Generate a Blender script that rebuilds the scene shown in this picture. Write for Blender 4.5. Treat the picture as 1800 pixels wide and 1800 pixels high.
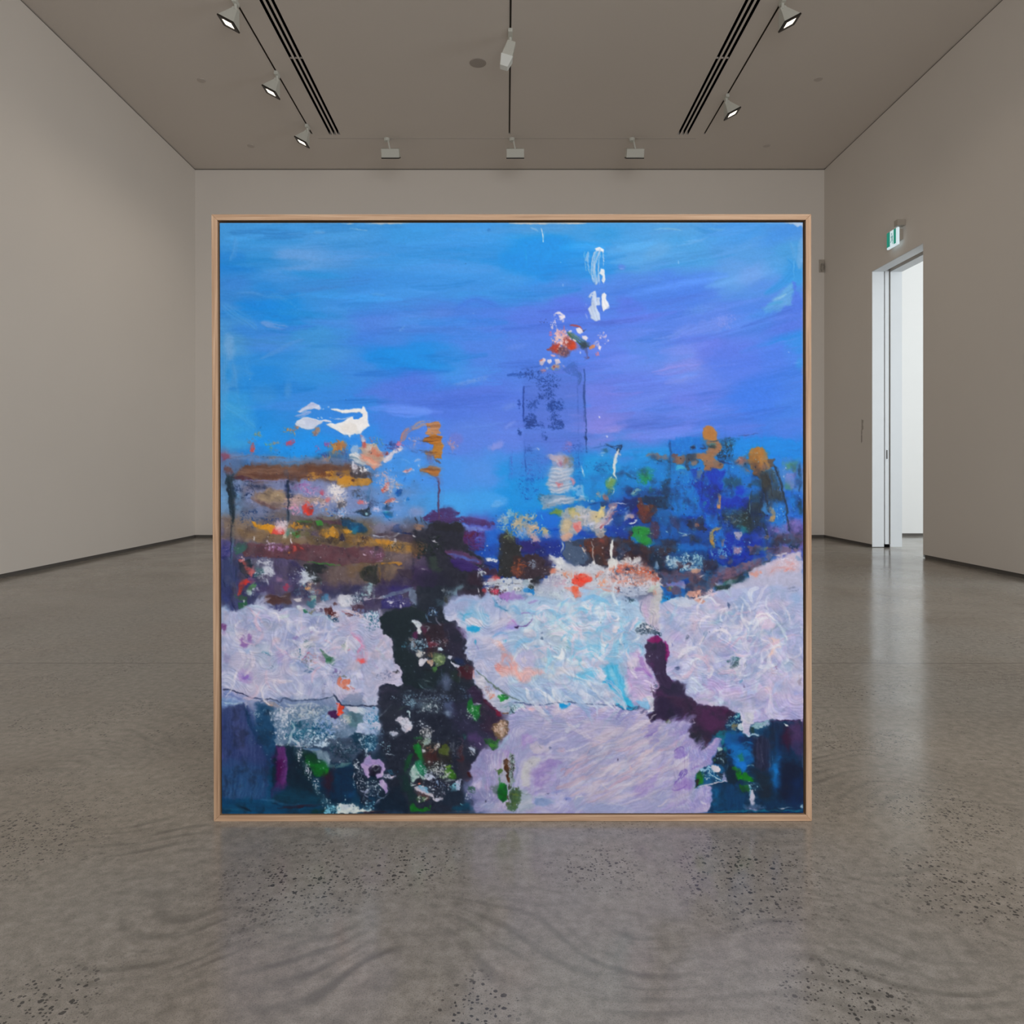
import bpy, bmesh, math
import numpy as np
from mathutils import Vector, Matrix

for o_ in list(bpy.data.objects):
    bpy.data.objects.remove(o_, do_unlink=True)
SC = bpy.context.scene
COL = SC.collection
R = math.radians

# ------------------------------------------------------------ camera
FPX, HX, HY, EYE = 1300.0, 890.0, 830.0, 0.85        # focal length and vanishing point in picture units
cd = bpy.data.cameras.new('camera')
cd.sensor_width = 36.0
cd.lens = 36.0 * FPX / 1800.0
cd.shift_x = (900 - HX) / 1800.0
cd.shift_y = -(900 - HY) / 1800.0
cd.clip_start = 0.05
cam = bpy.data.objects.new('camera', cd)
cam.location = (0, 0, EYE)
cam.rotation_euler = (R(90), 0, 0)
COL.objects.link(cam)
SC.camera = cam

# ------------------------------------------------------------ world, daylight, exposure
wd_ = bpy.data.worlds.new('world'); SC.world = wd_
wd_.use_nodes = True
bg = wd_.node_tree.nodes['Background']
bg.inputs[0].default_value = (0.80, 0.86, 1.0, 1)
bg.inputs[1].default_value = 0.25


def area(name, loc, look, sx, sy, power, col, spread=180):
    l = bpy.data.lights.new(name, 'AREA')
    l.shape = 'RECTANGLE'; l.size = sx; l.size_y = sy
    l.energy = power; l.color = col; l.spread = R(spread)
    o = bpy.data.objects.new(name, l)
    o.location = loc
    o.rotation_euler = Vector(look).to_track_quat('-Z', 'Y').to_euler()
    COL.objects.link(o)
    return o


area('daylight_from_the_glazed_front', (1.2, -2.5, 2.2), (-0.24, 1, -0.06), 5.0, 3.8, 218, (1.0, 0.98, 0.952))
area('daylight_in_the_next_room', (8.2, 5.6, 2.6), (-1, 0.55, -0.05), 4.2, 4.2, 112, (0.91, 0.965, 1.0))

area('daylight_beyond_the_second_doorway', (8.7, 2.3, 2.2), (-1, 0.36, 0), 3.0, 3.0, 222, (0.92, 0.965, 1.0))

SC.view_settings.view_transform = 'Standard'
SC.view_settings.look = 'None'
SC.view_settings.gamma = 1.0
SC.view_settings.use_curve_mapping = False
SC.view_settings.exposure = 0.0
SC.cycles.use_denoising = True
SC.cycles.max_bounces = 10
SC.cycles.diffuse_bounces = 6
SC.cycles.sample_clamp_indirect = 6.0


# ------------------------------------------------------------ materials
def lin(c):
    c = np.asarray(c, np.float64) / 255.0
    return np.where(c <= 0.04045, c / 12.92, ((c + 0.055) / 1.055) ** 2.4)


def new_mat(name):
    m = bpy.data.materials.new(name); m.use_nodes = True
    nt = m.node_tree
    return m, nt, nt.nodes['Principled BSDF']


def N(nt, kind, **kw):
    n = nt.nodes.new(kind)
    for k, v in kw.items():
        if k.startswith('i_'):
            key = k[2:].replace('_', ' ')
            n.inputs[key].default_value = v
        else:
            setattr(n, k, v)
    return n


def coat(name, col, rough=.6, spec=.3, var=.03, scale=3.0, bump=0.0, bscale=120.0, metal=0.0):
    """plain painted or moulded finish with a little unevenness"""
    m, nt, b = new_mat(name)
    L = nt.links.new
    tc = N(nt, 'ShaderNodeTexCoord')
    nz = N(nt, 'ShaderNodeTexNoise', i_Scale=scale, i_Detail=4.0)
    L(tc.outputs['Object'], nz.inputs['Vector'])
    mx = N(nt, 'ShaderNodeMix', data_type='RGBA')
    c = np.array(col)
    mx.inputs['A'].default_value = (*np.clip(c * (1 - var), 0, 1), 1)
    mx.inputs['B'].default_value = (*np.clip(c * (1 + var), 0, 1), 1)
    L(nz.outputs['Fac'], mx.inputs['Factor'])
    L(mx.outputs['Result'], b.inputs['Base Color'])
    b.inputs['Roughness'].default_value = rough
    b.inputs['Specular IOR Level'].default_value = spec
    b.inputs['Metallic'].default_value = metal
    if bump:
        n2 = N(nt, 'ShaderNodeTexNoise', i_Scale=bscale, i_Detail=3.0)
        L(tc.outputs['Object'], n2.inputs['Vector'])
        bp = N(nt, 'ShaderNodeBump', i_Strength=bump, i_Distance=.002)
        L(n2.outputs['Fac'], bp.inputs['Height'])
        L(bp.outputs['Normal'], b.inputs['Normal'])
    return m


def glow(name, col, strength, rim=None):
    m, nt, b = new_mat(name)
    b.inputs['Base Color'].default_value = (*[min(1, q * .8) for q in col], 1)
    b.inputs['Emission Color'].default_value = (*col, 1)
    b.inputs['Emission Strength'].default_value = strength
    return m


M_WALL = coat('gallery_white_wall_paint', (0.74, 0.70, 0.655), .75, .2, .02, 1.2, .12, 220)
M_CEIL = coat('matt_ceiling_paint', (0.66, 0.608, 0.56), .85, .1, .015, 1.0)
M_NEXT = coat('next_room_white_paint', (0.82, 0.83, 0.83), .7, .2, .01, 1.0)
M_DARK = coat('dark_shadow_gap_paint', (0.12, 0.112, 0.104), .7, .2, .1, 8)
M_BLACK = coat('black_slot_finish', (0.006, 0.006, 0.006), .9, 0, .1, 8)
M_BROWN = coat('brown_black_track_finish', (0.06, 0.046, 0.034), .6, .3, .1, 8)
M_FIX = coat('pale_grey_powder_coat', (0.62, 0.63, 0.58), .45, .35, .03, 20)
M_FIXL = coat('white_powder_coat', (0.80, 0.84, 0.82), .45, .35, .03, 20)
M_BEZ = coat('black_bezel', (0.018, 0.014, 0.01), .4, .4, .1, 20)
M_DISC = coat('grey_ceiling_cover', (0.52, 0.47, 0.43), .6, .2, .04, 20)
M_DISC2 = coat('grey_speaker_grille', (0.36, 0.32, 0.29), .6, .2, .06, 60)
M_DOOR = coat('white_door_lacquer', (0.70, 0.735, 0.765), .45, .4, .02, 6)
M_TEXT = coat('grey_wall_lettering', (0.30, 0.27, 0.24), .7, .2, .05, 60)
M_SENS = coat('grey_beige_plastic', (0.44, 0.40, 0.35), .5, .35, .05, 30)


def wood(name, axis):
    """pale oak with its grain running along the rail"""
    m, nt, b = new_mat(name)
    L = nt.links.new
    tc = N(nt, 'ShaderNodeTexCoord')
    mp = N(nt, 'ShaderNodeMapping')
    mp.inputs['Scale'].default_value = (1.2, 60, 60) if axis == 'X' else (60, 60, 1.2)
    L(tc.outputs['Object'], mp.inputs['Vector'])
    n1 = N(nt, 'ShaderNodeTexNoise', i_Scale=3.0, i_Detail=6.0, i_Roughness=.65, i_Distortion=.4)
    L(mp.outputs['Vector'], n1.inputs['Vector'])
    n2 = N(nt, 'ShaderNodeTexNoise', i_Scale=2.2, i_Detail=2.0)
    L(tc.outputs['Object'], n2.inputs['Vector'])
    r = N(nt, 'ShaderNodeValToRGB')
    e = r.color_ramp.elements
    e[0].position = .25; e[0].color = (*lin((140, 111, 88)), 1)
    e[1].position = .75; e[1].color = (*lin((208, 181, 155)), 1)
    k = e.new(.5); k.color = (*lin((182, 150, 123)), 1)
    L(n1.outputs['Fac'], r.inputs['Fac'])
    mx = N(nt, 'ShaderNodeMix', data_type='RGBA', blend_type='MULTIPLY')
    mx.inputs['Factor'].default_value = .5
    r2 = N(nt, 'ShaderNodeValToRGB')
    r2.color_ramp.elements[0].color = (.72, .68, .62, 1); r2.color_ramp.elements[1].color = (1, 1, 1, 1)
    r2.color_ramp.elements[0].position = .3; r2.color_ramp.elements[1].position = .7
    L(n2.outputs['Fac'], r2.inputs['Fac'])
    L(r.outputs['Color'], mx.inputs['A']); L(r2.outputs['Color'], mx.inputs['B'])
    L(mx.outputs['Result'], b.inputs['Base Color'])
    b.inputs['Roughness'].default_value = .55
    b.inputs['Specular IOR Level'].default_value = .3
    bp = N(nt, 'ShaderNodeBump', i_Strength=.15, i_Distance=.001)
    L(n1.outputs['Fac'], bp.inputs['Height']); L(bp.outputs['Normal'], b.inputs['Normal'])
    return m


M_WOODX = wood('pale_oak_grain_across', 'X')
M_WOODZ = wood('pale_oak_grain_upright', 'Z')


def concrete():
    """polished concrete: clouded paste, trowel burnish marks, patches of exposed dark stone"""
    m, nt, b = new_mat('polished_concrete')
    L = nt.links.new
    tc = N(nt, 'ShaderNodeTexCoord'); P_ = tc.outputs['Object']

    def noise(scale, detail=4.0, rough=.55, dist=0.0, vec=P_):
        n = N(nt, 'ShaderNodeTexNoise', i_Scale=scale, i_Detail=detail, i_Roughness=rough, i_Distortion=dist)
        L(vec, n.inputs['Vector']); return n.outputs['Fac']

    def ramp(src, lo, hi):
        n = N(nt, 'ShaderNodeMapRange', i_From_Min=lo, i_From_Max=hi)
        L(src, n.inputs['Value']); return n.outputs['Result']

    def math_(op, a, c):
        n = N(nt, 'ShaderNodeMath', operation=op)
        for q, s in ((a, 0), (c, 1)):
            if isinstance(q, (int, float)):
                n.inputs[s].default_value = q
            else:
                L(q, n.inputs[s])
        return n.outputs[0]

    def mix(fac, a, c, mode='MIX'):
        n = N(nt, 'ShaderNodeMix', data_type='RGBA', blend_type=mode)
        if isinstance(fac, (int, float)):
            n.inputs['Factor'].default_value = fac
        else:
            L(fac, n.inputs['Factor'])
        for q, s in ((a, 'A'), (c, 'B')):
            if isinstance(q, tuple):
                n.inputs[s].default_value = (*q, 1)
            else:
                L(q, n.inputs[s])
        return n.outputs['Result']

    def blobs(spots):
        out = None
        for x, y, r in spots:
            d = N(nt, 'ShaderNodeVectorMath', operation='DISTANCE')
            L(P_, d.inputs[0]); d.inputs[1].default_value = (x, y, 0)
            f = math_('ADD', d.outputs['Value'], math_('MULTIPLY', math_('SUBTRACT', blot, .5), r * 1.3))
            f = ramp(f, r, r * .35)
            out = f if out is None else math_('MAXIMUM', out, f)
        return out

    blot = noise(7, 3, .6)
    cloud = noise(1.3, 5, .6, .6)
    fine = noise(38, 5, .7)
    c = mix(ramp(cloud, .35, .68), FLOOR_A, FLOOR_B)
    c = mix(ramp(noise(.8, 3, .5, .3), .42, .62), c, FLOOR_C)
    c = mix(ramp(fine, .3, .75), c, (1.0, 1.0, 1.0), 'SOFT_LIGHT')
    grit = noise(420, 2, .6)
    c = mix(math_('MULTIPLY', ramp(grit, .5, .68), .42), c, (.055, .05, .045))
    # trowel arcs
    warp = N(nt, 'ShaderNodeTexNoise', i_Scale=1.7, i_Detail=1.0)
    L(P_, warp.inputs['Vector'])
    sub = N(nt, 'ShaderNodeVectorMath', operation='MULTIPLY_ADD')
    L(warp.outputs['Color'], sub.inputs[0]); sub.inputs[1].default_value = (.5, .75, 0); L(P_, sub.inputs[2])
    wv = N(nt, 'ShaderNodeTexWave', wave_type='BANDS', bands_direction='Y', i_Scale=7.0, i_Distortion=5.0, i_Detail=2.0, i_Detail_Scale=.8)
    L(sub.outputs[0], wv.inputs['Vector'])
    mp = N(nt, 'ShaderNodeMapping'); mp.inputs['Scale'].default_value = (5, 14, 1)
    L(sub.outputs[0], mp.inputs['Vector'])
    arcs = math_('MULTIPLY', ramp(wv.outputs['Fac'], .35, .95), ramp(noise(1.0, 3, .6, .4, mp.outputs['Vector']), .40, .66))
    patch = math_('MAXIMUM', math_('MULTIPLY', ramp(noise(1.5, 2, .5, .2), .52, .62), .6), blobs([(-.60, 1.33, .22), (-.28, 1.24, .24), (.02, 1.37, .2), (.24, 1.26, .2), (.60, 1.31, .24), (.78, 1.2, .16), (-.85, 1.7, .2), (.95, 2.1, .35)]))
    am = math_('MULTIPLY', arcs, patch)
    c = mix(math_('MULTIPLY', am, .62), c, FLOOR_D)
    # dark stones, crowded in some places and absent in others
    crowd = blobs([(-.42, 1.55, .22), (-.22, 1.6, .16), (.50, 1.55, .24), (.55, 1.19, .14), (-.74, 1.18, .14), (.95, 1.5, .24), (-1.1, 1.73, .25), (1.08, 1.85, .24), (.2, 1.6, .14), (-.05, 1.16, .1)])
    sy_ = N(nt, 'ShaderNodeSeparateXYZ'); L(P_, sy_.inputs[0])
    far = ramp(sy_.outputs['Y'], 1.3, 2.2)
    def stones(scale, thr, keep, where, wl, wh, seed):
        mp2 = N(nt, 'ShaderNodeMapping'); mp2.inputs['Location'].default_value = (seed, seed * .7, 0)
        L(P_, mp2.inputs['Vector'])
        w2 = N(nt, 'ShaderNodeTexNoise', i_Scale=scale * 1.1, i_Detail=2.0); L(mp2.outputs['Vector'], w2.inputs['Vector'])
        ad = N(nt, 'ShaderNodeVectorMath', operation='MULTIPLY_ADD')
        L(w2.outputs['Color'], ad.inputs[0]); ad.inputs[1].default_value = (.55 / scale,) * 3; L(mp2.outputs['Vector'], ad.inputs[2])
        v = N(nt, 'ShaderNodeTexVoronoi', i_Scale=scale); v.voronoi_dimensions = '2D'
        L(ad.outputs[0], v.inputs['Vector'])
        sep = N(nt, 'ShaderNodeSeparateColor'); L(v.outputs['Color'], sep.inputs['Color'])
        size = math_('MULTIPLY', sep.outputs['Green'], thr)
        d = math_('SUBTRACT', size, v.outputs['Distance'])
        s = ramp(d, 0.0, .05)
        g = math_('MULTIPLY', s, math_('GREATER_THAN', sep.outputs['Red'], keep))
        return math_('MULTIPLY', g, math_('MAXIMUM', math_('MULTIPLY', ramp(noise(where, 2, .5, .3), wl, wh), far), crowd))

    st = math_('MAXIMUM', stones(78, .40, .72, 2.6, .53, .62, 0), stones(140, .44, .62, 3.2, .50, .62, 3.1))
    st = math_('MAXIMUM', st, stones(80, .26, .86, 6.0, .42, .60, 7.7))
    c = mix(math_('MULTIPLY', st, .82), c, (.026, .027, .028))
    pale_st = stones(70, .30, .80, 2.2, .45, .6, 5.3)
    c = mix(math_('MULTIPLY', pale_st, .35), c, (.34, .31, .27))
    # saw-cut joint across the room
    sx = N(nt, 'ShaderNodeSeparateXYZ'); L(P_, sx.inputs[0])
    j = math_('LESS_THAN', math_('ABSOLUTE', math_('SUBTRACT', sx.outputs['Y'], 3.29), 0), .004)
    c = mix(math_('MULTIPLY', j, .75), c, (.03, .028, .026))
    L(c, b.inputs['Base Color'])
    rg = math_('ADD', .105, math_('MULTIPLY', ramp(noise(2.4, 4, .6), .3, .7), .13))
    L(rg, b.inputs['Roughness'])
    b.inputs['Specular IOR Level'].default_value = .5
    mpb = N(nt, 'ShaderNodeMapping'); mpb.inputs['Scale'].default_value = (.55, 2.4, 1)
    L(P_, mpb.inputs['Vector'])
    h = math_('ADD', noise(7, 3, .5, 0, mpb.outputs['Vector']), math_('MULTIPLY', am, .3))
    bp = N(nt, 'ShaderNodeBump', i_Strength=.11, i_Distance=.004)
    L(h, bp.inputs['Height']); L(bp.outputs['Normal'], b.inputs['Normal'])
    return m


FLOOR_A, FLOOR_B, FLOOR_C, FLOOR_D = (.185, .163, .136), (.275, .248, .212), (.235, .222, .197), (.105, .097, .084)
M_FLOOR = concrete()


# ------------------------------------------------------------ builders
def box(bm, x0, y0, z0, x1, y1, z1):
    v = [bm.verts.new(p) for p in ((x0, y0, z0), (x1, y0, z0), (x1, y1, z0), (x0, y1, z0),
                                   (x0, y0, z1), (x1, y0, z1), (x1, y1, z1), (x0, y1, z1))]
    for f in ((0, 3, 2, 1), (4, 5, 6, 7), (0, 1, 5, 4), (1, 2, 6, 5), (2, 3, 7, 6), (3, 0, 4, 7)):
        bm.faces.new([v[i] for i in f])


def hull(bm, lower, upper):
    """a solid between two loops of equal length"""
    a = [bm.verts.new(p) for p in lower]; c = [bm.verts.new(p) for p in upper]
    n = len(a)
    bm.faces.new(a[::-1]); bm.faces.new(c)
    for i in range(n):
        bm.faces.new((a[i], a[(i + 1) % n], c[(i + 1) % n], c[i]))


def ring(cx, cy, z, r, n=24):
    return [(cx + r * math.cos(k * 2 * math.pi / n), cy + r * math.sin(k * 2 * math.pi / n), z) for k in range(n)]


def lathe(bm, prof, n=24, cx=0, cy=0):
    for (r0, z0), (r1, z1) in zip(prof, prof[1:]):
        hull(bm, ring(cx, cy, z0, r0, n), ring(cx, cy, z1, r1, n))


def obj(name, bm, mat, parent=None, loc=None, bevel=0.0, smooth=False):
    bmesh.ops.recalc_face_normals(bm, faces=bm.faces)
    me = bpy.data.meshes.new(name); bm.to_mesh(me); bm.free()
    me.materials.append(mat)
    if smooth:
        for p in me.polygons:
            p.use_smooth = True
    o = bpy.data.objects.new(name, me); COL.objects.link(o)
    if parent is not None:
        o.parent = parent
    if loc is not None:
        o.location = loc
    if bevel:
        md = o.modifiers.new('soft_edge', 'BEVEL'); md.width = bevel; md.segments = 2; md.limit_method = 'ANGLE'
    return o


def boxes(name, mat, bs, parent=None, loc=None, bevel=0.0):
    bm = bmesh.new()
    for b_ in bs:
        box(bm, *b_)
    return obj(name, bm, mat, parent, loc, bevel)


def struct(o):
    o['kind'] = 'structure'
    return o


def thing(name, label, cat, loc, group=None):
    o = bpy.data.objects.new(name, None); COL.objects.link(o)
    o.location = loc; o.empty_display_size = .05
    o['label'] = label; o['category'] = cat
    if group:
        o['group'] = group
    return o


def at(px, py, depth):
    return Vector(((px - HX) * depth / FPX, depth, EYE + (HY - py) * depth / FPX))


# ------------------------------------------------------------ the room
XL, XR, YB, YF, ZC = -4.044, 4.132, 9.61, -3.6, 4.79
WT = 0.34                                   # wall thickness at the doorway
EY0, EY1 = 2.9, 5.6                         # a second, wider doorway nearer the camera
DY0, DY1, DZ = 7.33, 8.36, 3.12             # doorway in the right wall
struct(boxes('floor', M_FLOOR, [(XL - .3, YF, -.12, 9.2, 10.2, 0)]))
struct(boxes('wall_left', M_WALL, [(XL - .2, YF, .034, XL, YB + .2, ZC - .012)]))
struct(boxes('wall_back', M_WALL, [(XL, YB, .034, XR, YB + .2, ZC - .012)]))
PK0, PK1 = XR + .134, XR + .208             # pocket for the sliding door
struct(boxes('wall_right', M_WALL, [
    (XR, YF, .034, XR + WT, EY0, ZC - .012), (XR, EY1, .034, XR + WT, DY0, ZC - .012), (XR, EY0, DZ, XR + WT, EY1, ZC - .012),
    (XR, DY1, .034, PK0, YB + .2, ZC - .012), (PK1, DY1, .034, XR + WT, YB + .2, ZC - .012),
    (XR, DY0, DZ, PK0, DY1, ZC - .012), (PK1, DY0, DZ, XR + WT, DY1, ZC - .012), (PK0, DY0, DZ + .16, PK1, DY1, ZC - .012)]))
struct(boxes('baseboard_left', M_DARK, [(XL - .2, YF, 0, XL - .008, YB + .2, .034)]))
struct(boxes('baseboard_back', M_DARK, [(XL, YB + .008, 0, XR, YB + .2, .034)]))
struct(boxes('baseboard_right', M_DARK, [(XR + .008, YF, 0, XR + WT, EY0 - .01, .034), (XR + .008, EY1 + .01, 0, XR + WT, DY0 - .02, .034), (XR + .008, DY1 + .02, 0, PK0, YB + .2, .034)]))
struct(boxes('trim_1', M_DARK, [(XL - .2, YF, ZC - .012, XL - .006, YB + .2, ZC)]))
struct(boxes('trim_2', M_DARK, [(XL, YB + .006, ZC - .012, XR, YB + .2, ZC)]))
struct(boxes('trim_3', M_DARK, [(XR + .006, YF, ZC - .012, XR + WT, YB + .2, ZC)]))

# ceiling with its slots left open
SLOT_L = (-2.064, -1.936); SLOT_R = (1.994, 2.122); SLOT_END = 8.64
TRK_L, TRK_R, TRK_C, TRK_B = -2.263, 2.305, .036, 8.73
TW, TB = .0115, .0065
holes = [(SLOT_L[0], YF + .3, SLOT_L[1], SLOT_END), (SLOT_R[0], YF + .3, SLOT_R[1], SLOT_END),
         (TRK_L - TW, YF + .3, TRK_L + TW, 8.62), (TRK_R - TW, YF + .3, TRK_R + TW, 8.62), (TRK_C - TW, YF + .3, TRK_C + TW, 8.62),
         (-2.22, TRK_B - TB, 2.24, TRK_B + TB)]
xs = sorted({XL - .2, XR + WT, *[h[0] for h in holes], *[h[2] for h in holes]})
ys = sorted({YF, YB + .2, *[h[1] for h in holes], *[h[3] for h in holes]})
bm = bmesh.new()
for xa, xb in zip(xs, xs[1:]):
    run = None
    for ya, yb in list(zip(ys, ys[1:])) + [(None, None)]:
        solid = ya is not None and not any(h[0] < (xa + xb) / 2 < h[2] and h[1] < (ya + yb) / 2 < h[3] for h in holes)
        if solid and run is None:
            run = ya
        if not solid and run is not None:
            box(bm, xa, run, ZC, xb, ya if ya is not None else ys[-1], ZC + .09); run = None
struct(obj('ceiling', bm, M_CEIL))

# the next room, seen through the doorway
NX0, NX1, NY0, NY1 = XR + WT, 9.0, 0.4, 9.87
struct(boxes('wall_next_room_back', M_NEXT, [(NX0, NY1, .034, NX1, NY1 + .2, ZC)]))
struct(boxes('wall_next_room_side', M_NEXT, [(NX1, NY0, 0, NX1 + .2, NY1 + .2, ZC)]))
struct(boxes('wall_next_room_front', M_NEXT, [(NX0, NY0 - .2, 0, NX1 + .2, NY0, ZC)]))
struct(boxes('ceiling_next_room', M_NEXT, [(NX0, NY0 - .2, ZC, NX1 + .2, NY1 + .2, ZC + .09)]))
struct(boxes('baseboard_next_room', M_DARK, [(NX0, NY1 + .008, 0, NX1, NY1 + .2, .034)]))

# doorway: white jamb linings, the pocket and the edge of the sliding door
d1 = struct(boxes('door_1', M_DOOR, [(PK0 + .018, DY1 + .004, .035, PK1 - .012, DY1 + .9, DZ + .1)], bevel=.002))
d1['label'] = 'white sliding door slid back into its wall pocket, only its edge showing in the doorway'
boxes('door_handle', M_BEZ, [(PK0 + .034, DY1 - .002, 1.0, PK0 + .042, DY1 + .012, 1.1)], d1)
boxes('floor_guide', M_BLACK, [(PK0 + .008, DY1 + .002, 0, PK1 - .004, DY1 + .06, .033)], d1)
struct(boxes('trim_4', M_DOOR, [
    (XR + .002, DY1 - .006, .006, PK0, DY1 + .001, DZ), (PK1, DY1 - .006, .006, XR + WT - .002, DY1 + .001, DZ),
    (XR + .002, DY0 - .001, .006, XR + WT - .002, DY0 + .006, DZ),
    (XR + .002, DY0, DZ - .006, PK0, DY1, DZ + .001), (PK1, DY0, DZ - .006, XR + WT - .002, DY1, DZ + .001)]))
struct(boxes('trim_5', M_BLACK, [(PK0 + .001, DY0, DZ + .10, PK1 - .001, DY1, DZ + .158), (PK0 + .0005, DY1 + .03, .034, PK0 + .003, DY1 + .9, DZ + .1), (PK1 - .003, DY1 + .03, .034, PK1 - .0005, DY1 + .9, DZ + .1)]))


# ---------------------------------------------------------------- the painter
# The picture on the canvas is painted stroke by stroke with numpy: every call
# below is one brush, knife or scumble mark.  Units: PX are picture units.
PX0, PY0, PW, PH = 383, 388, 1034, 1046
CAN = np.zeros((PH, PW, 3), np.float32)      # pigment, display-coded 0..255
REL = np.zeros((PH, PW), np.float32)         # paint thickness, 0..1
_tabs = {}
TX, TY, TS = 0.0, 0.0, 1.0


def tile(x, y, s):
    global TX, TY, TS
    TX, TY, TS = x, y, s


def vnoise(x, y, seed):
    t = _tabs.get(seed)
    if t is None:
        t = _tabs[seed] = np.random.RandomState(seed * 7 + 3).rand(128, 128).astype(np.float32)
    xi = np.floor(x).astype(np.int32); yi = np.floor(y).astype(np.int32)
    fx = (x - xi).astype(np.float32); fy = (y - yi).astype(np.float32)
    fx = fx * fx * (3 - 2 * fx); fy = fy * fy * (3 - 2 * fy)
    x0 = xi & 127; y0 = yi & 127; x1 = (xi + 1) & 127; y1 = (yi + 1) & 127
    a = t[y0, x0]; b = t[y0, x1]; c = t[y1, x0]; d = t[y1, x1]
    return (a * (1 - fx) + b * fx) * (1 - fy) + (c * (1 - fx) + d * fx) * fy


def fbm(x, y, seed, octs=3):
    s = 0; amp = 1.0; tot = 0
    for i in range(octs):
        s = s + amp * vnoise(x * 2 ** i + i * 17.3, y * 2 ** i + i * 9.1, seed + i)
        tot += amp; amp *= 0.55
    return s / tot


def pts_of(p):
    if isinstance(p, str):
        p = [[float(q) for q in c.split(',')] for c in p.split()]
    return np.array([(TX + q[0] / TS, TY + q[1] / TS) for q in p], np.float32)


def window(x0, y0, x1, y1):
    i0 = max(0, int(np.floor(x0 - PX0))); i1 = min(PW, int(np.ceil(x1 - PX0)) + 1)
    j0 = max(0, int(np.floor(y0 - PY0))); j1 = min(PH, int(np.ceil(y1 - PY0)) + 1)
    if i1 <= i0 or j1 <= j0:
        return None
    gx, gy = np.meshgrid(np.arange(i0, i1) + PX0 + .5, np.arange(j0, j1) + PY0 + .5)
    return (slice(j0, j1), slice(i0, i1)), gx.astype(np.float32), gy.astype(np.float32)


_seq = [100]


def nxt():
    _seq[0] += 1
    return _seq[0] % 900


def lay(sl, m, col, thick):
    if isinstance(col, tuple):
        col = np.array(col, np.float32)
    m3 = m[..., None]
    CAN[sl] = CAN[sl] * (1 - m3) + col * m3
    REL[sl] = REL[sl] * (1 - 0.8 * m) + thick * m


def tint(col, v, n):
    return np.clip(np.array(col, np.float32) + (n[..., None] - .5) * 2 * v, 0, 255)


def grain(gx, gy, cover, sc, seed):
    g = .5 * fbm(gx / sc, gy / sc, seed, 2) + .5 * fbm(gx / (sc * 3.2), gy / (sc * 2.7), seed + 7, 3)
    g = (g - .5) * 2.5 + .5
    return np.clip((cover - g) * 3.2 + .5, 0, 1)


def P(p, col, a=1.0, e=1.3, r=1.6, rs=7, dry=0, v=6, sc=1.9, h=.5, ang=None):
    """a filled shape laid on with a knife: r = raggedness, dry = broken cover"""
    q = pts_of(p)
    pad = e + r + 3
    w = window(q[:, 0].min() - pad, q[:, 1].min() - pad, q[:, 0].max() + pad, q[:, 1].max() + pad)
    if w is None:
        return
    sl, gx, gy = w
    d2 = np.full(gx.shape, 1e9, np.float32); ins = np.zeros(gx.shape, bool)
    n = len(q)
    for k in range(n):
        ax, ay = q[k]; bx, by = q[(k + 1) % n]
        ex, ey = bx - ax, by - ay
        L = ex * ex + ey * ey + 1e-9
        t = np.clip(((gx - ax) * ex + (gy - ay) * ey) / L, 0, 1)
        d2 = np.minimum(d2, (gx - ax - t * ex) ** 2 + (gy - ay - t * ey) ** 2)
        c = ((ay > gy) != (by > gy)) & (gx < (bx - ax) * (gy - ay) / (by - ay + 1e-9) + ax)
        ins ^= c
    sd = np.sqrt(d2) * np.where(ins, -1, 1)
    s = nxt()
    sd = sd + (fbm(gx / rs, gy / rs, s, 3) - .5) * 2.6 * r
    m = np.clip(.5 - sd / max(e, .4), 0, 1) * a
    if dry:
        m = m * grain(gx, gy, 1 - dry + np.clip(-sd / 60, 0, .12), sc, s + 3)
    if ang is None:
        nn = fbm(gx / 5, gy / 5, s + 5, 3)
    else:
        ca, sa = np.cos(np.radians(ang)), np.sin(np.radians(ang))
        nn = fbm((gx * ca + gy * sa) / 26, (-gx * sa + gy * ca) / 1.8, s + 5, 3)
    lay(sl, m, tint(col, v, nn), h)


def B(x, y, rx, ry, col, rot=0, a=1.0, e=None, r=1.5, rs=6, dry=0, v=6, sc=1.9, h=.5, ang=None):
    """a dab"""
    cx, cy = TX + x / TS, TY + y / TS
    rx /= TS; ry /= TS
    R = max(rx, ry) * (1.5 if e is None else 1) + 6 + r * 2 + (e or 0)
    w = window(cx - R, cy - R, cx + R, cy + R)
    if w is None:
        return
    sl, gx, gy = w
    ca, sa = np.cos(np.radians(rot)), np.sin(np.radians(rot))
    u = ((gx - cx) * ca + (gy - cy) * sa) / rx; w_ = (-(gx - cx) * sa + (gy - cy) * ca) / ry
    sd = (np.sqrt(u * u + w_ * w_) - 1) * min(rx, ry)
    s = nxt()
    sd = sd + (fbm(gx / rs, gy / rs, s, 3) - .5) * 2.6 * r
    ee = e if e is not None else min(rx, ry) * .9
    m = np.clip(.5 - sd / max(ee, .4), 0, 1)
    m = m * m * (3 - 2 * m) * a
    if dry:
        m = m * grain(gx, gy, 1 - dry, sc, s + 3)
    if ang is None:
        nn = fbm(gx / 4, gy / 4, s + 5, 3)
    else:
        ca, sa = np.cos(np.radians(ang)), np.sin(np.radians(ang))
        nn = fbm((gx * ca + gy * sa) / 26, (-gx * sa + gy * ca) / 1.8, s + 5, 3)
    lay(sl, m, tint(col, v, nn), h)


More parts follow.
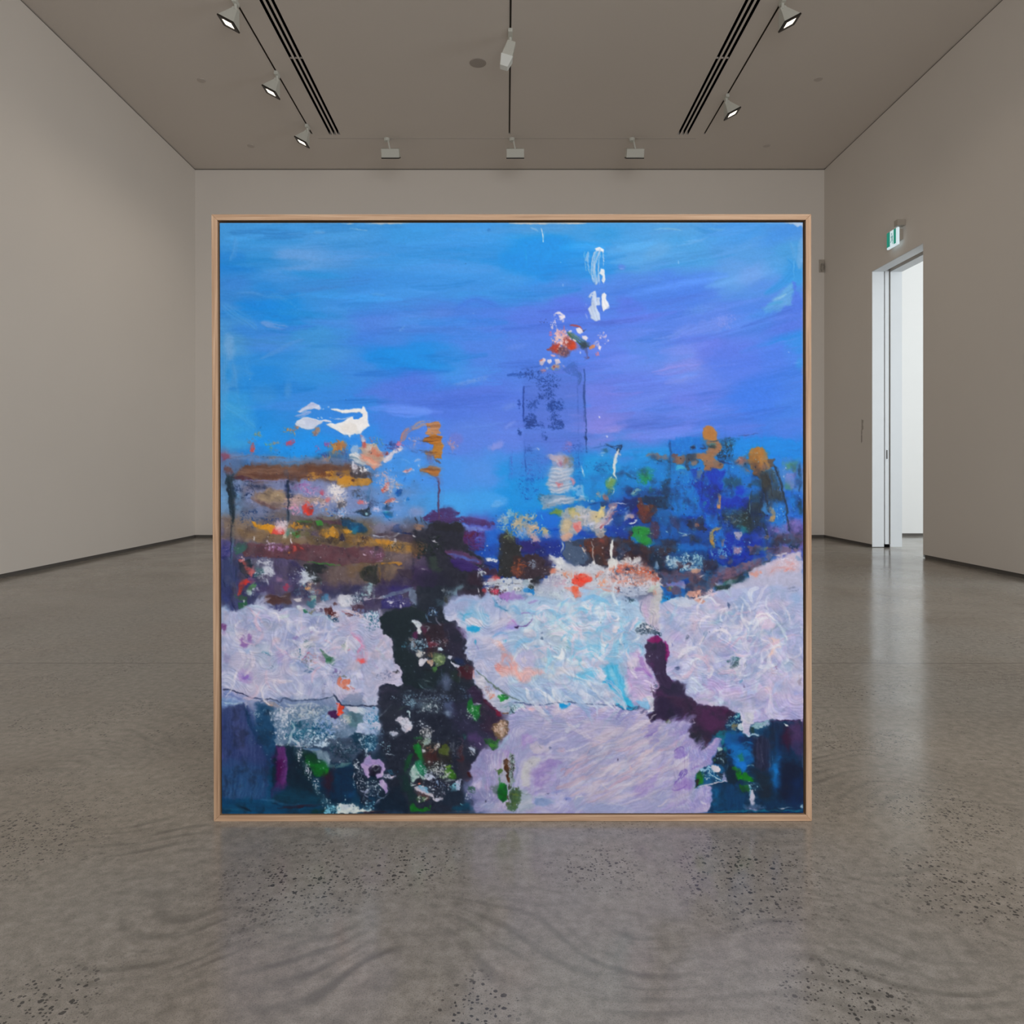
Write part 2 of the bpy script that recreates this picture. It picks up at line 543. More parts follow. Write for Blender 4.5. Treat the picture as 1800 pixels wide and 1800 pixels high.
def G(x, y, rx, ry, col, cover=.5, rot=0, sc=1.9, a=1.0, v=14, h=.6):
    """scumble: crusty broken colour that thins out to its rim"""
    cx, cy = TX + x / TS, TY + y / TS
    rx /= TS; ry /= TS
    R = max(rx, ry) * 1.3 + 3
    w = window(cx - R, cy - R, cx + R, cy + R)
    if w is None:
        return
    sl, gx, gy = w
    ca, sa = np.cos(np.radians(rot)), np.sin(np.radians(rot))
    u = ((gx - cx) * ca + (gy - cy) * sa) / rx; w_ = (-(gx - cx) * sa + (gy - cy) * ca) / ry
    s = nxt()
    d = np.sqrt(u * u + w_ * w_) + (fbm(gx / 7, gy / 7, s, 3) - .5) * .9
    f = np.clip((1.15 - d) / .75, 0, 1)
    m = grain(gx, gy, cover * (.25 + .75 * f), sc, s + 3) * np.clip(f * 4, 0, 1) * a
    lay(sl, m, tint(col, v, fbm(gx / 3, gy / 3, s + 5, 2)), h)


def S(p, wd, col, a=1.0, dry=0, br=.35, e=1.2, tp=.25, v=10, h=.6, sm=True, bs=1.7, wob=.6):
    """a brush stroke along a path; br = bristle streaks, dry = runs dry"""
    q = pts_of(p)
    if sm and len(q) > 2:
        o = []
        for k in range(len(q) - 1):
            p0 = q[max(k - 1, 0)]; p1 = q[k]; p2 = q[k + 1]; p3 = q[min(k + 2, len(q) - 1)]
            for t in np.linspace(0, 1, 7)[:-1]:
                o.append(.5 * (2 * p1 + (p2 - p0) * t + (2 * p0 - 5 * p1 + 4 * p2 - p3) * t * t
                               + (3 * p1 - p0 - 3 * p2 + p3) * t ** 3))
        o.append(q[-1]); q = np.array(o, np.float32)
    hw = wd / TS / 2
    pad = hw + e + 3
    w = window(q[:, 0].min() - pad, q[:, 1].min() - pad, q[:, 0].max() + pad, q[:, 1].max() + pad)
    if w is None:
        return
    sl, gx, gy = w
    seg = np.sqrt(((q[1:] - q[:-1]) ** 2).sum(1)); cum = np.concatenate([[0], np.cumsum(seg)]); tot = cum[-1] + 1e-6
    best = np.full(gx.shape, 1e9, np.float32); tt = np.zeros(gx.shape, np.float32); vv = np.zeros(gx.shape, np.float32)
    for k in range(len(q) - 1):
        ax, ay = q[k]; ex, ey = q[k + 1] - q[k]
        L = ex * ex + ey * ey + 1e-9
        t = np.clip(((gx - ax) * ex + (gy - ay) * ey) / L, 0, 1)
        dx = gx - ax - t * ex; dy = gy - ay - t * ey
        d = dx * dx + dy * dy
        up = d < best
        best = np.where(up, d, best)
        tt = np.where(up, cum[k] + t * seg[k], tt)
        vv = np.where(up, np.sign(ex * (gy - ay) - ey * (gx - ax)) * np.sqrt(d), vv)
    s = nxt()
    tn = tt / tot
    prof = np.ones_like(tn)
    if tp:
        prof = np.clip(np.minimum(tn, 1 - tn) / tp, 0, 1) ** .6
    width = hw * (.25 + .75 * prof) if tp else hw
    sd = np.sqrt(best) - width + (fbm(gx / 5, gy / 5, s, 2) - .5) * 2 * wob
    m = np.clip(.5 - sd / max(e, .5), 0, 1)
    bn = fbm(vv / bs, tt / 34, s + 2, 2)
    if br:
        m = m * np.clip(1 - br * 2.2 * np.clip(bn - .42, 0, 1) * 2, 0, 1)
    if dry:
        g = .6 * bn + .4 * fbm(gx / 1.8, gy / 1.8, s + 4, 2)
        g = (g - .5) * 2 + .5
        m = m * np.clip((1 - dry * (.55 + .75 * tn) - g) * 5 + .6, 0, 1)
    lay(sl, m * a, tint(col, v, bn), h)


def K(x, y, rx, ry, n, col, r0=.5, r1=1.4, a=.95, el=1.0, rot=0):
    """spatter"""
    cx, cy = TX + x / TS, TY + y / TS
    rr = np.random.RandomState(nxt())
    for k in range(n):
        th = rr.rand() * 6.283; q = rr.rand() ** .6
        px, py = cx + np.cos(th) * rx / TS * q, cy + np.sin(th) * ry / TS * q
        R = r0 + (r1 - r0) * rr.rand() ** 2
        w = window(px - R * el - 2, py - R * el - 2, px + R * el + 2, py + R * el + 2)
        if w is None:
            continue
        sl, gx, gy = w
        ro = np.radians(rot + rr.randn() * 18)
        ca, sa = np.cos(ro), np.sin(ro)
        u = ((gx - px) * ca + (gy - py) * sa) / (R * el); z = (-(gx - px) * sa + (gy - py) * ca) / R
        m = np.clip((1 - np.sqrt(u * u + z * z)) * R + .4, 0, 1) * a * (.6 + .4 * rr.rand())
        lay(sl, m, col, .8)


def swirl(x, y, rx, ry, n, cols, ln=(30, 70), wd=(5, 12), ang=None, a=.7, curl=.8, dry=.15, br=.4):
    """a patch worked over with n short curved brush marks"""
    rr = np.random.RandomState(nxt())
    keep = (TX, TY, TS)
    tile(0, 0, 1)
    for k in range(n):
        th = rr.rand() * 6.283; q = rr.rand() ** .5
        px, py = x + np.cos(th) * rx * q, y + np.sin(th) * ry * q
        d0 = (rr.rand() * 6.283) if ang is None else np.radians(ang + rr.randn() * 14)
        L = (ln[0] + rr.rand() * (ln[1] - ln[0])); c = (rr.rand() - .5) * 2 * curl
        pp = []
        for t in np.linspace(-.5, .5, 5):
            pp.append((px, py)); px += np.cos(d0 + c * t * 2) * L / 4; py += np.sin(d0 + c * t * 2) * L / 4
        c0 = np.array(cols[rr.randint(len(cols))]) + rr.randn() * 15 + rr.randn(3) * 5
        S(pp, wd[0] + rr.rand() * (wd[1] - wd[0]), tuple(np.clip(c0, 0, 240)), a=a * (.5 + .5 * rr.rand()),
          dry=dry, br=br, e=2.2, tp=.35, h=.3 + .6 * rr.rand())
    tile(*keep)


def under(points):
    """the thin first layer: broad washes that melt into one another"""
    st = 4
    gx, gy = np.meshgrid(np.arange(0, PW + st, st) + PX0, np.arange(0, PH + st, st) + PY0)
    gx = gx.astype(np.float32); gy = gy.astype(np.float32)
    wx = gx + (fbm(gx / 60, gy / 16, 11, 3) - .5) * 60
    wy = gy + (fbm(gx / 50, gy / 22, 21, 3) - .5) * 26
    num = np.zeros(gx.shape + (3,), np.float32); den = np.zeros(gx.shape, np.float32)
    for (x, y, c) in points:
        d = ((wx - x) * .8) ** 2 + ((wy - y) * 1.2) ** 2 + 90
        k = 1 / d ** 2.1
        num += k[..., None] * np.array(c, np.float32); den += k
    lo = num / den[..., None]
    yy = np.arange(PH) / st; xx = np.arange(PW) / st
    yi = yy.astype(int); xi = xx.astype(int)
    fy = (yy - yi)[:, None, None].astype(np.float32); fx = (xx - xi)[None, :, None].astype(np.float32)
    r0 = lo[yi][:, xi] * (1 - fx) + lo[yi][:, xi + 1] * fx
    r1 = lo[yi + 1][:, xi] * (1 - fx) + lo[yi + 1][:, xi + 1] * fx
    CAN[:] = r0 * (1 - fy) + r1 * fy


def paint_picture():
 tile(0, 0, 1)
 under([
  # sky
  (400,400,(70,150,215)),(500,400,(66,148,216)),(600,400,(70,152,218)),(720,400,(60,150,220)),(850,398,(60,150,222)),(960,400,(80,155,215)),
  (1060,400,(66,152,216)),(1180,400,(78,155,216)),(1300,400,(64,145,218)),(1400,400,(70,140,212)),
  (395,460,(45,135,212)),(450,440,(60,148,216)),(520,455,(95,155,218)),(600,440,(72,150,218)),(700,450,(64,148,220)),(820,450,(58,148,222)),
  (940,440,(5,142,222)),(960,460,(8,142,224)),(1030,470,(40,145,222)),(1120,450,(80,155,218)),(1200,440,(76,155,218)),(1320,450,(80,150,216)),(1400,450,(70,150,212)),
  (400,520,(66,140,212)),(460,540,(28,138,220)),(500,550,(26,140,220)),(560,500,(60,145,218)),(640,510,(62,142,220)),(720,500,(64,145,222)),
  (800,510,(64,145,222)),(880,500,(62,148,222)),(980,510,(72,138,220)),(1060,520,(78,132,222)),(1130,520,(74,128,222)),(1200,510,(74,128,224)),
  (1290,480,(92,152,220)),(1350,500,(84,140,220)),(1390,480,(52,145,214)),
  (395,600,(84,155,212)),(450,580,(66,142,220)),(480,600,(72,140,220)),(540,590,(68,150,216)),(600,560,(66,145,220)),(650,570,(80,132,222)),(690,590,(70,135,222)),
  (730,560,(72,138,222)),(800,550,(74,128,220)),(860,560,(76,125,220)),(940,560,(84,122,222)),(1000,540,(86,120,224)),(1100,540,(86,120,222)),(1180,555,(84,128,224)),(1260,560,(90,130,222)),
  (1320,560,(76,130,222)),(1390,550,(84,122,220)),
  (400,660,(74,150,214)),(470,660,(40,140,220)),(540,650,(56,145,220)),(620,640,(66,140,222)),(690,625,(20,142,226)),(740,637,(4,142,226)),(790,640,(60,142,224)),
  (850,620,(78,132,224)),(930,620,(82,128,224)),(1050,620,(92,125,224)),(1130,620,(90,135,226)),(1200,640,(116,140,226)),(1240,610,(100,124,224)),(1300,630,(82,122,224)),(1370,620,(76,124,224)),(1405,600,(50,138,222)),
  (400,720,(56,152,216)),(450,730,(40,142,222)),(520,700,(60,140,222)),(600,720,(58,138,224)),(700,690,(84,126,222)),(730,670,(80,124,222)),(780,720,(82,122,222)),(850,700,(86,122,222)),
  (900,730,(88,124,222)),(980,720,(100,132,226)),(1060,700,(106,126,222)),(1130,690,(100,130,226)),(1220,700,(98,126,224)),(1320,710,(62,122,226)),(1390,720,(70,128,222)),
  (400,770,(52,158,224)),(460,780,(36,152,238)),(540,790,(36,150,238)),(620,760,(52,142,230)),(700,750,(72,132,226)),(760,760,(84,136,228)),(830,770,(92,132,224)),(900,760,(96,130,224)),
  (980,770,(98,130,224)),(1060,760,(122,128,216)),(1120,760,(104,126,220)),(1200,740,(98,126,222)),(1300,750,(82,124,222)),(1390,750,(78,126,222)),
  (700,830,(72,150,232)),(780,830,(76,146,230)),(850,830,(84,146,228)),(790,890,(72,160,232)),(850,880,(66,158,232)),(900,840,(24,146,222)),(930,880,(0,145,224)),(980,840,(30,140,216)),
  (1050,820,(4,148,218)),(1100,790,(60,135,215)),(1130,810,(20,142,216)),(1170,830,(10,120,200)),(1240,790,(20,120,200)),(1300,785,(10,135,222)),(1350,785,(16,132,222)),(1395,785,(40,126,215)),
  # city
  (395,800,(95,120,165)),(450,800,(60,120,190)),(450,840,(100,80,75)),(560,830,(90,70,62)),(400,870,(110,155,200)),(470,870,(120,130,165)),(550,860,(125,140,185)),(620,880,(110,140,190)),(680,890,(100,150,215)),
  (420,930,(120,115,120)),(500,930,(110,100,100)),(600,940,(112,92,62)),(700,950,(110,100,110)),(395,960,(85,85,125)),(430,1000,(60,60,90)),(500,1020,(75,70,105)),(560,1010,(85,75,85)),(650,1005,(108,92,78)),
  (700,1030,(60,50,80)),(400,1030,(55,65,115)),(780,960,(40,45,65)),(820,1000,(45,40,75)),(840,930,(90,100,190)),(862,960,(20,80,180)),(870,1000,(20,55,130)),(900,930,(15,110,205)),(960,920,(0,110,210)),
  (960,965,(25,45,130)),(1000,940,(25,90,190)),(1050,980,(60,60,75)),(1060,850,(0,120,195)),(1100,900,(10,70,160)),(1150,860,(0,110,190)),(1120,840,(10,125,195)),(1200,870,(5,110,195)),(1250,890,(0,60,175)),
  (1300,850,(20,110,195)),(1300,900,(10,60,150)),(1350,880,(40,70,110)),(1395,850,(70,120,195)),(1390,900,(60,110,205)),(1180,960,(20,70,130)),(1250,980,(20,60,120)),(1300,960,(10,50,160)),(1390,930,(110,100,175)),
  (1150,1000,(50,45,65)),(1200,1030,(90,75,100)),(1100,970,(65,45,50)),
  # cloud banks
  (400,1085,(165,180,210)),(450,1090,(172,178,210)),(420,1130,(170,176,212)),(500,1120,(172,182,212)),(560,1110,(160,170,205)),(600,1100,(170,180,212)),(650,1110,(185,180,212)),(500,1180,(170,178,214)),(580,1190,(165,172,210)),(650,1180,(180,182,218)),
  (420,1200,(175,172,212)),(690,1200,(170,170,205)),(740,1150,(40,50,65)),(720,1090,(35,50,62)),(800,1120,(45,40,62)),(850,1070,(160,172,212)),(870,1130,(165,180,218)),(900,1180,(190,185,212)),(860,1230,(175,170,200)),
  (960,1080,(165,195,222)),(1050,1080,(165,195,225)),(1000,1140,(175,200,222)),(1100,1110,(160,195,226)),(1080,1170,(135,190,225)),(1000,1210,(160,178,212)),(1100,1200,(110,185,222)),(1130,1150,(165,165,212)),(1125,1230,(150,160,205)),(920,1150,(180,178,212)),
  (1200,1080,(172,184,214)),(1250,1100,(168,178,212)),(1300,1060,(172,176,208)),(1390,1050,(160,178,210)),(1200,1160,(165,168,214)),(1280,1150,(168,165,212)),(1350,1140,(176,172,214)),(1400,1150,(162,172,212)),(1240,1210,(165,172,220)),(1330,1220,(178,162,210)),(1400,1230,(152,150,208)),
  # foreground
  (400,1290,(62,72,130)),(420,1320,(80,88,150)),(410,1370,(45,85,130)),(400,1420,(12,80,120)),(470,1290,(25,75,115)),(470,1370,(10,70,105)),(500,1340,(50,35,80)),(540,1340,(15,42,58)),(560,1390,(14,60,85)),(600,1360,(8,60,95)),(560,1265,(80,105,135)),
  (620,1260,(110,130,160)),(650,1280,(120,145,185)),(610,1310,(50,65,90)),(700,1280,(32,44,62)),(690,1350,(20,40,55)),(740,1300,(30,45,62)),(760,1360,(35,40,50)),(800,1290,(38,45,72)),(820,1340,(45,48,72)),(800,1400,(35,55,75)),(830,1260,(40,42,70)),(875,1280,(55,40,62)),
  (860,1350,(150,142,186)),(860,1390,(130,132,178)),(880,1420,(140,150,190)),(910,1330,(165,160,200)),(930,1270,(150,162,205)),(950,1330,(155,150,200)),(945,1380,(150,140,200)),(1020,1270,(150,155,205)),(1000,1320,(140,148,190)),(1060,1300,(165,160,200)),
  (1010,1370,(165,150,185)),(1080,1370,(165,165,205)),(1100,1410,(160,165,208)),(960,1415,(145,140,200)),(1130,1320,(172,165,205)),(1140,1380,(150,140,205)),(1180,1300,(140,128,190)),(1190,1350,(150,150,205)),(1220,1400,(150,152,202)),(1180,1420,(150,148,200)),
  (1160,1230,(50,42,72)),(1200,1255,(62,48,82)),(1260,1260,(72,42,82)),(1290,1290,(10,70,110)),(1290,1330,(6,85,150)),(1340,1300,(12,60,95)),(1390,1290,(55,45,85)),(1380,1350,(18,38,65)),(1350,1390,(20,45,70)),(1300,1390,(10,50,75)),(1270,1410,(5,70,120)),(1390,1420,(12,50,95)),
 ])
 # ---- sky: long soft strokes
 blues = [(78,154,218),(58,142,220),(70,148,222),(92,158,222),(44,140,222)]
 rr = np.random.RandomState(5)
 for k in range(150):
     x = 390 + rr.rand() * 560; y = 395 + rr.rand() ** 1.2 * 330
     c0 = CAN[int(y - PY0), int(x - PX0)].copy(); L = 60 + rr.rand() * 130; sl_ = (rr.rand() - .6) * .16
     S([(x - L / 2, y - sl_ * L / 2), (x, y + rr.randn() * 2), (x + L / 2, y + sl_ * L / 2)], 8 + rr.rand() * 16,
       tuple(np.clip(c0 + rr.randn() * 10 + np.array([rr.randn() * 8, 0, 0]), 0, 255)), a=.46, br=.5, e=4, tp=.45, v=9, h=.12)
 for k in range(170):
     x = 930 + rr.rand() * 480; y = 400 + rr.rand() * 370
     c0 = CAN[int(y - PY0), int(x - PX0)].copy(); L = 60 + rr.rand() * 120
     sl_ = -.05 - .3 * max(0, (x - 1000) / 400) * (1 - abs(y - 560) / 400)
     S([(x - L / 2, y - sl_ * L / 2), (x, y + rr.randn() * 2), (x + L / 2, y + sl_ * L / 2)], 7 + rr.rand() * 14,
       tuple(np.clip(c0 + rr.randn() * 10 + np.array([rr.randn() * 8, 0, 0]), 0, 255)), a=.46, br=.5, e=4, tp=.45, v=9, h=.12)
 tile(385, 390, 5.1429)
 B(820,330,230,85,(112,164,222),rot=8,a=.5,e=28,v=8); B(870,480,240,28,(48,146,216),rot=4,a=.8,e=8)
 B(470,790,170,40,(26,138,222),rot=14,a=.9,e=10); B(750,830,260,30,(40,144,216),rot=4,a=.7,e=8); B(300,730,80,30,(38,134,216),rot=20,a=.6,e=9)
 S('100,650 300,640 500,690 780,650',26,(104,160,222),a=.4,br=.6,e=4); S('380,910 480,930 620,950',60,(118,160,222),a=.75,br=.6,dry=.2,e=4)
 S('540,960 700,960 880,930',40,(66,130,220),a=.6,br=.5,e=4); S('380,1240 520,1170 640,1100 760,1060',36,(92,152,218),a=.6,br=.5,e=3)
 B(950,1230,250,90,(78,152,216),rot=-14,a=.6,e=22,ang=-12); B(620,1520,30,70,(80,150,216),a=.6,e=8); B(400,1560,120,90,(76,150,216),a=.4,e=20)
 S('150,150 140,260 100,350',46,(86,156,220),a=.7,br=.5,e=4); B(150,420,170,26,(34,132,212),rot=6,a=.7,e=8); B(150,560,120,60,(62,134,214),a=.5,e=14)
 S('30,740 120,820 260,900 330,960',90,(88,158,216),a=.5,br=.6,e=6); B(90,1130,42,110,(114,166,216),a=.8,e=12,r=3); S('60,1200 60,1400 30,1700 30,1790',80,(84,156,214),a=.75,br=.5,e=6)
 S('110,1200 140,1350 170,1560 180,1650',22,(92,158,216),a=.5,br=.5,e=3); B(90,1380,30,70,(44,142,214),a=.7,e=8); B(230,1480,60,200,(40,142,222),a=.5,e=12,rot=-8)
 B(1460,900,190,70,(82,134,222),rot=-18,a=.6,e=20); B(1290,1060,160,50,(64,130,222),rot=-16,a=.6,e=16); B(1700,1240,200,55,(2,142,226),rot=14,a=1,e=14); B(1900,1290,160,40,(18,144,226),rot=8,a=.7,e=14)
 B(1780,1480,230,110,(80,120,222),rot=-6,a=.6,e=24); S('450,680 560,690 720,790',90,(92,162,222),a=.3,dry=.55,e=3); S('1380,650 1500,660',20,(96,164,224),a=.5,dry=.3,e=3)
 S('860,90 960,95',30,(110,168,222),a=.6,br=.5,e=3); S('1180,60 1280,70 1340,75',14,(150,190,222),a=.6,dry=.3); S('1630,990 1680,940',30,(110,165,226),a=.5,dry=.4)
 S('600,110 900,100',14,(90,160,220),a=.4,br=.6); S('900,180 1000,200 1100,190',10,(100,165,222),a=.4,dry=.3)
 K(1200,820,300,250,30,(110,175,228),.4,1,a=.5); K(1600,1500,180,120,30,(108,160,230),.4,.9,a=.4); K(275,1415,10,20,2,(180,215,240),.5,1); K(1145,1606,3,3,1,(20,50,90),.9,1.1); K(375,315+1540,5,8,2,(30,70,120),.6,1)
 # pale ground showing along the top edge
 tile(0, 0, 1)
 for (xa, xb) in ((600,622),(640,720),(895,975),(975,1030),(1380,1412)):
     S([(xa, 392.5), ((xa + xb) / 2, 392.4), (xb, 392.5)], 3.2, (205,196,186), a=.9, dry=.2, tp=.3, sm=False)
 P('1392,391 1412,391 1412,400 1408,396 1402,399 1396,395',(170,190,215),e=1.2,r=1.2); S('386,392 1412,392',1.6,(150,180,205),a=.5,tp=0,sm=False)
 S('1410.5,395 1410.5,560 1410.5,900',1.8,(150,150,175),a=.55,tp=0,sm=False); K(1409,459,1,5,5,(215,215,225),.6,1.2)
 tile(725, 390, 5.1429)
 B(1150,250,230,120,(0,144,224),a=.95,e=26,rot=-8); B(1000,380,170,80,(4,142,224),a=.8,e=22); B(1300,170,120,40,(8,142,222),a=.7,e=14)
 S('1070,50 1110,70 1140,90',14,(150,186,222),a=.6,dry=.2); S('1165,55 1175,110 1182,185',9,(205,220,235),a=1,br=.1,tp=.4); S('1182,175 1190,90',7,(200,215,232),a=.9,tp=.4)
 S('1020,250 1030,330 1030,420',9,(60,162,228),a=.6); B(690,70,16,18,(40,110,180),a=.5,e=3,dry=.4); S('330,60 460,70 600,50',22,(92,160,220),a=.4,br=.5,e=4); S('60,290 280,300 520,290',40,(82,154,222),a=.4,br=.5,e=6)
 S('1600,70 1780,110',34,(92,160,216),a=.5,dry=.3,e=4); B(880,600,300,40,(62,140,222),a=.5,e=16); S('400,780 580,700 760,760',60,(70,122,220),a=.6,e=10); B(250,830,120,40,(98,140,224),a=.4,e=14)
 B(540,1440,130,22,(120,158,224),rot=-12,a=.55,dry=.25,e=6); S('360,1470 520,1440 640,1400',22,(110,155,226),a=.4,dry=.4,e=3); B(400,1540,220,60,(84,118,218),a=.5,e=16,rot=-8)
 B(930,1130,90,26,(100,140,228),rot=-10,a=.5,e=8); B(880,1670,60,26,(112,145,226),rot=-20,a=.5,e=8); K(440,1110,90,30,14,(100,150,226),.4,.8,a=.5); K(555,828,4,4,1,(150,190,230),.9,1.1); K(478,377,3,3,1,(30,70,130),.8,1); K(1338,368,4,4,2,(150,200,235),.5,.9)
 S('1358,562 1360,585',7,(180,205,235),a=.9,tp=.1,sm=False)
 # white knife marks high right
 P('1650,240 1690,228 1732,250 1728,275 1690,262 1660,262',(226,230,236),r=.8,h=.95); S('1690,250 1660,330 1650,420 1660,560',72,(176,200,228),a=.95,br=.5,dry=.22,e=1,tp=.15,bs=1.2,h=.9)
 S('1722,270 1735,380 1725,420',22,(190,208,232),a=.8,dry=.5,e=1,h=.8); P('1705,420 1735,430 1745,520 1725,560 1706,530 1722,490 1690,470',(216,224,234),r=1,h=.9,dry=.1); S('1590,270 1575,340 1585,430 1610,490',36,(160,192,228),a=.75,dry=.45,e=1,h=.7)
 S('1560,270 1553,300 1560,330',12,(170,198,230),a=.6,dry=.4); S('1690,480 1690,570',8,(180,200,230),a=.8,dry=.3)
 P('1635,625 1658,620 1665,690 1690,680 1695,745 1660,760 1690,830 1702,890 1660,900 1610,870 1590,790 1620,760 1615,700 1585,680 1605,655',(188,204,230),r=1.3,dry=.12,h=.95,ang=75,v=26)
 P('1712,655 1735,640 1752,660 1750,690 1778,760 1725,812 1715,780 1708,720',(226,230,238),r=1,h=1,ang=75,v=12); S('1575,730 1560,800',16,(190,200,235),a=.7,dry=.4); S('1560,830 1580,880',14,(180,190,235),a=.5,dry=.5)
 # the flowering tuft
 K(1330,850,55,40,22,(214,208,226),.6,2); K(1280,930,35,50,18,(205,195,220),.6,2); P('1330,850 1375,845 1380,865 1350,885',(222,216,230),r=1); S('1285,830 1330,822 1370,845',14,(220,214,228),dry=.2); S('1262,960 1280,900 1300,960',16,(206,200,226),dry=.3); S('1365,880 1360,910',14,(215,206,226),dry=.2)
 G(1265,1005,28,28,(176,120,170),.6); K(1180,905,50,30,9,(50,60,120),.5,1.2); S('1420,935 1500,945 1540,985',20,(170,80,80),dry=.4,a=.8); S('1370,935 1372,1000',10,(190,110,130),a=.8,dry=.3)
 G(1350,1060,90,90,(215,180,185),.75,v=30); G(1340,1000,60,40,(205,160,175),.6); B(1290,1140,48,45,(165,62,50),r=4,h=.7,v=14); B(1440,1115,50,42,(196,72,42),r=4,rot=20,h=.7,v=18); B(1400,1080,40,50,(160,70,62),r=3,a=.8,v=18)
 G(1360,1090,70,60,(220,190,190),.5,v=26); B(1370,1170,46,44,(100,66,80),r=4,a=.9,v=18); K(1340,1180,60,40,26,(205,150,120),.5,1.2); S('1215,1155 1250,1160 1290,1180',26,(140,80,90),dry=.4); K(1330,1200,60,30,18,(190,120,110),.5,1.1)
 S('1400,1000 1450,1030 1530,1090 1600,1130',56,(66,105,84),a=.95,dry=.2,br=.4,h=.6); S('1450,1010 1520,1070',20,(110,140,110),a=.8,dry=.3); B(1555,1115,40,30,(42,60,76),r=3,a=.9); S('1560,1130 1580,1200',26,(70,70,110),a=.7,dry=.3); G(1578,1222,26,24,(88,80,130),.7)
 P('1480,965 1510,950 1535,975 1540,1000 1515,1015 1490,995',(220,216,228),r=1); P('1525,1025 1570,1030 1588,1050 1570,1075 1540,1060',(216,212,226),r=1.2); S('1410,1000 1440,985',18,(214,212,224),dry=.2); S('1450,1060 1480,1085',14,(216,212,226)); S('1540,990 1575,970',8,(50,50,60),a=.9)
 S('1600,1150 1650,1115',34,(200,135,95),a=.95,dry=.1); S('1640,1120 1670,1090 1675,1130',30,(206,190,214),dry=.15); K(1715,1030,45,30,16,(208,194,222),.6,1.8); S('1690,1020 1755,1050',12,(206,190,220),dry=.3); K(1755,1090,25,30,9,(208,200,226),.5,1.3); P('1690,1120 1708,1130 1700,1170 1678,1150',(220,214,234),r=1); G(1670,1195,26,18,(190,130,160),.7)
 S('1517,1170 1517,1195',8,(222,222,236),sm=False); P('1150,1255 1185,1228 1205,1240 1190,1275 1170,1308 1152,1290',(214,196,204),r=1.4); S('1150,1260 1185,1240',14,(190,120,110),dry=.2); P('1220,1245 1255,1235 1262,1260 1235,1285 1215,1262',(222,216,228),r=1); S('1245,1205 1290,1215',16,(205,170,190),dry=.2)
 P('1285,1245 1320,1240 1345,1275 1300,1290',(218,205,214),r=1.3); B(1290,1310,34,22,(196,160,130),r=3,v=30); S('1210,1315 1222,1335',18,(200,206,220)); S('1340,1280 1390,1330',12,(190,180,215),dry=.3); G(1170,1348,36,20,(176,130,150),.75); K(1280,1330,70,30,18,(110,150,120),.5,1.1); B(1280,1310,16,12,(150,60,60))
 # the pale blue tower
 P('1000,1490 1420,1400 1560,1480 1555,1800 1005,1800',(84,116,208),a=.35,e=6)
 S('860,1385 980,1360 1100,1340 1300,1320',60,(44,90,176),a=.85,dry=.72,e=2); G(1080,1390,120,60,(26,64,136),.45,sc=1.1); G(1230,1460,110,90,(28,66,140),.42,sc=1.1); P('1350,1330 1440,1260 1470,1270 1520,1380 1510,1460 1480,1400 1380,1360',(56,98,176),a=.55,r=3,dry=.2)
 S('1500,1340 1518,1400 1500,1480',22,(50,84,140),a=.75,dry=.3); S('1440,1330 1470,1290 1460,1390',20,(58,92,170),a=.6,dry=.3); S('1005,1490 1005,1800',10,(30,66,150),a=.85,dry=.3,tp=0,sm=False); S('1005,1490 1100,1485 1250,1478',8,(46,78,160),a=.7,dry=.45); S('1000,1500 1012,1550',16,(44,74,150),a=.7,dry=.3)
 S('1548,1480 1552,1800',10,(30,60,120),a=.8,dry=.35,tp=0,sm=False); S('1490,1400 1490,1740',8,(70,96,170),a=.4,dry=.5); G(1240,1540,60,130,(30,70,146),.42,sc=1.1); G(1290,1660,80,60,(16,62,140),.55,sc=1.1); G(1090,1660,70,60,(36,80,166),.42,sc=1.1); G(970,1640,14,70,(40,80,170),.3,sc=1.4)
 S('1380,1580 1500,1560',20,(126,140,224),a=.5,br=.5,e=4); S('1560,1540 1790,1560',60,(116,130,224),a=.4,br=.5,e=6)
 # right part of the sky
 tile(1065, 390, 5.1429)
 B(0,110,130,60,(40,148,216),a=.6,e=14); B(470,260,130,60,(100,162,216),rot=-24,a=.6,e=14,ang=-20); S('640,220 780,190 930,140',18,(110,168,224),a=.6,br=.4,e=2.5); S('690,185 860,160',9,(130,180,230),a=.7,dry=.2)
 S('430,70 560,60 700,80',16,(132,184,216),a=.6,dry=.2,e=2); S('930,60 1040,70 1080,50',26,(108,172,216),a=.5,dry=.3,e=3); S('760,30 900,90 1000,80',22,(50,136,200),a=.6,e=4); B(640,170,100,40,(60,150,212),a=.5,e=14)
 S('820,370 1100,280 1400,200 1690,130',26,(92,158,224),a=.5,br=.6,e=4); S('860,420 1200,360 1520,270',22,(86,150,222),a=.5,br=.6,e=4); B(1560,130,190,60,(60,138,218),rot=-20,a=.6,e=16)
 B(1330,470,150,80,(112,156,224),rot=-28,a=.6,e=16,ang=-25); B(1520,420,120,100,(92,158,222),rot=-30,a=.5,e=18); S('1640,340 1690,400 1640,500 1540,590 1440,650',76,(50,146,218),a=.75,br=.3,e=5); S('1670,190 1700,260 1710,330',46,(88,158,216),a=.7,br=.4,e=3)
 S('1770,150 1760,300 1750,420',60,(110,164,216),a=.7,br=.3,e=4); P('1660,560 1700,540 1690,640 1680,740 1560,800 1440,830 1420,780 1520,700 1590,630',(98,164,216),a=.8,e=5,r=3,ang=-30,v=14); S('1500,715 1560,690 1630,650',22,(140,190,220),a=.8,dry=.1,e=2); S('1460,750 1600,720',26,(70,160,214),a=.6,e=4)
 P('1690,540 1715,560 1730,620 1765,700 1760,820 1650,840 1700,760',(76,118,218),a=.85,e=4,r=3); S('1700,350 1700,530',10,(120,178,226),a=.5,dry=.2); B(1630,960,160,60,(84,116,218),rot=-14,a=.7,e=18); B(1420,830,140,40,(64,140,222),rot=-14,a=.5,e=12)
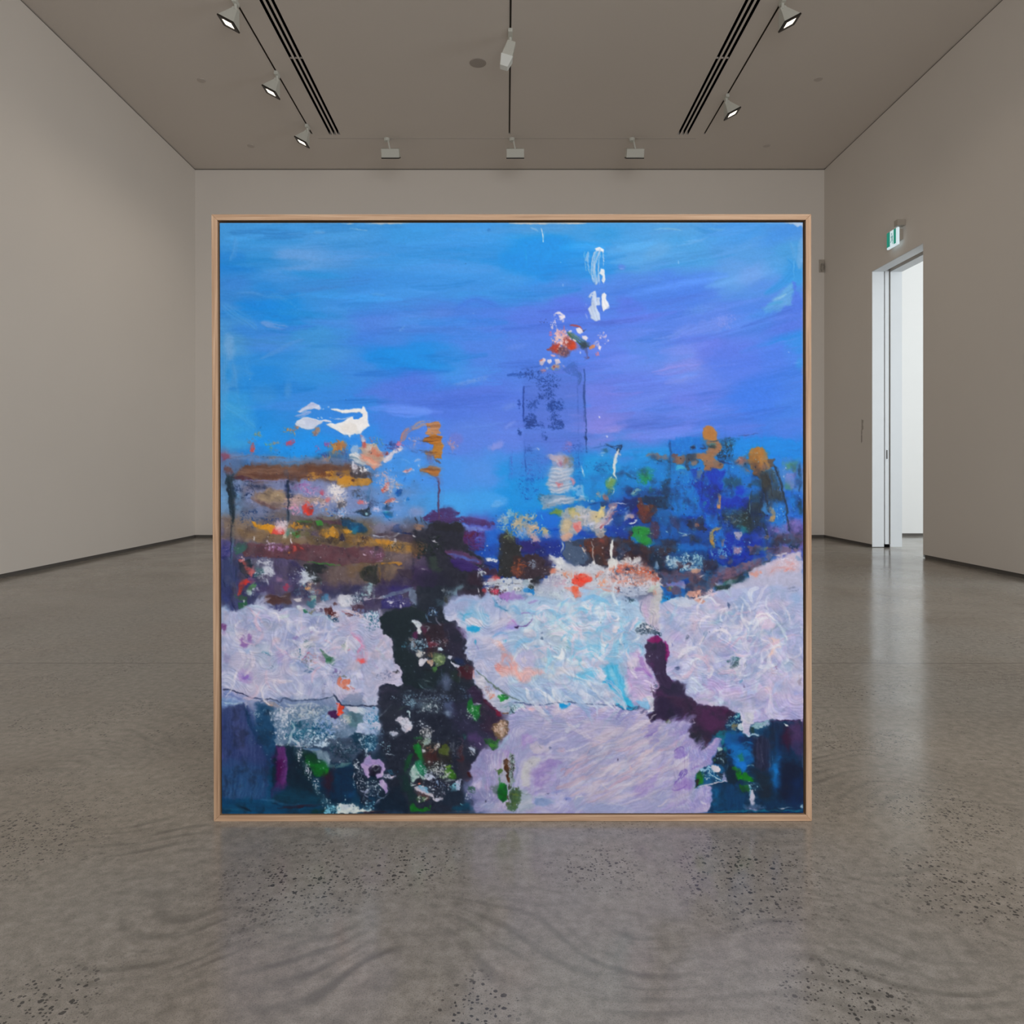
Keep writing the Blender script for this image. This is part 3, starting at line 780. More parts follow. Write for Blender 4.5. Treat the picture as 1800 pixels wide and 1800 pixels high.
 B(140,410,34,28,(100,130,222),a=.6,e=6); S('120,425 160,425',6,(170,185,235),a=.6); S('653,350 655,380',7,(175,205,240),sm=False)
 P('640,960 900,890 1060,850 1110,870 1100,930 1000,1000 760,1020 560,1060',(112,140,226),a=.5,e=6,r=4,ang=-16,v=14); G(1080,900,90,70,(130,150,230),.4,sc=1.3,a=.7); S('420,1060 560,1040 760,950',20,(118,150,230),a=.5,dry=.3,e=2); B(850,790,120,40,(100,150,224),rot=-14,a=.4,e=12,dry=.2)
 S('470,1370 640,1330 860,1260',110,(124,138,226),a=.7,br=.5,e=6); S('530,1460 660,1430 740,1390',60,(128,148,228),a=.6,br=.5,dry=.1,e=4); S('420,1360 620,1310 840,1290',16,(144,144,226),a=.7,br=.3,e=2.5); S('440,1380 600,1370',12,(150,146,226),a=.5,dry=.3)
 B(1150,1150,260,100,(96,122,222),rot=-14,a=.45,e=24); B(700,1600,130,60,(112,128,226),rot=-10,a=.5,e=14); B(300,1430,260,60,(98,122,224),a=.5,e=20); B(1380,1560,220,160,(62,122,226),rot=-20,a=.6,e=30); B(1680,1150,80,120,(68,136,224),a=.4,e=16,dry=.2); B(1750,1280,34,50,(56,150,222),a=.6,e=8)
 S('1690,1280 1760,1270',14,(110,160,232),a=.5,dry=.2); K(1650,1180,10,8,3,(140,180,235),.6,1.2); S('180,1640 420,1590 600,1540',30,(112,142,230),a=.4,dry=.35,e=3); S('930,1310 1240,1280',14,(108,138,230),a=.4,br=.4,e=3); S('0,1550 200,1560 340,1540',26,(128,132,224),a=.5,br=.6,e=4); S('0,1780 60,1800',30,(140,140,224),a=.4,e=5)
 for k in range(26):
     x = 20 + rr.rand() * 1700; y = 850 + rr.rand() * 900
     S([(x, y), (x + 130, y - 24), (x + 250, y - 52)], 5 + rr.rand() * 8, tuple(np.array([104,138,230]) + rr.randn() * 10), a=.3, dry=.3, e=1.5, h=.2)
 S('0,700 14,740 28,770 10,790 0,790',12,(226,230,238),a=.9)
 # ================= left city
 tile(385, 690, 5.1429)
 P('20,0 260,0 330,250 320,520 20,530',(74,164,222),a=.4,e=14,r=4); S('40,100 200,200 320,320',70,(92,172,222),a=.4,br=.5,e=5); B(560,540,340,60,(30,150,236),a=.6,e=16)
 P('735,185 700,175 760,140 830,95 850,92 905,112 930,150 910,158 870,145 830,150 780,158',(196,206,232),r=1.3,v=20,ang=-25,h=.95); P('780,125 850,92 880,110 830,130',(170,180,220),r=1,a=.6); S('690,215 760,205 830,172',26,(176,182,224),a=.85,dry=.15); S('745,185 800,165',18,(200,205,232),a=.8)
 P('700,300 690,285 705,255 760,225 800,220 870,240 900,255 960,248 1015,268 1000,275 940,268 905,290 870,320 800,338 745,325',(206,214,232),r=1,v=16,ang=10,h=1); P('770,230 880,250 890,280 850,310 780,300',(188,198,224),a=.6,r=2,e=4)
 P('1000,150 1020,145 1100,158 1180,150 1220,140 1290,140 1302,115 1325,140 1340,180 1345,230 1362,300 1320,330 1280,372 1230,372 1190,385 1180,405 1165,385 1120,375 1060,340 1020,325 980,300 962,285 1060,280 1130,255 1160,235 1210,218 1215,240 1262,240 1298,215 1300,190 1270,178 1240,185 1200,180 1150,186 1080,175 1040,165',(232,232,234),e=1.1,r=.7,v=5,h=1)
 P('1195,262 1240,300 1270,360 1190,375 1120,350 1090,310',(222,218,214),a=.6,e=3); S('985,132 998,134',12,(200,212,236)); S('890,230 905,236',10,(215,222,240)); S('925,225 932,240',12,(220,226,240)); K(945,152,6,5,2,(214,222,240),.8,1.4); S('1000,235 1080,240 1150,232 1220,215',10,(176,198,234),a=.8,dry=.2)
 # orange flecks over the roof
 for (x, y, w_, hh, ro, c, cv) in ((640,350,70,36,20,(176,140,96),.5),(680,330,40,20,-20,(170,130,110),.5),(620,330,30,20,0,(180,140,90),.6),(880,350,60,34,-50,(150,130,120),.7),(860,390,50,24,-40,(130,120,140),.5),(355,380,30,26,0,(150,150,110),.7),
     (290,435,40,30,20,(120,130,150),.5),(310,500,22,44,10,(190,90,90),.75),(640,455,46,26,-15,(190,90,120),.7),(590,480,30,16,0,(190,120,110),.5),(440,480,34,50,0,(110,150,130),.45),(515,540,20,50,10,(170,110,120),.55),(460,540,16,50,0,(140,150,120),.5),(510,450,34,20,0,(180,150,120),.45),
     (970,465,30,20,0,(150,100,170),.5),(890,520,26,40,-20,(130,110,180),.5),(500,590,50,30,0,(170,130,90),.4),(750,570,40,20,0,(130,130,140),.35)):
     G(x, y, w_, hh, c, cv, rot=ro, v=22)
 B(655,455,22,10,(200,70,90),rot=-10,a=.8); P('1005,470 1050,455 1090,480 1110,445 1165,470 1120,500 1110,560 1080,520 1060,570 1020,560 1035,510',(186,138,76),r=2.4,dry=.25,v=18); G(1080,500,90,70,(170,120,80),.55); S('930,590 970,600 1000,590 990,560',30,(190,140,72),dry=.3); G(960,600,50,30,(180,130,90),.6); G(940,565,60,26,(50,80,150),.4); G(1140,580,60,50,(60,80,150),.45)
 S('1180,480 1220,480 1260,520 1270,560',8,(150,180,220),a=.6)
 # big flower right of the roof
 P('1195,520 1210,490 1250,480 1270,510 1250,550 1200,560',(150,180,216),r=1.6,a=.9); P('1180,570 1230,540 1260,560 1330,640 1300,660 1230,630',(196,204,214),r=1.2,ang=35,v=22); S('1190,580 1250,610 1330,640',20,(110,140,160),a=.8,dry=.15); S('1210,565 1310,620',10,(220,220,222))
 P('1260,500 1300,455 1360,455 1420,470 1480,540 1485,620 1440,640 1380,600 1320,580',(178,160,146),r=2.5,v=30,ang=35); P('1270,560 1330,570 1400,610 1460,640 1400,700 1340,650',(214,150,130),r=2,v=26,ang=35); S('1260,580 1340,620 1420,650',26,(190,180,180),dry=.15,br=.6); S('1300,590 1400,640 1470,650',16,(222,180,160),dry=.1); G(1380,560,110,80,(200,120,100),.4); G(1360,500,60,40,(200,190,190),.5)
 B(1360,540,6,6,(40,30,30)); B(1440,570,18,14,(190,80,60)); B(1310,470,16,30,(180,90,90)); S('1280,380 1300,410 1320,440',26,(196,140,150),dry=.25); P('1290,410 1310,400 1320,440 1300,450',(215,210,220),r=1); G(1440,450,60,40,(90,140,170),.5); G(1390,420,40,26,(150,120,150),.35)
 P('1480,600 1540,560 1580,520 1620,500 1640,480 1670,500 1640,530 1590,550 1560,600 1500,640',(206,202,216),r=2,dry=.1,v=14); G(1570,490,70,50,(70,90,160),.5); G(1630,470,40,40,(190,120,160),.55); B(1515,555,14,14,(190,70,60)); S('1540,470 1590,465',16,(44,70,130),dry=.3)
 S('1640,450 1680,380 1700,345 1760,320 1800,330',44,(176,130,120),a=.7,dry=.35); S('1650,420 1665,360 1720,325',18,(196,130,110),a=.7,dry=.3); G(1770,450,60,60,(160,150,180),.4); S('1740,530 1800,540',16,(80,80,120),a=.7,dry=.5); S('1640,600 1740,640',7,(130,180,230),a=.7)
 # roof slab
 P('20,560 60,540 200,560 500,580 900,590 1180,600 1200,660 800,640 200,620 60,600',(120,140,180),a=.6,e=5,r=4,dry=.15); P('15,555 80,555 110,590 60,620 15,610',(140,70,90),r=4,a=.8,e=4); S('100,600 300,580 600,590',26,(110,110,130),a=.6,dry=.4,e=2)
 P('190,680 300,640 480,655 700,650 900,655 1170,655 1190,700 1220,760 1060,790 880,780 700,795 420,790 220,770 110,760 190,720',(112,82,70),a=.95,e=4,r=4,ang=2,v=20); S('230,700 500,690 900,700',50,(132,100,84),a=.6,br=.6,e=3); S('300,640 600,635 900,640',30,(130,110,110),a=.6,dry=.35,e=3)
 S('260,740 600,750 860,760',40,(96,66,58),a=.7,br=.5,e=3); P('700,670 1160,665 1180,700 900,720 720,710',(96,64,50),a=.7,e=4,r=3,ang=1,v=14); S('180,720 560,730',16,(150,120,100),a=.5,dry=.3); P('120,760 220,755 280,780 360,815 280,808 140,785',(84,56,66),r=1.5,e=2)
 S('220,800 420,790 700,800',16,(140,140,190),a=.7,dry=.2)
 P('970,715 1080,700 1160,702 1185,760 1230,775 1340,765 1385,805 1350,835 1200,848 1100,850 1060,800 1000,790 940,780 870,760',(192,140,58),e=1.4,r=2.4,v=10,h=.8); G(880,760,90,36,(190,140,70),.5); G(960,740,110,40,(110,70,50),.5); B(1100,740,42,26,(110,90,100),r=4,dry=.2); G(1090,735,50,30,(60,50,60),.45); B(1215,792,14,14,(90,60,50)); G(1130,850,70,16,(190,150,90),.5)
 P('1185,660 1250,655 1320,690 1362,740 1340,770 1230,770 1190,730',(62,58,66),e=1.6,r=2.5); G(1220,680,40,50,(200,190,205),.6); K(1280,700,80,40,26,(230,230,236),.7,2.3); P('1200,620 1215,615 1220,680 1205,690',(205,205,218),r=2); K(1330,720,26,30,10,(226,226,232),.7,1.8); S('1350,720 1375,760 1385,810',16,(70,70,84),a=.8,dry=.2)
 # wall below the roof
 P('130,800 620,800 860,800 1050,800 1100,860 1330,850 1360,960 1350,1060 1200,1100 900,1120 640,1080 320,1000 130,900',(134,146,192),a=.55,e=8,r=6,v=14); G(240,880,140,70,(30,50,90),.3,sc=1.4); G(380,850,90,30,(20,40,80),.4,sc=1.4); S('230,810 330,850 430,870',7,(30,50,80),a=.7,dry=.35); S('400,820 415,860',20,(30,50,80),a=.8,dry=.3); G(780,850,120,50,(150,110,170),.35)
 P('290,960 340,905 440,865 560,880 620,920 760,940 900,940 980,950 940,990 800,985 640,1060 480,1040 360,1010',(158,134,118),a=.85,e=5,r=5,ang=14,v=26); P('350,930 440,880 540,890 620,930 600,990 480,990 380,980',(166,146,116),a=.8,e=5,r=4,ang=10,v=18); S('290,960 420,1010 560,1060',30,(120,90,90),a=.7,dry=.25,e=2); S('340,900 480,930 620,985',6,(90,80,80),a=.5,dry=.3)
 S('560,1000 700,1010 800,1020',60,(150,140,160),a=.5,dry=.3,e=3)
 # dark posts
 P('60,740 130,730 140,860 150,1000 150,1190 105,1200 90,1010 75,880',(36,52,62),a=.92,e=3,r=3.5,dry=.08,ang=90,v=14); G(150,900,40,160,(40,60,90),.35,sc=1.4); G(90,690,50,50,(100,80,90),.6); B(90,700,30,34,(105,80,80),a=.8,e=6,dry=.2); S('105,1190 105,1300 110,1440 112,1560',9,(26,44,60),a=.9,tp=.05); S('140,1190 140,1320 148,1380',8,(26,44,60),a=.9,tp=.05); S('122,1200 122,1540',22,(60,130,150),a=.6,dry=.2)
 S('100,1490 112,1550',20,(110,150,180),a=.7,dry=.2); S('630,790 625,900 630,1000',26,(34,50,70),a=.9,dry=.25); G(640,850,40,90,(30,50,90),.5,sc=1.4); G(620,960,40,120,(40,50,90),.4,sc=1.5); S('600,690 615,760',40,(60,80,110),a=.7,e=4); S('625,1040 628,1170',34,(60,86,110),a=.8,dry=.3); S('640,560 642,580 640,600',8,(60,60,70),a=.5)
 # flowers in the wall
 G(1060,920,100,90,(222,216,220),.7,v=12); G(1050,880,60,60,(226,222,224),.6); G(1080,1010,90,90,(190,180,180),.5); G(1100,1010,50,40,(110,110,120),.5); G(900,980,140,60,(206,180,180),.45); G(700,980,90,60,(200,170,170),.45); G(690,1050,70,50,(200,150,180),.55); G(820,880,90,60,(190,150,190),.35)
 P('1210,900 1340,880 1360,960 1330,990 1270,970 1220,950',(96,130,180),a=.7,r=4,dry=.25); G(1270,910,70,50,(70,80,100),.5); S('1355,860 1350,1000 1365,1060',26,(50,110,160),a=.7,dry=.4); P('1245,1000 1275,955 1310,975 1310,1010 1270,1020',(204,110,116),r=2.2); G(1330,1000,30,30,(210,190,210),.6)
 B(930,900,13,24,(190,80,100),rot=-20); B(980,970,18,20,(206,110,110),a=.8); P('745,1035 790,1000 800,1030 850,1010 862,1060 840,1100 800,1112 760,1085',(212,66,56),r=2,v=16,h=.85); G(790,1000,40,30,(210,110,100),.5); S('840,1005 865,1040',10,(220,150,150),dry=.2); P('960,1050 985,1060 1000,1110 975,1100',(180,140,110),r=1.5); G(1040,1080,50,50,(30,80,170),.5); G(1100,1090,60,50,(190,190,214),.6)
 P('1200,1090 1260,1060 1330,1050 1350,1030 1375,1060 1370,1100 1330,1110 1260,1095',(44,62,80),r=2.4,dry=.1); S('1230,1080 1300,1090',16,(30,60,100),a=.8); B(1328,1088,8,8,(150,190,205)); G(1390,1010,80,40,(40,60,110),.35,sc=1.4); G(1000,1080,300,40,(120,160,210),.35)
 # right of it
 P('1480,860 1500,820 1545,815 1530,870 1480,920 1470,890',(204,104,92),r=2,v=20); G(1560,850,110,70,(190,180,190),.5,v=20); G(1630,830,40,26,(190,150,130),.6); G(1500,760,110,60,(180,170,190),.5); P('1650,705 1740,685 1745,705 1690,725',(206,150,150),r=2,v=20); S('1655,715 1750,715',9,(215,205,220),dry=.2); B(1705,702,22,8,(190,90,80),a=.8); G(1610,900,50,30,(20,100,180),.6); S('1590,910 1640,885 1650,900',16,(20,90,180),dry=.2); S('1680,800 1695,770',10,(40,90,170),dry=.3)
 P('1490,990 1540,950 1590,945 1605,970 1560,985',(206,120,110),r=2,v=20); S('1480,1000 1560,985 1620,985',18,(216,190,190),dry=.3); S('1690,960 1680,990',14,(210,215,230),dry=.2); B(1710,965,16,14,(20,120,210)); P('1480,1060 1520,1080 1570,1090 1560,1130 1525,1140 1500,1110',(20,120,190),r=2.2); G(1520,1050,60,60,(30,80,130),.5); B(1520,1080,14,10,(60,180,200)); S('1530,1140 1550,1160',12,(20,60,110)); S('1440,1000 1500,990',8,(60,90,150),a=.6,dry=.4); G(1430,1060,60,30,(190,190,220),.4); S('1725,1105 1727,1130',8,(210,220,240),sm=False); S('1640,1060 1642,1075',7,(210,220,240),sm=False); S('1380,1040 1520,1060 1700,1030',30,(150,170,225),a=.4,e=5)
 # mid band: green, ochre, dark
 P('20,1130 120,1120 320,1180 640,1250 900,1330 1100,1370 700,1370 300,1360 20,1330',(134,116,100),a=.75,e=8,r=6,ang=8,v=16); P('160,1220 400,1250 640,1310 900,1370 500,1370 200,1320',(126,102,74),a=.6,e=6,r=4,ang=6,v=16); G(330,1140,180,80,(40,70,120),.3,sc=1.4); G(520,1160,120,40,(40,60,110),.45,sc=1.4)
 P('300,1155 330,1170 350,1200 420,1195 480,1190 510,1210 490,1250 470,1260 400,1240 330,1215',(204,146,48),r=2,v=16,h=.8); P('470,1260 500,1220 560,1230 600,1250 590,1285 520,1285',(210,84,78),r=2.4,v=20); G(560,1210,70,60,(222,196,205),.75); G(590,1180,50,30,(220,215,225),.6); G(550,1250,60,30,(220,150,160),.5); P('590,1270 620,1260 600,1310 565,1330',(190,186,170),r=1.5,a=.9); B(655,1270,12,9,(220,230,220)); S('655,1310 660,1370',14,(215,205,205),dry=.3)
 P('680,1180 800,1150 900,1160 1000,1160 1100,1150 1180,1140 1280,1190 1340,1250 1290,1265 1200,1250 1120,1240 1000,1220 900,1230 800,1225 690,1215',(74,72,60),r=4,e=3,v=18,a=.9); P('880,1125 910,1135 980,1155 1060,1160 1100,1140 1110,1200 1000,1190 900,1150',(84,60,74),r=2,e=2); P('1100,1140 1160,1150 1260,1170 1340,1240 1290,1270 1220,1260 1150,1210 1120,1210',(20,72,110),r=2.4,v=20); P('1090,1130 1160,1130 1240,1150 1300,1200 1200,1160 1120,1150',(50,56,64),r=2.5); B(1230,1240,26,34,(26,110,150),r=3,rot=30)
 P('870,1170 910,1155 960,1190 940,1215 890,1205',(60,130,60),r=2.4,v=16); S('700,1165 800,1170 850,1180',26,(70,110,60),a=.8,dry=.3); P('660,1260 700,1255 740,1300 720,1310 670,1290',(70,136,80),r=2); G(640,1250,40,50,(80,140,130),.6); G(760,1280,120,50,(90,90,56),.6,v=26); G(720,1210,90,30,(176,128,60),.6); G(830,1200,60,60,(90,80,70),.6)
 P('890,1280 920,1245 1000,1230 1030,1215 1085,1280 1080,1315 1040,1310 960,1300',(204,146,46),r=2.2,v=12,h=.8); G(930,1250,60,40,(90,80,60),.5); P('1115,1240 1170,1228 1205,1250 1190,1275 1140,1265',(206,150,56),r=1.8,h=.8); P('1090,1310 1120,1270 1155,1320 1140,1345 1100,1340',(52,50,72),r=2); P('800,1290 900,1310 1060,1330 1100,1370 900,1370 780,1340',(96,82,60),a=.8,e=4,r=4,v=18); G(960,1330,140,40,(70,60,56),.5); G(860,1270,60,40,(80,70,90),.6)
 P('1150,1290 1300,1300 1380,1320 1560,1340 1800,1370 1800,1440 1500,1440 1300,1400 1160,1350',(152,116,62),a=.85,e=4,r=4,ang=6,v=24); P('1400,1320 1520,1340 1600,1345 1590,1375 1440,1375',(196,140,56),r=2.5,a=.9,ang=4); P('1480,1370 1640,1390 1800,1400 1800,1440 1600,1450 1500,1420',(182,134,62),r=3,a=.7,ang=3,v=18); G(1300,1330,90,50,(60,50,60),.35,sc=1.4); G(1600,1390,130,40,(60,60,60),.4,sc=1.4); S('1250,1290 1300,1370 1340,1400',8,(70,60,50),a=.6,dry=.3); S('1200,1370 1340,1350',8,(60,55,50),a=.5,dry=.4)
 P('1380,1275 1500,1268 1640,1270 1800,1300 1800,1360 1620,1340 1500,1310 1400,1300',(74,62,74),r=3,a=.9,ang=6,v=14); P('1560,1250 1590,1205 1630,1195 1660,1240 1640,1260 1700,1270 1620,1275',(16,48,104),r=2.6,v=16); P('1640,1260 1720,1262 1800,1290 1780,1300 1700,1275',(36,40,84),r=1.6); S('1390,1295 1480,1305 1570,1310',20,(196,206,226),dry=.4); S('1570,1300 1610,1280 1640,1272',16,(220,226,236)); S('1590,1310 1590,1370',22,(205,206,216),dry=.45); K(1590,1390,24,40,12,(210,212,220),.5,1.3); S('1760,1285 1790,1300',10,(210,220,236)); S('1540,1360 1550,1420 1510,1480',8,(60,50,50),a=.6,dry=.4)
 P('1360,1200 1500,1170 1620,1180 1700,1200 1640,1250 1500,1260 1380,1260',(140,136,170),a=.5,e=8,r=5,dry=.1)
 # maroon bar
 P('150,1370 230,1355 270,1400 230,1460 160,1480 140,1420',(56,104,88),r=4,a=.8,dry=.15); P('270,1365 400,1360 640,1372 900,1378 1200,1400 1420,1395 1480,1420 1500,1480 1440,1530 1300,1540 1160,1555 1000,1545 800,1530 560,1500 380,1490 220,1480 215,1450 245,1410',(98,66,76),e=2,r=2.6,ang=3,v=8,h=.6)
 P('640,1365 760,1370 780,1440 660,1440',(110,56,58),a=.8,e=4,r=3); P('670,1395 690,1390 705,1430 680,1435',(204,80,72),r=1.6); S('740,1395 760,1420',14,(190,80,80),dry=.4); G(540,1400,120,50,(150,110,150),.35); K(460,1380,60,40,18,(206,196,226),.6,2); S('440,1350 450,1380',12,(214,206,232)); S('540,1450 600,1400',10,(150,120,190),dry=.3); S('655,1330 655,1370',14,(220,216,226),dry=.2); S('520,1380 560,1440',10,(160,130,190),a=.8,dry=.4); S('630,1450 650,1440',14,(180,120,60))
 P('1160,1480 1190,1465 1185,1500 1210,1540 1170,1510',(70,40,52),r=1.2); P('1290,1420 1440,1405 1500,1470 1470,1520 1400,1500',(120,86,112),a=.6,e=5,r=4); K(1420,1450,90,50,26,(190,160,200),.5,1.3); S('1410,1528 1470,1524 1480,1516',8,(205,190,214)); S('1310,1465 1330,1468',8,(210,190,210)); B(1420,1405,16,16,(60,50,70)); B(1300,1415,20,14,(80,60,80))
 # below the bar
 P('20,1350 110,1330 130,1450 20,1520',(90,86,140),a=.8,e=6,r=4); B(60,1420,40,50,(40,46,110),a=.7,r=4,dry=.3); B(60,1500,36,20,(30,36,90),a=.8,r=3); P('20,1520 160,1480 170,1800 20,1800',(62,72,112),a=.8,e=6,r=4,ang=90,v=14); S('40,1690 70,1760',10,(26,34,60),a=.8,dry=.2); S('105,1560 108,1800',12,(52,66,100),a=.7,dry=.3); S('150,1570 152,1800',14,(40,54,80),a=.6,dry=.3)
 P('180,1520 300,1500 320,1580 260,1660 200,1640',(30,44,54),r=4,a=.9); P('300,1510 430,1490 500,1530 500,1620 420,1640 320,1600',(110,112,140),r=4,a=.85,v=26); G(420,1590,90,90,(196,200,214),.7,v=16); G(330,1650,90,100,(60,66,100),.5); G(470,1620,40,60,(206,212,226),.7); G(360,1620,50,60,(70,110,120),.6); B(380,1570,20,26,(60,60,90)); P('180,1510 220,1500 250,1560 320,1610 290,1660 240,1620 220,1560',(186,92,92),r=2.5,dry=.15,v=26); K(200,1510,30,30,16,(214,180,190),.5,1.4)
 P('165,1800 175,1740 230,1690 260,1670 275,1700 240,1760 200,1800',(204,58,52),r=2.2,v=14); S('280,1650 300,1600 310,1560',20,(190,120,130),dry=.3); P('270,1740 320,1720 330,1770 290,1790',(80,150,90),r=3); G(330,1780,60,40,(190,210,220),.6); K(400,1640,80,80,40,(206,214,232),.5,1.4); S('395,1640 400,1690',10,(226,230,240)); S('430,1680 440,1740',16,(215,220,235),dry=.3); G(290,1700,40,40,(110,80,120),.6)
 P('490,1520 640,1510 660,1800 440,1800 460,1700 510,1640',(90,82,118),a=.85,e=6,r=5,ang=80,v=16); P('640,1520 700,1540 760,1620 660,1680 620,1640',(56,52,90),a=.8,r=4,e=4); P('590,1730 612,1725 608,1790 592,1790',(156,60,90),r=2.5,a=.9); B(545,1690,34,24,(170,130,160),a=.6,dry=.3); S('620,1620 640,1700',20,(60,60,110),a=.6,dry=.3)
 P('760,1560 900,1540 1000,1590 980,1620 900,1640 940,1700 860,1720 780,1640',(38,44,50),r=3.5,a=.95,v=12); S('800,1535 900,1545 1030,1560 1100,1555',16,(70,120,66),a=.9,dry=.15); G(770,1670,90,70,(196,206,222),.72,v=14); P('740,1640 780,1630 810,1690 780,1730 745,1720',(200,208,222),r=3,dry=.2); G(820,1760,60,40,(206,180,160),.6); K(760,1660,130,90,50,(190,205,220),.5,1.5); B(870,1725,9,13,(190,205,215),rot=30); B(925,1720,10,20,(110,150,160),a=.9); G(700,1640,60,100,(60,60,100),.5)
 P('960,1610 1040,1565 1260,1560 1300,1570 1340,1800 1000,1800 960,1700',(106,92,92),a=.9,e=5,r=5,v=14); P('1160,1570 1300,1560 1310,1640 1180,1660',(112,88,60),a=.6,e=8,r=5); B(1180,1700,18,6,(200,190,215)); P('900,1740 1200,1730 1330,1740 1330,1800 900,1800',(62,56,92),a=.7,e=10,r=5)
 P('1300,1580 1380,1560 1440,1560 1430,1640 1450,1700 1400,1740 1310,1710 1280,1640',(42,48,46),r=3.5,dry=.06,ang=60,v=18,sc=1.5); S('1290,1580 1400,1660',6,(110,90,60),a=.5,dry=.4); S('1280,1690 1400,1600',6,(110,90,60),a=.5,dry=.4); S('1440,1570 1460,1640 1440,1720',20,(150,116,60),a=.8,dry=.3); P('1460,1540 1650,1530 1660,1550 1480,1560',(186,134,54),r=2,a=.9,ang=0); P('1500,1560 1680,1560 1640,1620 1540,1700 1500,1690',(128,108,88),a=.8,e=6,r=4); G(1370,1760,60,40,(150,190,200),.55); S('1330,1760 1400,1790',9,(190,215,220),dry=.3); S('1340,1730 1390,1740',8,(120,190,210),dry=.3); G(1410,1740,50,30,(200,215,220),.4)
 S('1690,1470 1680,1530',14,(50,44,50),a=.8,dry=.3); S('1670,1500 1720,1480 1720,1530',10,(50,44,50),a=.8,dry=.4); P('1500,1440 1800,1440 1800,1560 1660,1540 1520,1520',(122,104,104),a=.6,e=6,r=4,ang=2,v=16); P('1610,1600 1700,1592 1800,1610 1800,1700 1700,1680 1620,1640',(62,52,70),r=2.2,v=8); P('1450,1740 1600,1680 1800,1700 1800,1800 1450,1800',(56,48,84),a=.8,e=8,r=5); P('1700,1800 1760,1750 1800,1800',(100,118,128),r=1.5)
 G(330,1480,60,26,(70,60,100),.5); S('320,1290 322,1335',11,(226,226,230),sm=False,tp=.1)
 # ================= middle
 tile(725, 690, 5.1429)
 B(760,480,70,26,(140,150,222),rot=-24,a=.75,e=6,ang=-24); B(780,1000,70,34,(110,172,232),rot=-28,a=.7,dry=.3,e=5); S('440,320 600,300 820,280',24,(104,146,230),a=.4,br=.5,e=4); B(880,290,50,20,(120,146,226),rot=-30,a=.6,e=5); B(400,420,60,50,(120,120,200),a=.5,e=8); G(360,470,50,60,(176,140,160),.5); S('320,430 340,500',20,(170,140,170),a=.5,dry=.4); S('0,520 120,535',10,(50,60,90),a=.8,dry=.35); S('280,550 400,552',8,(60,80,140),a=.7,dry=.4)
 # ochre flag
 S('0,330 90,280 200,275',60,(176,150,140),a=.75,dry=.35,e=2); P('110,270 240,265 262,300 240,340 250,370 180,390 120,370 140,320',(176,128,92),r=2,ang=0,v=34,dry=.12); P('110,400 200,385 270,395 262,430 268,480 180,470 140,440 100,430',(172,110,40),r=2,ang=0,v=24,h=.8); P('190,470 270,460 272,540 268,600 200,600 190,560 120,560 180,520',(176,122,52),r=2.4,ang=0,v=30,dry=.06,h=.8); S('70,430 200,440 270,420',12,(110,74,40),a=.8,dry=.2); S('60,520 180,540 270,545',10,(90,60,50),a=.8,dry=.2); P('150,540 200,560 200,650 140,650 130,590',(110,100,140),a=.7,dry=.3,r=3)
 P('70,690 160,665 255,670 260,700 240,755 200,760 130,725 80,715',(168,110,56),r=1.8,ang=5,v=30,h=.8); S('110,680 200,690 250,690',16,(120,76,46),a=.8,dry=.2); S('200,610 260,640',14,(100,70,60),a=.7,dry=.3); S('210,760 240,790 240,840',26,(120,80,100),a=.9,dry=.1,tp=.4); S('238,820 240,950 238,1160',11,(100,72,104),a=.95,tp=.05,br=.1); S('150,770 210,790',10,(60,80,140),a=.6,dry=.5)
 S('20,620 70,605',22,(190,196,226),a=.7,dry=.2); S('55,650 75,668',10,(215,220,236)); S('0,700 14,720',14,(200,210,232)); S('0,930 40,940',10,(170,200,235),a=.6,dry=.4); B(40,1080,70,50,(150,150,190),a=.6,e=10)
 # dark city mass under the flag
 P('80,1130 220,1050 300,1045 420,1070 440,1095 380,1110 440,1130 560,1140 680,1160 745,1190 700,1220 600,1190 470,1180 200,1190',(74,52,106),r=3.5,e=2.5,dry=.1,v=16,ang=6); S('250,1060 400,1080 435,1090',44,(66,50,102),a=.8,dry=.2); S('440,1130 600,1160 730,1195',44,(84,52,112),a=.8,dry=.3)
 P('470,1200 640,1230 700,1250 560,1260 470,1250',(118,140,210),r=3,a=.8,dry=.2); P('450,1220 560,1250 680,1280 660,1380 640,1440 520,1420 440,1380',(76,40,92),r=4,dry=.32,v=22,sc=1.6); P('470,1240 560,1270 520,1330 460,1300',(84,30,66),r=3,a=.9,e=2); G(600,1330,110,90,(80,60,140),.5,sc=1.6); S('560,1330 660,1320',40,(90,120,210),a=.6,dry=.45)
 P('0,1240 100,1240 180,1180 300,1170 440,1180 480,1250 460,1340 520,1420 640,1480 650,1580 640,1800 0,1800 0,1600',(40,42,56),r=4,e=4,a=.97,v=14); P('180,1180 440,1180 470,1240 400,1260 200,1250',(36,38,48),r=3,a=1); S('15,1120 40,1180',16,(50,56,70),a=.9,dry=.3); S('60,1120 90,1180',14,(60,60,70),a=.8,dry=.3); S('90,1140 130,1190',12,(60,60,70),a=.8,dry=.4); P('0,1190 90,1180 110,1210 40,1240 0,1240',(150,116,96),r=3,a=.8,dry=.2,v=24)
 P('300,1440 400,1420 520,1470 640,1520 640,1560 520,1540 380,1500',(92,60,98),r=3,ang=16,v=20,a=.9); S('320,1450 440,1490 600,1530',30,(84,110,190),a=.8,dry=.2,br=.5); P('320,1490 420,1500 560,1560 640,1600 500,1620 360,1570',(58,40,104),r=3,ang=14,v=16); P('0,1340 120,1360 120,1440 0,1480',(110,84,60),a=.7,r=4,e=6,dry=.1); G(40,1470,60,60,(130,90,60),.5); P('0,1480 110,1490 140,1600 0,1590',(86,74,104),a=.8,r=4,e=6); P('0,1570 160,1580 240,1640 200,1800 0,1800',(60,44,84),a=.8,e=8,r=4)
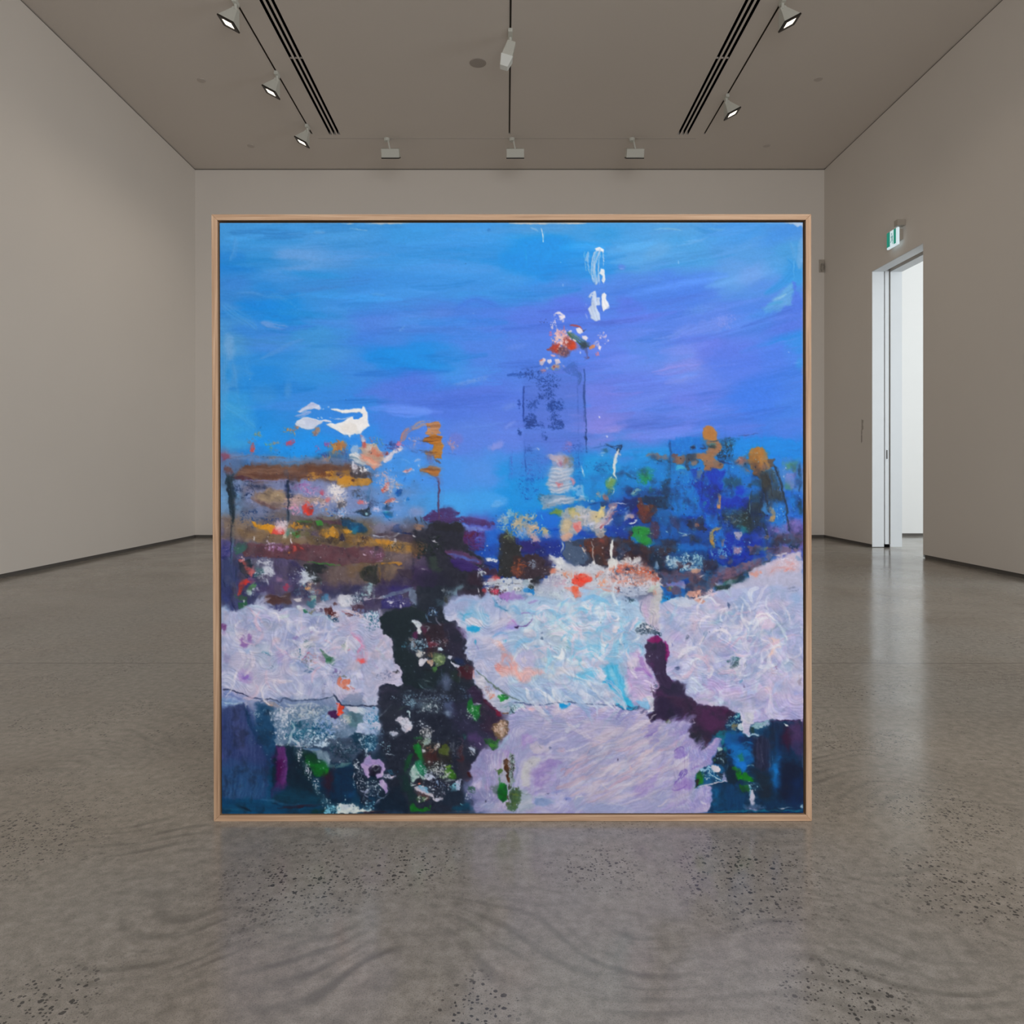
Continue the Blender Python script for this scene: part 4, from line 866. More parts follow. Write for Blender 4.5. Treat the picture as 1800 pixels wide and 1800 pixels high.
 P('140,1500 200,1480 260,1620 200,1640 150,1580',(52,66,62),r=4,a=.8,e=5); S('0,1290 30,1310',9,(210,210,220)); S('180,1330 240,1380',12,(190,190,200),dry=.2); S('160,1310 240,1310',5,(150,150,160),a=.7,dry=.4); S('85,1590 118,1610',11,(225,225,232)); P('370,1800 420,1745 460,1770 400,1800',(96,118,130),r=2); P('0,1770 30,1790 30,1800 0,1800',(110,130,150)); G(150,1400,120,120,(30,40,44),.5); B(200,1700,150,80,(34,36,56),a=.7,e=20); P('500,1640 640,1640 650,1760 520,1740',(52,34,52),a=.7,e=8,r=4)
 S('270,1775 285,1790',14,(160,180,190),dry=.2); S('595,1770 597,1800',10,(205,210,220),sm=False)
 # light band right of it
 P('660,1260 780,1240 800,1300 780,1500 650,1480',(30,104,200),a=.85,e=4,r=4,dry=.05,v=18); P('650,1380 770,1370 780,1480 660,1490',(24,70,160),a=.7,e=5,r=4); P('660,1500 720,1490 770,1510 760,1540 680,1530',(205,212,226),r=2.4,dry=.2); S('650,1540 770,1570',40,(36,64,140),a=.8,dry=.2); S('680,1490 690,1510',14,(224,228,236)); K(780,1330,10,14,3,(225,230,236),.6,1.2); P('640,1590 760,1600 780,1660 660,1640',(60,40,60),r=3,a=.9); G(620,1620,40,60,(190,200,215),.6); S('610,1620 640,1660',16,(190,205,215),dry=.2); P('680,1680 760,1650 790,1670 760,1700 690,1710',(200,80,80),r=2.4,v=24); G(730,1730,90,60,(205,205,214),.7)
 # pale tower base and blue block
 P('890,800 1200,780 1240,1050 870,1050',(0,142,216),a=.6,e=8,r=5); G(900,660,20,120,(60,100,190),.35,sc=1.4); G(1100,680,120,120,(50,90,180),.25,sc=1.4); G(1050,830,110,130,(10,90,180),.3,sc=1.4); P('880,600 1240,580 1240,760 880,780',(84,124,212),a=.4,e=6); S('1020,440 1025,600 1035,860',8,(30,70,150),a=.8,dry=.35,tp=0); S('885,620 880,780',7,(70,110,200),a=.6,dry=.3); G(1480,500,70,70,(40,80,170),.35,sc=1.4); G(1490,700,60,120,(20,90,170),.35,sc=1.4)
 for (x, y, a_, b_, cv) in ((1080,100,60,40,.45),(1060,250,60,70,.6),(1110,290,90,50,.5),(1300,130,80,60,.5),(1290,240,60,60,.55),(1310,300,80,36,.7),(1160,30,50,40,.4),(970,360,22,36,.75),(1200,400,26,30,.6),(1050,290,36,36,.8),(1060,510,30,40,.5),(1240,40,60,60,.35),(1180,370,30,30,.4)):
     G(x, y, a_, b_, (18,56,128), cv, sc=1.1, a=.85)
 S('1005,0 1005,210',9,(26,60,140),a=.85,dry=.3,tp=0,sm=False); S('1550,0 1560,230 1575,540',10,(26,60,120),a=.85,dry=.4,tp=0); B(1565,415,10,14,(24,56,110)); S('970,80 972,150',12,(50,80,170),a=.6,dry=.4); S('1400,205 1520,210',22,(124,140,226),a=.6,br=.5,e=3); B(1700,240,180,70,(124,130,218),a=.5,e=20); S('1689,215 1690,232',11,(228,228,240),sm=False); B(1755,396,9,8,(220,220,236)); S('1120,508 1150,526',12,(205,214,236))
 B(1420,470,20,22,(170,130,190),a=.8); G(1400,500,50,50,(130,120,190),.4)
 # white plume
 P('1225,570 1290,555 1380,565 1440,600 1460,700 1430,760 1440,850 1420,900 1340,910 1250,900 1215,840 1230,740 1260,680 1250,600',(168,176,196),r=3,e=4,a=.85,v=24,ang=-12); P('1230,570 1340,560 1390,600 1350,630 1260,610',(206,186,186),r=2.4,dry=.12,v=18); B(1390,620,34,40,(176,140,110),r=4,dry=.1,v=24); B(1430,610,20,50,(110,120,90),a=.8,r=4,dry=.25); B(1335,640,22,22,(196,110,130),r=3,dry=.1); G(1310,600,60,34,(215,180,170),.5)
 for (yy_, x0_, x1_) in ((690,1250,1420),(725,1240,1425),(760,1230,1420),(790,1225,1430),(830,1220,1460),(870,1230,1450),(900,1240,1420)):
     S([(x0_, yy_), ((x0_ + x1_) / 2, yy_ + 6), (x1_, yy_ - 22)], 20, (204,204,214), a=.75, br=.6, dry=.1, e=1.5, bs=1.2); S([(x0_ + 10, yy_ + 16), ((x0_ + x1_) / 2, yy_ + 20), (x1_ - 20, yy_ - 8)], 9, (140,150,176), a=.7, br=.4, dry=.15)
 S('1290,600 1340,680 1360,760',20,(214,210,214),a=.6,dry=.3); B(1330,830,26,18,(196,120,130),r=3,dry=.2); B(1440,800,16,28,(196,140,160),r=3,dry=.2); P('1430,910 1460,880 1480,895 1450,930',(24,150,214),r=1.6); S('1380,900 1450,870 1530,850 1545,930',30,(176,196,226),a=.75,dry=.2); P('1480,880 1540,870 1545,940 1480,930',(130,180,226),a=.7,r=2,e=3)
 S('1525,650 1540,720 1550,770',16,(196,214,234),a=.9,dry=.1); P('1160,960 1240,920 1400,940 1460,960 1560,930 1580,940 1560,980 1440,1000 1300,1040 1180,1050 1150,1000',(150,160,180),r=3,e=3,a=.85,ang=-14,v=26); S('1230,1000 1350,970 1470,940',22,(206,208,220),a=.8,dry=.2,br=.5); S('1180,1030 1300,1010',26,(140,140,140),a=.7,dry=.2); G(1200,960,70,50,(60,110,150),.45); S('1340,1010 1440,985',16,(190,196,210),a=.7,dry=.2); S('1520,930 1580,945 1582,1000',12,(200,216,236),dry=.3); P('1460,980 1500,975 1500,1000 1460,1010',(10,140,214),a=.8)
 K(1640,760,140,120,22,(160,205,235),.5,1.2,a=.7); S('1540,640 1680,600 1780,570',30,(60,150,216),a=.5,br=.5,e=4); G(1700,670,120,50,(20,100,170),.35,sc=1.4); P('1545,800 1750,780 1760,960 1560,980',(2,142,216),a=.7,e=6,r=4); S('1600,990 1640,985',20,(215,220,230),dry=.2); S('1590,1015 1680,1000',12,(26,70,130),a=.8,dry=.3); S('1700,545 1750,550',12,(200,220,240)); S('1700,560 1720,565',9,(215,225,240)); B(1750,470,30,12,(30,80,110),r=3,dry=.3); B(1745,520,26,22,(30,80,90),r=3,dry=.3); S('1620,500 1800,470',10,(50,100,170),a=.6,dry=.4)
 S('1640,1440 1635,1490',10,(200,205,214),a=.9)
 # cream smudges
 for (x, y, a_, b_, c, cv, ro) in ((830,1140,60,50,(150,170,190),.75,0),(880,1090,40,60,(130,180,210),.6,-20),(820,1200,60,50,(120,160,190),.6,0),(960,1180,60,100,(160,160,150),.65,0),(1040,1130,90,60,(150,160,160),.6,0),(1010,1190,110,70,(176,164,140),.6,20),(1060,1250,80,80,(150,150,160),.55,0),(1100,1230,60,60,(190,165,140),.6,30),(980,1270,80,60,(110,150,200),.6,0),(1200,1260,50,40,(190,176,140),.8,0),(1220,1300,60,24,(176,160,190),.7,0),(1100,1310,40,50,(180,150,160),.7,-20)):
     G(x, y, a_, b_, c, cv, rot=ro, v=24)
 B(860,1160,40,26,(110,150,170),a=.7,r=4,dry=.2); S('1080,1270 1120,1310 1150,1340',34,(190,170,170),a=.85,dry=.1,br=.5); B(1125,1335,30,24,(190,160,170),r=3,a=.9); S('1070,1130 1110,1090',14,(170,200,226),a=.7,dry=.3); S('1170,1110 1180,1160',10,(110,190,236),a=.8); S('1190,1230 1320,1240',24,(10,70,170),a=.8,dry=.2); B(1250,1180,80,60,(0,110,210),a=.5,e=12)
 P('1330,1060 1440,1040 1560,1030 1640,1060 1780,1050 1800,1100 1790,1200 1740,1290 1680,1300 1600,1230 1540,1250 1460,1280 1440,1330 1380,1340 1340,1290 1330,1200 1350,1140',(186,178,170),r=4,e=4,a=.8,v=26,dry=.08); G(1310,1085,60,40,(110,140,70),.75); B(1440,1070,40,26,(130,140,80),a=.8,r=4,dry=.15,v=24); B(1470,1110,60,40,(196,180,130),r=5,a=.8,v=20); B(1390,1210,50,50,(196,176,140),r=5,a=.85,v=20); G(1560,1120,80,70,(180,180,190),.6); P('1450,1190 1500,1150 1540,1200 1560,1250 1500,1270 1460,1250',(206,140,140),r=3,dry=.1,v=24); B(1490,1225,24,26,(204,110,110),a=.8,r=3)
 P('1335,1290 1380,1265 1440,1270 1450,1300 1400,1340 1350,1330',(204,164,146),r=2,v=22); S('1500,1130 1580,1120 1620,1160 1640,1220',24,(200,196,206),a=.8,br=.5); S('1560,1200 1640,1180 1680,1140',26,(196,200,220),dry=.2); B(1590,1220,40,24,(60,120,200),a=.8,r=4,dry=.15); B(1420,1290,30,20,(190,150,130),a=.6); P('1660,1080 1720,1060 1750,1090 1700,1150 1670,1180 1640,1140',(206,190,140),r=3,v=24,dry=.05); B(1640,1110,34,40,(196,180,150),r=4,a=.8,dry=.1)
 S('1660,1230 1720,1170 1790,1080',40,(206,196,206),br=.6,dry=.05,bs=1.1); S('1690,1220 1750,1170 1795,1110',16,(196,110,110),dry=.1); S('1700,1240 1780,1170',14,(220,214,222)); P('1650,1260 1740,1260 1740,1300 1690,1325 1650,1300',(166,156,152),r=3,v=20,a=.9); P('1690,1210 1720,1200 1720,1230 1690,1240',(200,90,100),r=2); P('1700,1020 1760,1030 1740,1060 1690,1050',(196,184,130),r=2.5,dry=.1); S('1770,1200 1790,1230',20,(190,200,230),dry=.2); G(1700,920,50,50,(150,150,160),.5); P('1700,1000 1760,980 1800,980 1800,1020 1720,1040',(16,40,90),r=3,a=.9)
 P('1540,1240 1660,1310 1720,1330 1800,1240 1800,1300 1700,1350 1560,1300 1480,1290',(20,70,170),a=.75,r=3,e=3)
 # navy and grey under the cream
 P('780,1300 860,1260 900,1290 1000,1330 1120,1360 1230,1380 1300,1400 1260,1470 1100,1500 960,1500 790,1480',(30,44,110),a=.9,e=4,r=4,v=22); P('980,1340 1130,1350 1150,1400 1060,1450 980,1420',(46,36,110),a=.8,e=4,r=4); P('1140,1350 1330,1330 1350,1470 1220,1460 1180,1400',(24,50,140),a=.8,e=4,r=4,dry=.05); P('785,1290 850,1250 910,1300 930,1360 1000,1400 980,1500 1000,1640 880,1680 780,1650 780,1500',(44,46,50),r=3,e=2.5,v=12); G(870,1290,60,60,(110,120,90),.5); S('880,1300 910,1340',20,(150,140,90),a=.7,dry=.3); S('975,1430 985,1400',10,(200,205,215),dry=.2); K(1070,1360,10,10,3,(205,210,220),.6,1.1)
 P('920,1480 1080,1460 1200,1500 1260,1560 1240,1640 1160,1690 1000,1690 900,1660',(60,44,48),r=4,a=.9,v=18); G(980,1580,80,70,(150,80,50),.5,v=24); G(940,1610,50,60,(120,70,60),.5); G(1080,1550,40,50,(120,130,150),.45); S('1080,1560 1100,1600',14,(130,140,160),a=.7,dry=.3); P('1180,1480 1230,1470 1270,1530 1200,1560',(50,44,80),r=3,a=.8)
 P('1370,1340 1470,1330 1560,1400 1590,1500 1540,1560 1440,1560 1370,1490',(72,90,118),r=2,e=2,v=8); P('1380,1350 1540,1320 1600,1330 1560,1400 1460,1370',(50,60,80),r=3,a=.8); P('1560,1330 1660,1320 1800,1290 1800,1480 1760,1560 1680,1560 1620,1480 1580,1420',(82,50,46),r=4,a=.95,v=16); G(1600,1410,80,60,(130,60,40),.4); P('1660,1470 1720,1480 1720,1580 1640,1560',(50,44,52),a=.8,r=4,e=4); S('1358,1340 1356,1400 1352,1450',12,(196,200,200),a=.95,br=.1); S('1620,1350 1630,1420 1640,1500 1660,1540',9,(196,196,196),a=.9,br=.1); S('1540,1400 1560,1440',16,(196,190,186),dry=.2); B(1700,1340,26,16,(130,66,60),a=.8)
 # white burst
 P('1230,1455 1260,1480 1300,1500 1340,1490 1400,1540 1440,1560 1560,1580 1640,1520 1660,1550 1740,1580 1800,1540 1800,1800 1180,1800 1160,1720 1200,1680 1260,1620 1290,1560 1250,1500',(190,194,206),r=4,e=2,v=22,dry=.04); G(1230,1720,120,90,(150,150,180),.5); G(1330,1560,60,60,(206,210,216),.8); S('1235,1460 1280,1510 1330,1560',26,(222,224,226),h=.9); S('1330,1490 1360,1560',20,(215,218,224),h=.9); S('1645,1510 1650,1560',20,(222,222,224),h=.9)
 P('1240,1600 1280,1580 1310,1610 1290,1640 1250,1630',(206,130,110),r=2.4,v=20); G(1420,1640,90,40,(206,150,130),.5); P('1440,1690 1470,1650 1560,1640 1610,1670 1630,1700 1580,1730 1520,1760 1480,1750 1440,1720',(214,80,66),r=2.6,v=26,h=.85); S('1480,1680 1560,1710 1600,1690',22,(230,70,50),a=.9); S('1520,1660 1590,1650',18,(220,120,100),dry=.2); S('1460,1740 1480,1800',44,(206,100,80),dry=.2); S('1560,1740 1540,1790',30,(206,130,110),dry=.3); P('1650,1640 1720,1600 1750,1610 1690,1670 1650,1680',(206,120,100),r=2.4,dry=.2,v=24); G(1740,1720,70,60,(215,160,140),.45); G(1340,1740,80,50,(190,160,180),.5); S('1350,1650 1400,1680',14,(190,120,100),dry=.3); S('1700,1570 1740,1620',14,(196,206,216)); P('1760,1560 1790,1560 1800,1640 1770,1640',(120,130,150),r=3,dry=.2)
 P('780,1690 900,1680 1040,1690 1080,1680 1140,1720 1180,1760 1180,1800 660,1800 660,1720',(186,194,206),r=3.5,v=18,dry=.06); P('1090,1660 1170,1650 1150,1750 1100,1760 1070,1720',(44,46,56),r=4,dry=.2,v=16); P('1000,1700 1040,1690 1055,1740 1020,1760 990,1740',(156,176,190),r=1.6,h=.8); S('830,1725 980,1728',7,(110,110,120),a=.8,dry=.2); G(820,1760,120,40,(60,60,70),.4); G(700,1770,60,40,(40,60,120),.5); B(1000,1790,26,14,(30,120,200),r=3); B(740,1780,30,14,(180,60,60),r=3,dry=.2); P('1080,1760 1140,1740 1150,1790 1090,1800',(36,40,48),r=3,dry=.2)
 # ================= right city
 tile(1065, 690, 5.1429)
 B(60,330,120,30,(140,140,220),rot=-14,a=.7,e=8,ang=-14); S('0,430 180,410 320,370',50,(120,132,220),a=.5,br=.5,e=5); S('20,350 140,340',26,(150,146,222),a=.6,br=.5,e=3); S('110,560 300,540 440,540 580,520',70,(22,146,222),a=.7,br=.4,e=5); S('280,590 460,560',20,(80,156,226),a=.6,br=.5,e=2)
 P('1040,430 1300,400 1560,420 1770,440 1770,620 1560,580 1400,520 1200,500 1060,520',(6,134,220),a=.75,e=7,r=5,ang=-3,v=14)
 P('575,430 650,410 880,412 900,440 900,560 800,560 590,560',(18,116,206),a=.9,e=4,r=3,v=12); K(700,480,150,70,40,(90,180,220),.4,1,a=.7); S('580,430 585,640',20,(20,80,140),a=.7,dry=.3); P('1040,420 1190,400 1210,415 1150,440 1140,540 1040,560',(20,110,176),a=.85,r=3,e=2,dry=.1); G(1100,460,70,60,(30,60,80),.55,sc=1.4); K(1110,470,50,40,16,(120,190,215),.5,1.2); S('1120,440 1130,520 1140,540',14,(30,50,66),a=.8,dry=.3)
 P('870,350 900,295 935,288 975,310 1000,360 1020,430 980,435 880,430',(172,120,66),r=1.6,e=1.6,v=8,h=.8); P('890,440 1030,440 1045,480 1020,560 960,580 1060,650 1050,690 960,690 910,735 890,680 870,610 800,560 900,545 930,480',(150,110,84),r=2.4,e=2,v=12,ang=0); P('800,560 960,560 970,600 870,610',(150,112,80),r=2,a=.9); P('900,640 1060,640 1050,690 960,700 910,730',(142,104,80),r=2.4,a=.9,ang=0); S('940,445 1020,435 1060,410',10,(40,50,56),a=.9); S('1200,395 1300,380 1370,368',7,(60,70,120),a=.7,dry=.3); B(955,487,30,17,(26,50,60),r=2); B(945,465,34,12,(60,130,140),a=.7,r=2,dry=.2); S('880,460 900,500 860,500',16,(30,44,80),a=.9); B(790,500,22,22,(24,50,90),r=3); K(800,490,30,20,6,(110,170,200),.6,1.2)
 P('720,560 820,556 840,610 820,640 790,600 750,640 760,700 735,720 715,640',(54,68,88),r=2.4,v=12); B(795,628,28,22,(140,116,104),r=2); P('625,575 700,560 715,600 690,655 640,655 625,620',(140,100,78),r=2.4,e=2,a=.95,v=12); P('600,565 640,560 635,620 605,630',(120,70,60),a=.8,r=3,dry=.2); P('640,660 720,655 725,700 650,700',(70,170,206),r=2.4,a=.9); G(680,730,50,20,(170,150,120),.6); P('370,570 430,555 540,570 560,600 520,610 440,590',(130,110,110),r=3,e=3,a=.85); B(430,582,18,14,(50,60,90),r=3); S('440,595 480,610 530,635',8,(26,60,90),a=.85); S('310,645 360,640 440,600',8,(26,80,120),a=.8)
 S('570,600 575,690 580,780',30,(50,80,100),a=.7,dry=.3); G(560,740,30,120,(40,70,100),.45,sc=1.4); P('590,700 740,720 860,760 800,830 600,830',(20,116,200),a=.7,e=5,r=4,dry=.05); P('770,700 830,680 850,760 800,770',(10,60,170),r=3,a=.85); P('820,720 870,700 880,720 860,790 800,800',(90,110,140),r=2.5,a=.8,dry=.1); S('800,800 850,820',12,(160,160,170),a=.7,dry=.3); K(700,780,110,80,26,(120,190,226),.4,1.1,a=.7)
 P('1280,600 1300,530 1350,500 1410,495 1460,550 1470,600 1510,620 1500,690 1440,710 1400,740 1390,780 1350,740 1310,700',(166,116,58),r=2.6,e=2.4,v=14,h=.7); P('1310,640 1390,640 1400,770 1340,740',(120,86,64),r=3,a=.8,e=3); B(1440,670,40,36,(130,100,90),r=4,a=.85,dry=.1); S('1430,620 1450,690 1430,700',8,(60,50,50),a=.8,dry=.2); P('1460,600 1520,600 1530,660 1490,690',(86,70,66),r=3,a=.8); P('1150,640 1210,590 1260,580 1290,640 1260,670 1300,740 1270,750 1210,680',(140,106,104),r=3,e=2.4,v=16); B(1270,670,18,34,(20,90,140),r=3,a=.9); S('1195,590 1240,610',16,(190,110,110),a=.7,dry=.3)
 P('1010,560 1060,540 1180,600 1170,640 1060,630 1000,620',(14,90,150),a=.85,r=4,e=3,dry=.1); S('1010,600 1080,640 1180,640 1200,620',20,(20,44,90),a=.9,dry=.1); G(1080,560,80,60,(20,50,70),.45,sc=1.3); S('1140,600 1145,700',14,(110,140,180),a=.6,dry=.4); P('1060,640 1230,650 1300,750 1200,790 1070,760',(20,120,206),a=.8,e=4,r=4,dry=.06); K(1160,700,110,60,26,(130,190,226),.4,1,a=.7); K(1240,580,60,60,10,(170,205,226),.5,1.2)
 P('1060,790 1180,770 1240,800 1200,860 1080,860',(30,76,96),a=.75,r=5,e=5,dry=.15); P('1280,820 1380,790 1420,800 1400,850 1300,850',(36,66,86),a=.85,r=4,e=4); P('1050,870 1300,850 1390,860 1380,920 1200,940 1060,930',(14,100,190),a=.8,e=5,r=5,v=20); B(1210,885,44,40,(6,60,190),a=.9,r=4,e=6)
 P('880,730 960,700 1060,710 1060,780 1040,860 1030,1000 1020,1090 900,1090 860,990 840,880 780,860 860,800',(2,56,176),a=.92,e=5,r=5,v=12,ang=90); P('800,850 900,860 900,960 800,930',(4,70,180),a=.8,e=6,r=5); G(820,830,90,50,(10,50,150),.5); B(910,800,26,34,(20,110,190),a=.7,e=6); S('890,720 880,800',20,(14,50,110),a=.7,dry=.3); P('600,840 780,850 860,980 880,1080 760,1120 600,1110',(6,112,196),a=.85,e=6,r=5,ang=90,v=16); S('630,850 650,1000 660,1100',26,(10,90,150),a=.6,dry=.3); S('700,960 705,1080',16,(40,140,196),a=.5,dry=.3); K(720,900,130,100,30,(110,180,226),.4,1.1,a=.7); S('800,960 802,1060',7,(110,190,210),a=.7,dry=.3); B(890,1010,12,26,(10,120,150),a=.8)
 # green / deep patches, left part of this tile
 P('100,690 340,620 560,650 580,780 520,830 340,880 130,840',(8,128,206),a=.6,e=8,r=5); G(360,760,90,80,(20,130,110),.6); B(370,770,44,44,(20,140,90),a=.9,r=5,dry=.05); B(415,870,24,28,(26,140,90),a=.85,r=4,dry=.1); B(390,700,40,20,(30,140,110),a=.6,r=4,dry=.2); K(330,740,210,110,36,(140,200,226),.4,1.1,a=.7)
 S('80,730 180,740 280,775',22,(26,80,120),a=.8,dry=.25); P('80,710 160,700 190,730 140,770 90,750',(30,90,150),a=.7,r=4); P('150,870 330,860 500,880 560,920 480,940 200,940',(10,66,130),a=.7,r=4,e=4,dry=.1); S('230,920 280,880 310,880',24,(150,180,180),a=.8,dry=.35); S('240,930 300,900',14,(150,190,160),dry=.3); P('500,800 580,790 590,960 540,980 510,900',(24,54,80),a=.8,r=4,e=4,dry=.1); P('340,940 560,940 590,1050 480,1050 360,1010 290,960',(22,44,70),a=.9,r=4,e=3,v=12); P('170,960 300,940 310,1060 200,1060 120,1000',(16,40,100),a=.85,r=4,e=4); S('380,930 560,945',7,(60,140,190),a=.6,dry=.4)
 P('0,980 110,970 180,1020 180,1160 120,1240 0,1240',(24,70,160),a=.6,r=4,e=5); P('20,1000 90,990 110,1020 60,1060 20,1040',(150,120,140),r=3,dry=.1,a=.9); S('0,1130 60,1060 100,1040',36,(206,186,186),br=.6,dry=.1,bs=1.1); S('10,1170 60,1100 110,1070',18,(196,110,100),dry=.1); S('0,1190 60,1140',20,(216,206,216),dry=.1); S('80,1000 190,1000',12,(190,190,220),dry=.3)
 P('140,1180 200,1100 280,1020 300,1060 290,1190 240,1220 170,1210',(16,30,130),r=4,a=.85); S('160,1160 190,1120 240,1110',30,(210,190,190),dry=.1,br=.5); S('150,1130 220,1050',14,(200,205,225),dry=.2); S('200,1185 250,1175 280,1155 260,1150',12,(216,220,230),dry=.1); S('160,1060 200,1030 210,1060',12,(60,120,190),dry=.2); B(230,1120,22,16,(206,176,160),a=.9); P('0,1210 130,1190 200,1250 190,1330 0,1300',(10,60,170),a=.7,r=4,e=4); K(130,1150,130,110,30,(200,210,230),.4,1.3,a=.8)
 P('290,960 325,955 340,1010 400,1010 455,1030 465,1090 430,1130 390,1180 330,1170 295,1110',(96,52,50),r=2.6,e=2,v=12); P('330,1010 440,1020 450,1060 380,1090 330,1060',(106,66,50),a=.8,r=4,e=3,dry=.1); P('400,1150 470,1170 500,1250 480,1320 420,1320 390,1260',(76,52,78),r=4,a=.9,e=3); P('420,1130 480,1060 560,1070 600,1120 560,1210 480,1180',(14,92,160),a=.85,r=4,e=4); P('570,1090 640,1120 680,1180 650,1260 590,1200',(66,60,96),a=.75,r=4,e=4); P('480,1190 640,1240 640,1330 500,1320',(10,88,170),a=.85,r=4,e=4)
 P('240,1230 270,1205 350,1205 390,1225 392,1260 370,1300 410,1330 415,1380 380,1395 330,1380 270,1350 230,1320',(36,136,62),r=1.6,e=1.6,v=12,h=.8); P('220,1310 260,1320 300,1360 350,1385 420,1370 430,1330 440,1380 400,1400 320,1395 240,1360',(16,110,170),r=2,a=.9); S('290,1240 300,1280',8,(16,50,40)); S('285,1240 320,1238',6,(16,60,50),a=.9); S('340,1290 350,1330',20,(30,120,60),a=.5); B(400,1278,9,8,(190,190,190))
 P('0,1330 220,1350 400,1400 560,1380 640,1420 560,1480 380,1480 200,1440 0,1420',(58,42,50),a=.95,r=4,e=4,v=14); P('0,1400 300,1440 420,1480 420,1560 200,1560 0,1520',(52,36,46),a=.9,r=5,e=5,v=14); G(130,1440,120,60,(90,60,70),.4); P('380,1440 500,1460 520,1600 440,1620 400,1560',(24,44,66),a=.9,r=4,e=4); P('500,1330 640,1330 640,1440 520,1420',(52,50,66),a=.85,r=4,e=4)
 P('760,1160 860,1110 900,1140 900,1230 860,1250 750,1230 740,1200',(40,44,70),r=4,a=.92,v=14); P('780,1200 810,1180 850,1190 845,1210 790,1215',(150,96,80),r=2,dry=.1); P('900,1100 1010,1090 1030,1200 960,1220 910,1200',(6,108,206),r=4,e=4,a=.9); P('740,1240 880,1250 930,1260 940,1340 820,1380 640,1380 680,1300',(20,72,150),a=.85,r=4,e=4); P('760,1300 830,1300 830,1350 770,1350',(60,60,70),a=.8,r=4,e=3); S('680,1320 720,1290 790,1290',18,(26,50,70),a=.9,dry=.1); S('690,1290 760,1270',14,(190,200,215),dry=.3); S('540,1250 560,1260',14,(206,215,225)); S('660,1260 740,1270',9,(150,190,205),dry=.3); P('640,1370 830,1370 960,1390 900,1430 780,1440 640,1430',(8,104,190),a=.85,r=4,e=4)
 # dark tree right of centre
 P('1050,1100 1180,1060 1300,1020 1310,930 1400,900 1420,1080 1400,1200 1300,1290 1230,1260 1120,1200 1060,1140',(40,52,60),a=.85,r=6,e=6,dry=.08,v=18,ang=90); P('1180,1070 1280,1050 1290,1190 1230,1260 1160,1180',(44,56,54),a=.8,r=5,e=5); S('1300,930 1305,1080',14,(110,150,160),a=.7,dry=.3); S('1290,1080 1310,1280',34,(36,50,56),a=.8,dry=.2); P('1040,960 1300,940 1290,1020 1180,1050 1050,1060',(6,50,170),a=.85,r=4,e=5,v=14); P('1050,1040 1130,1050 1110,1120 1050,1110',(30,60,90),a=.7,r=4); G(1160,1110,90,60,(120,130,130),.35); K(1190,1100,110,70,16,(150,190,210),.5,1.4)
 S('1010,910 1025,960 1020,1050',30,(176,126,80),dry=.15,v=22); P('1005,1010 1040,1015 1030,1055 1005,1050',(196,140,96),r=2); K(1020,960,20,70,14,(190,150,110),.6,1.6); S('1000,1080 1030,1180 1040,1240',20,(16,50,100),a=.7,dry=.3); K(1060,1200,60,60,26,(196,190,180),.5,1.2); P('1200,1220 1260,1210 1290,1260 1240,1300 1200,1280',(30,120,130),a=.8,r=4,e=4,dry=.1)
 P('1390,720 1460,700 1530,700 1560,800 1590,900 1620,1000 1640,1100 1600,1040 1570,980 1470,980 1420,880',(56,66,70),a=.88,r=4,e=4,dry=.06,v=20,ang=75); P('1400,740 1500,720 1520,780 1430,900',(56,54,52),a=.8,r=4,e=4); S('1480,720 1500,850 1510,960',16,(40,84,140),a=.7,dry=.3); S('1530,640 1570,760 1600,900 1630,1050 1655,1200 1660,1300',22,(40,56,72),a=.9,dry=.1,tp=.1); S('1390,900 1410,1050 1430,1180 1460,1290',34,(36,48,64),a=.9,dry=.1); S('1470,980 1480,1080',40,(36,46,60),a=.85,dry=.1); P('1420,980 1480,990 1470,1100 1430,1100',(60,130,190),a=.8,r=4,e=3,dry=.1)
 P('1520,980 1600,980 1640,1120 1640,1240 1520,1230 1490,1100',(20,120,210),a=.8,e=5,r=4,dry=.06,v=18); K(1560,1100,70,90,30,(170,200,230),.5,1.3); S('1490,1030 1510,1100 1505,1170',46,(186,132,72),dry=.12,v=26); P('1485,1120 1530,1130 1530,1170 1490,1175',(196,140,76),r=2.5,h=.8); S('1555,1240 1575,1290',22,(196,130,70),dry=.2); K(1530,1050,30,50,10,(190,150,110),.5,1.3)
 P('1580,600 1770,600 1770,900 1600,880 1560,740',(66,130,200),a=.6,e=8,r=5,dry=.05); B(1680,650,60,50,(80,140,110),a=.8,r=6,dry=.15); B(1660,830,40,44,(70,130,110),a=.8,r=5,dry=.1); P('1620,740 1700,720 1730,800 1690,860 1620,820',(124,130,196),a=.75,e=4,r=4,dry=.1); S('1700,640 1715,760 1720,880',30,(100,90,170),a=.6,dry=.35); S('1750,640 1755,780 1750,900',26,(36,60,80),a=.8,dry=.3); P('1600,880 1770,900 1770,1120 1680,1120 1620,960',(20,104,206),a=.75,e=6,r=5,v=18); B(1700,980,40,60,(10,120,200),a=.7,e=8); S('1690,1000 1700,1090',14,(10,60,90),a=.6,dry=.3); B(1755,1040,20,60,(20,60,50),a=.8,r=4); B(1755,1180,20,36,(60,40,120),a=.9,r=4,dry=.2); K(1620,720,30,60,10,(190,200,230),.5,1.2); S('1606,750 1608,770',9,(205,215,235),sm=False)
 P('1600,1180 1770,1150 1770,1260 1660,1290 1480,1300 1500,1250',(126,110,180),a=.85,e=7,r=4,v=14); P('1490,1290 1660,1270 1770,1270 1770,1370 1620,1350 1520,1340',(76,66,90),a=.85,e=6,r=4); P('1480,1320 1600,1310 1770,1330 1770,1370 1620,1380 1500,1390',(60,54,68),a=.85,r=4,e=4,dry=.06); S('1655,1180 1660,1280',12,(44,60,90),a=.8)
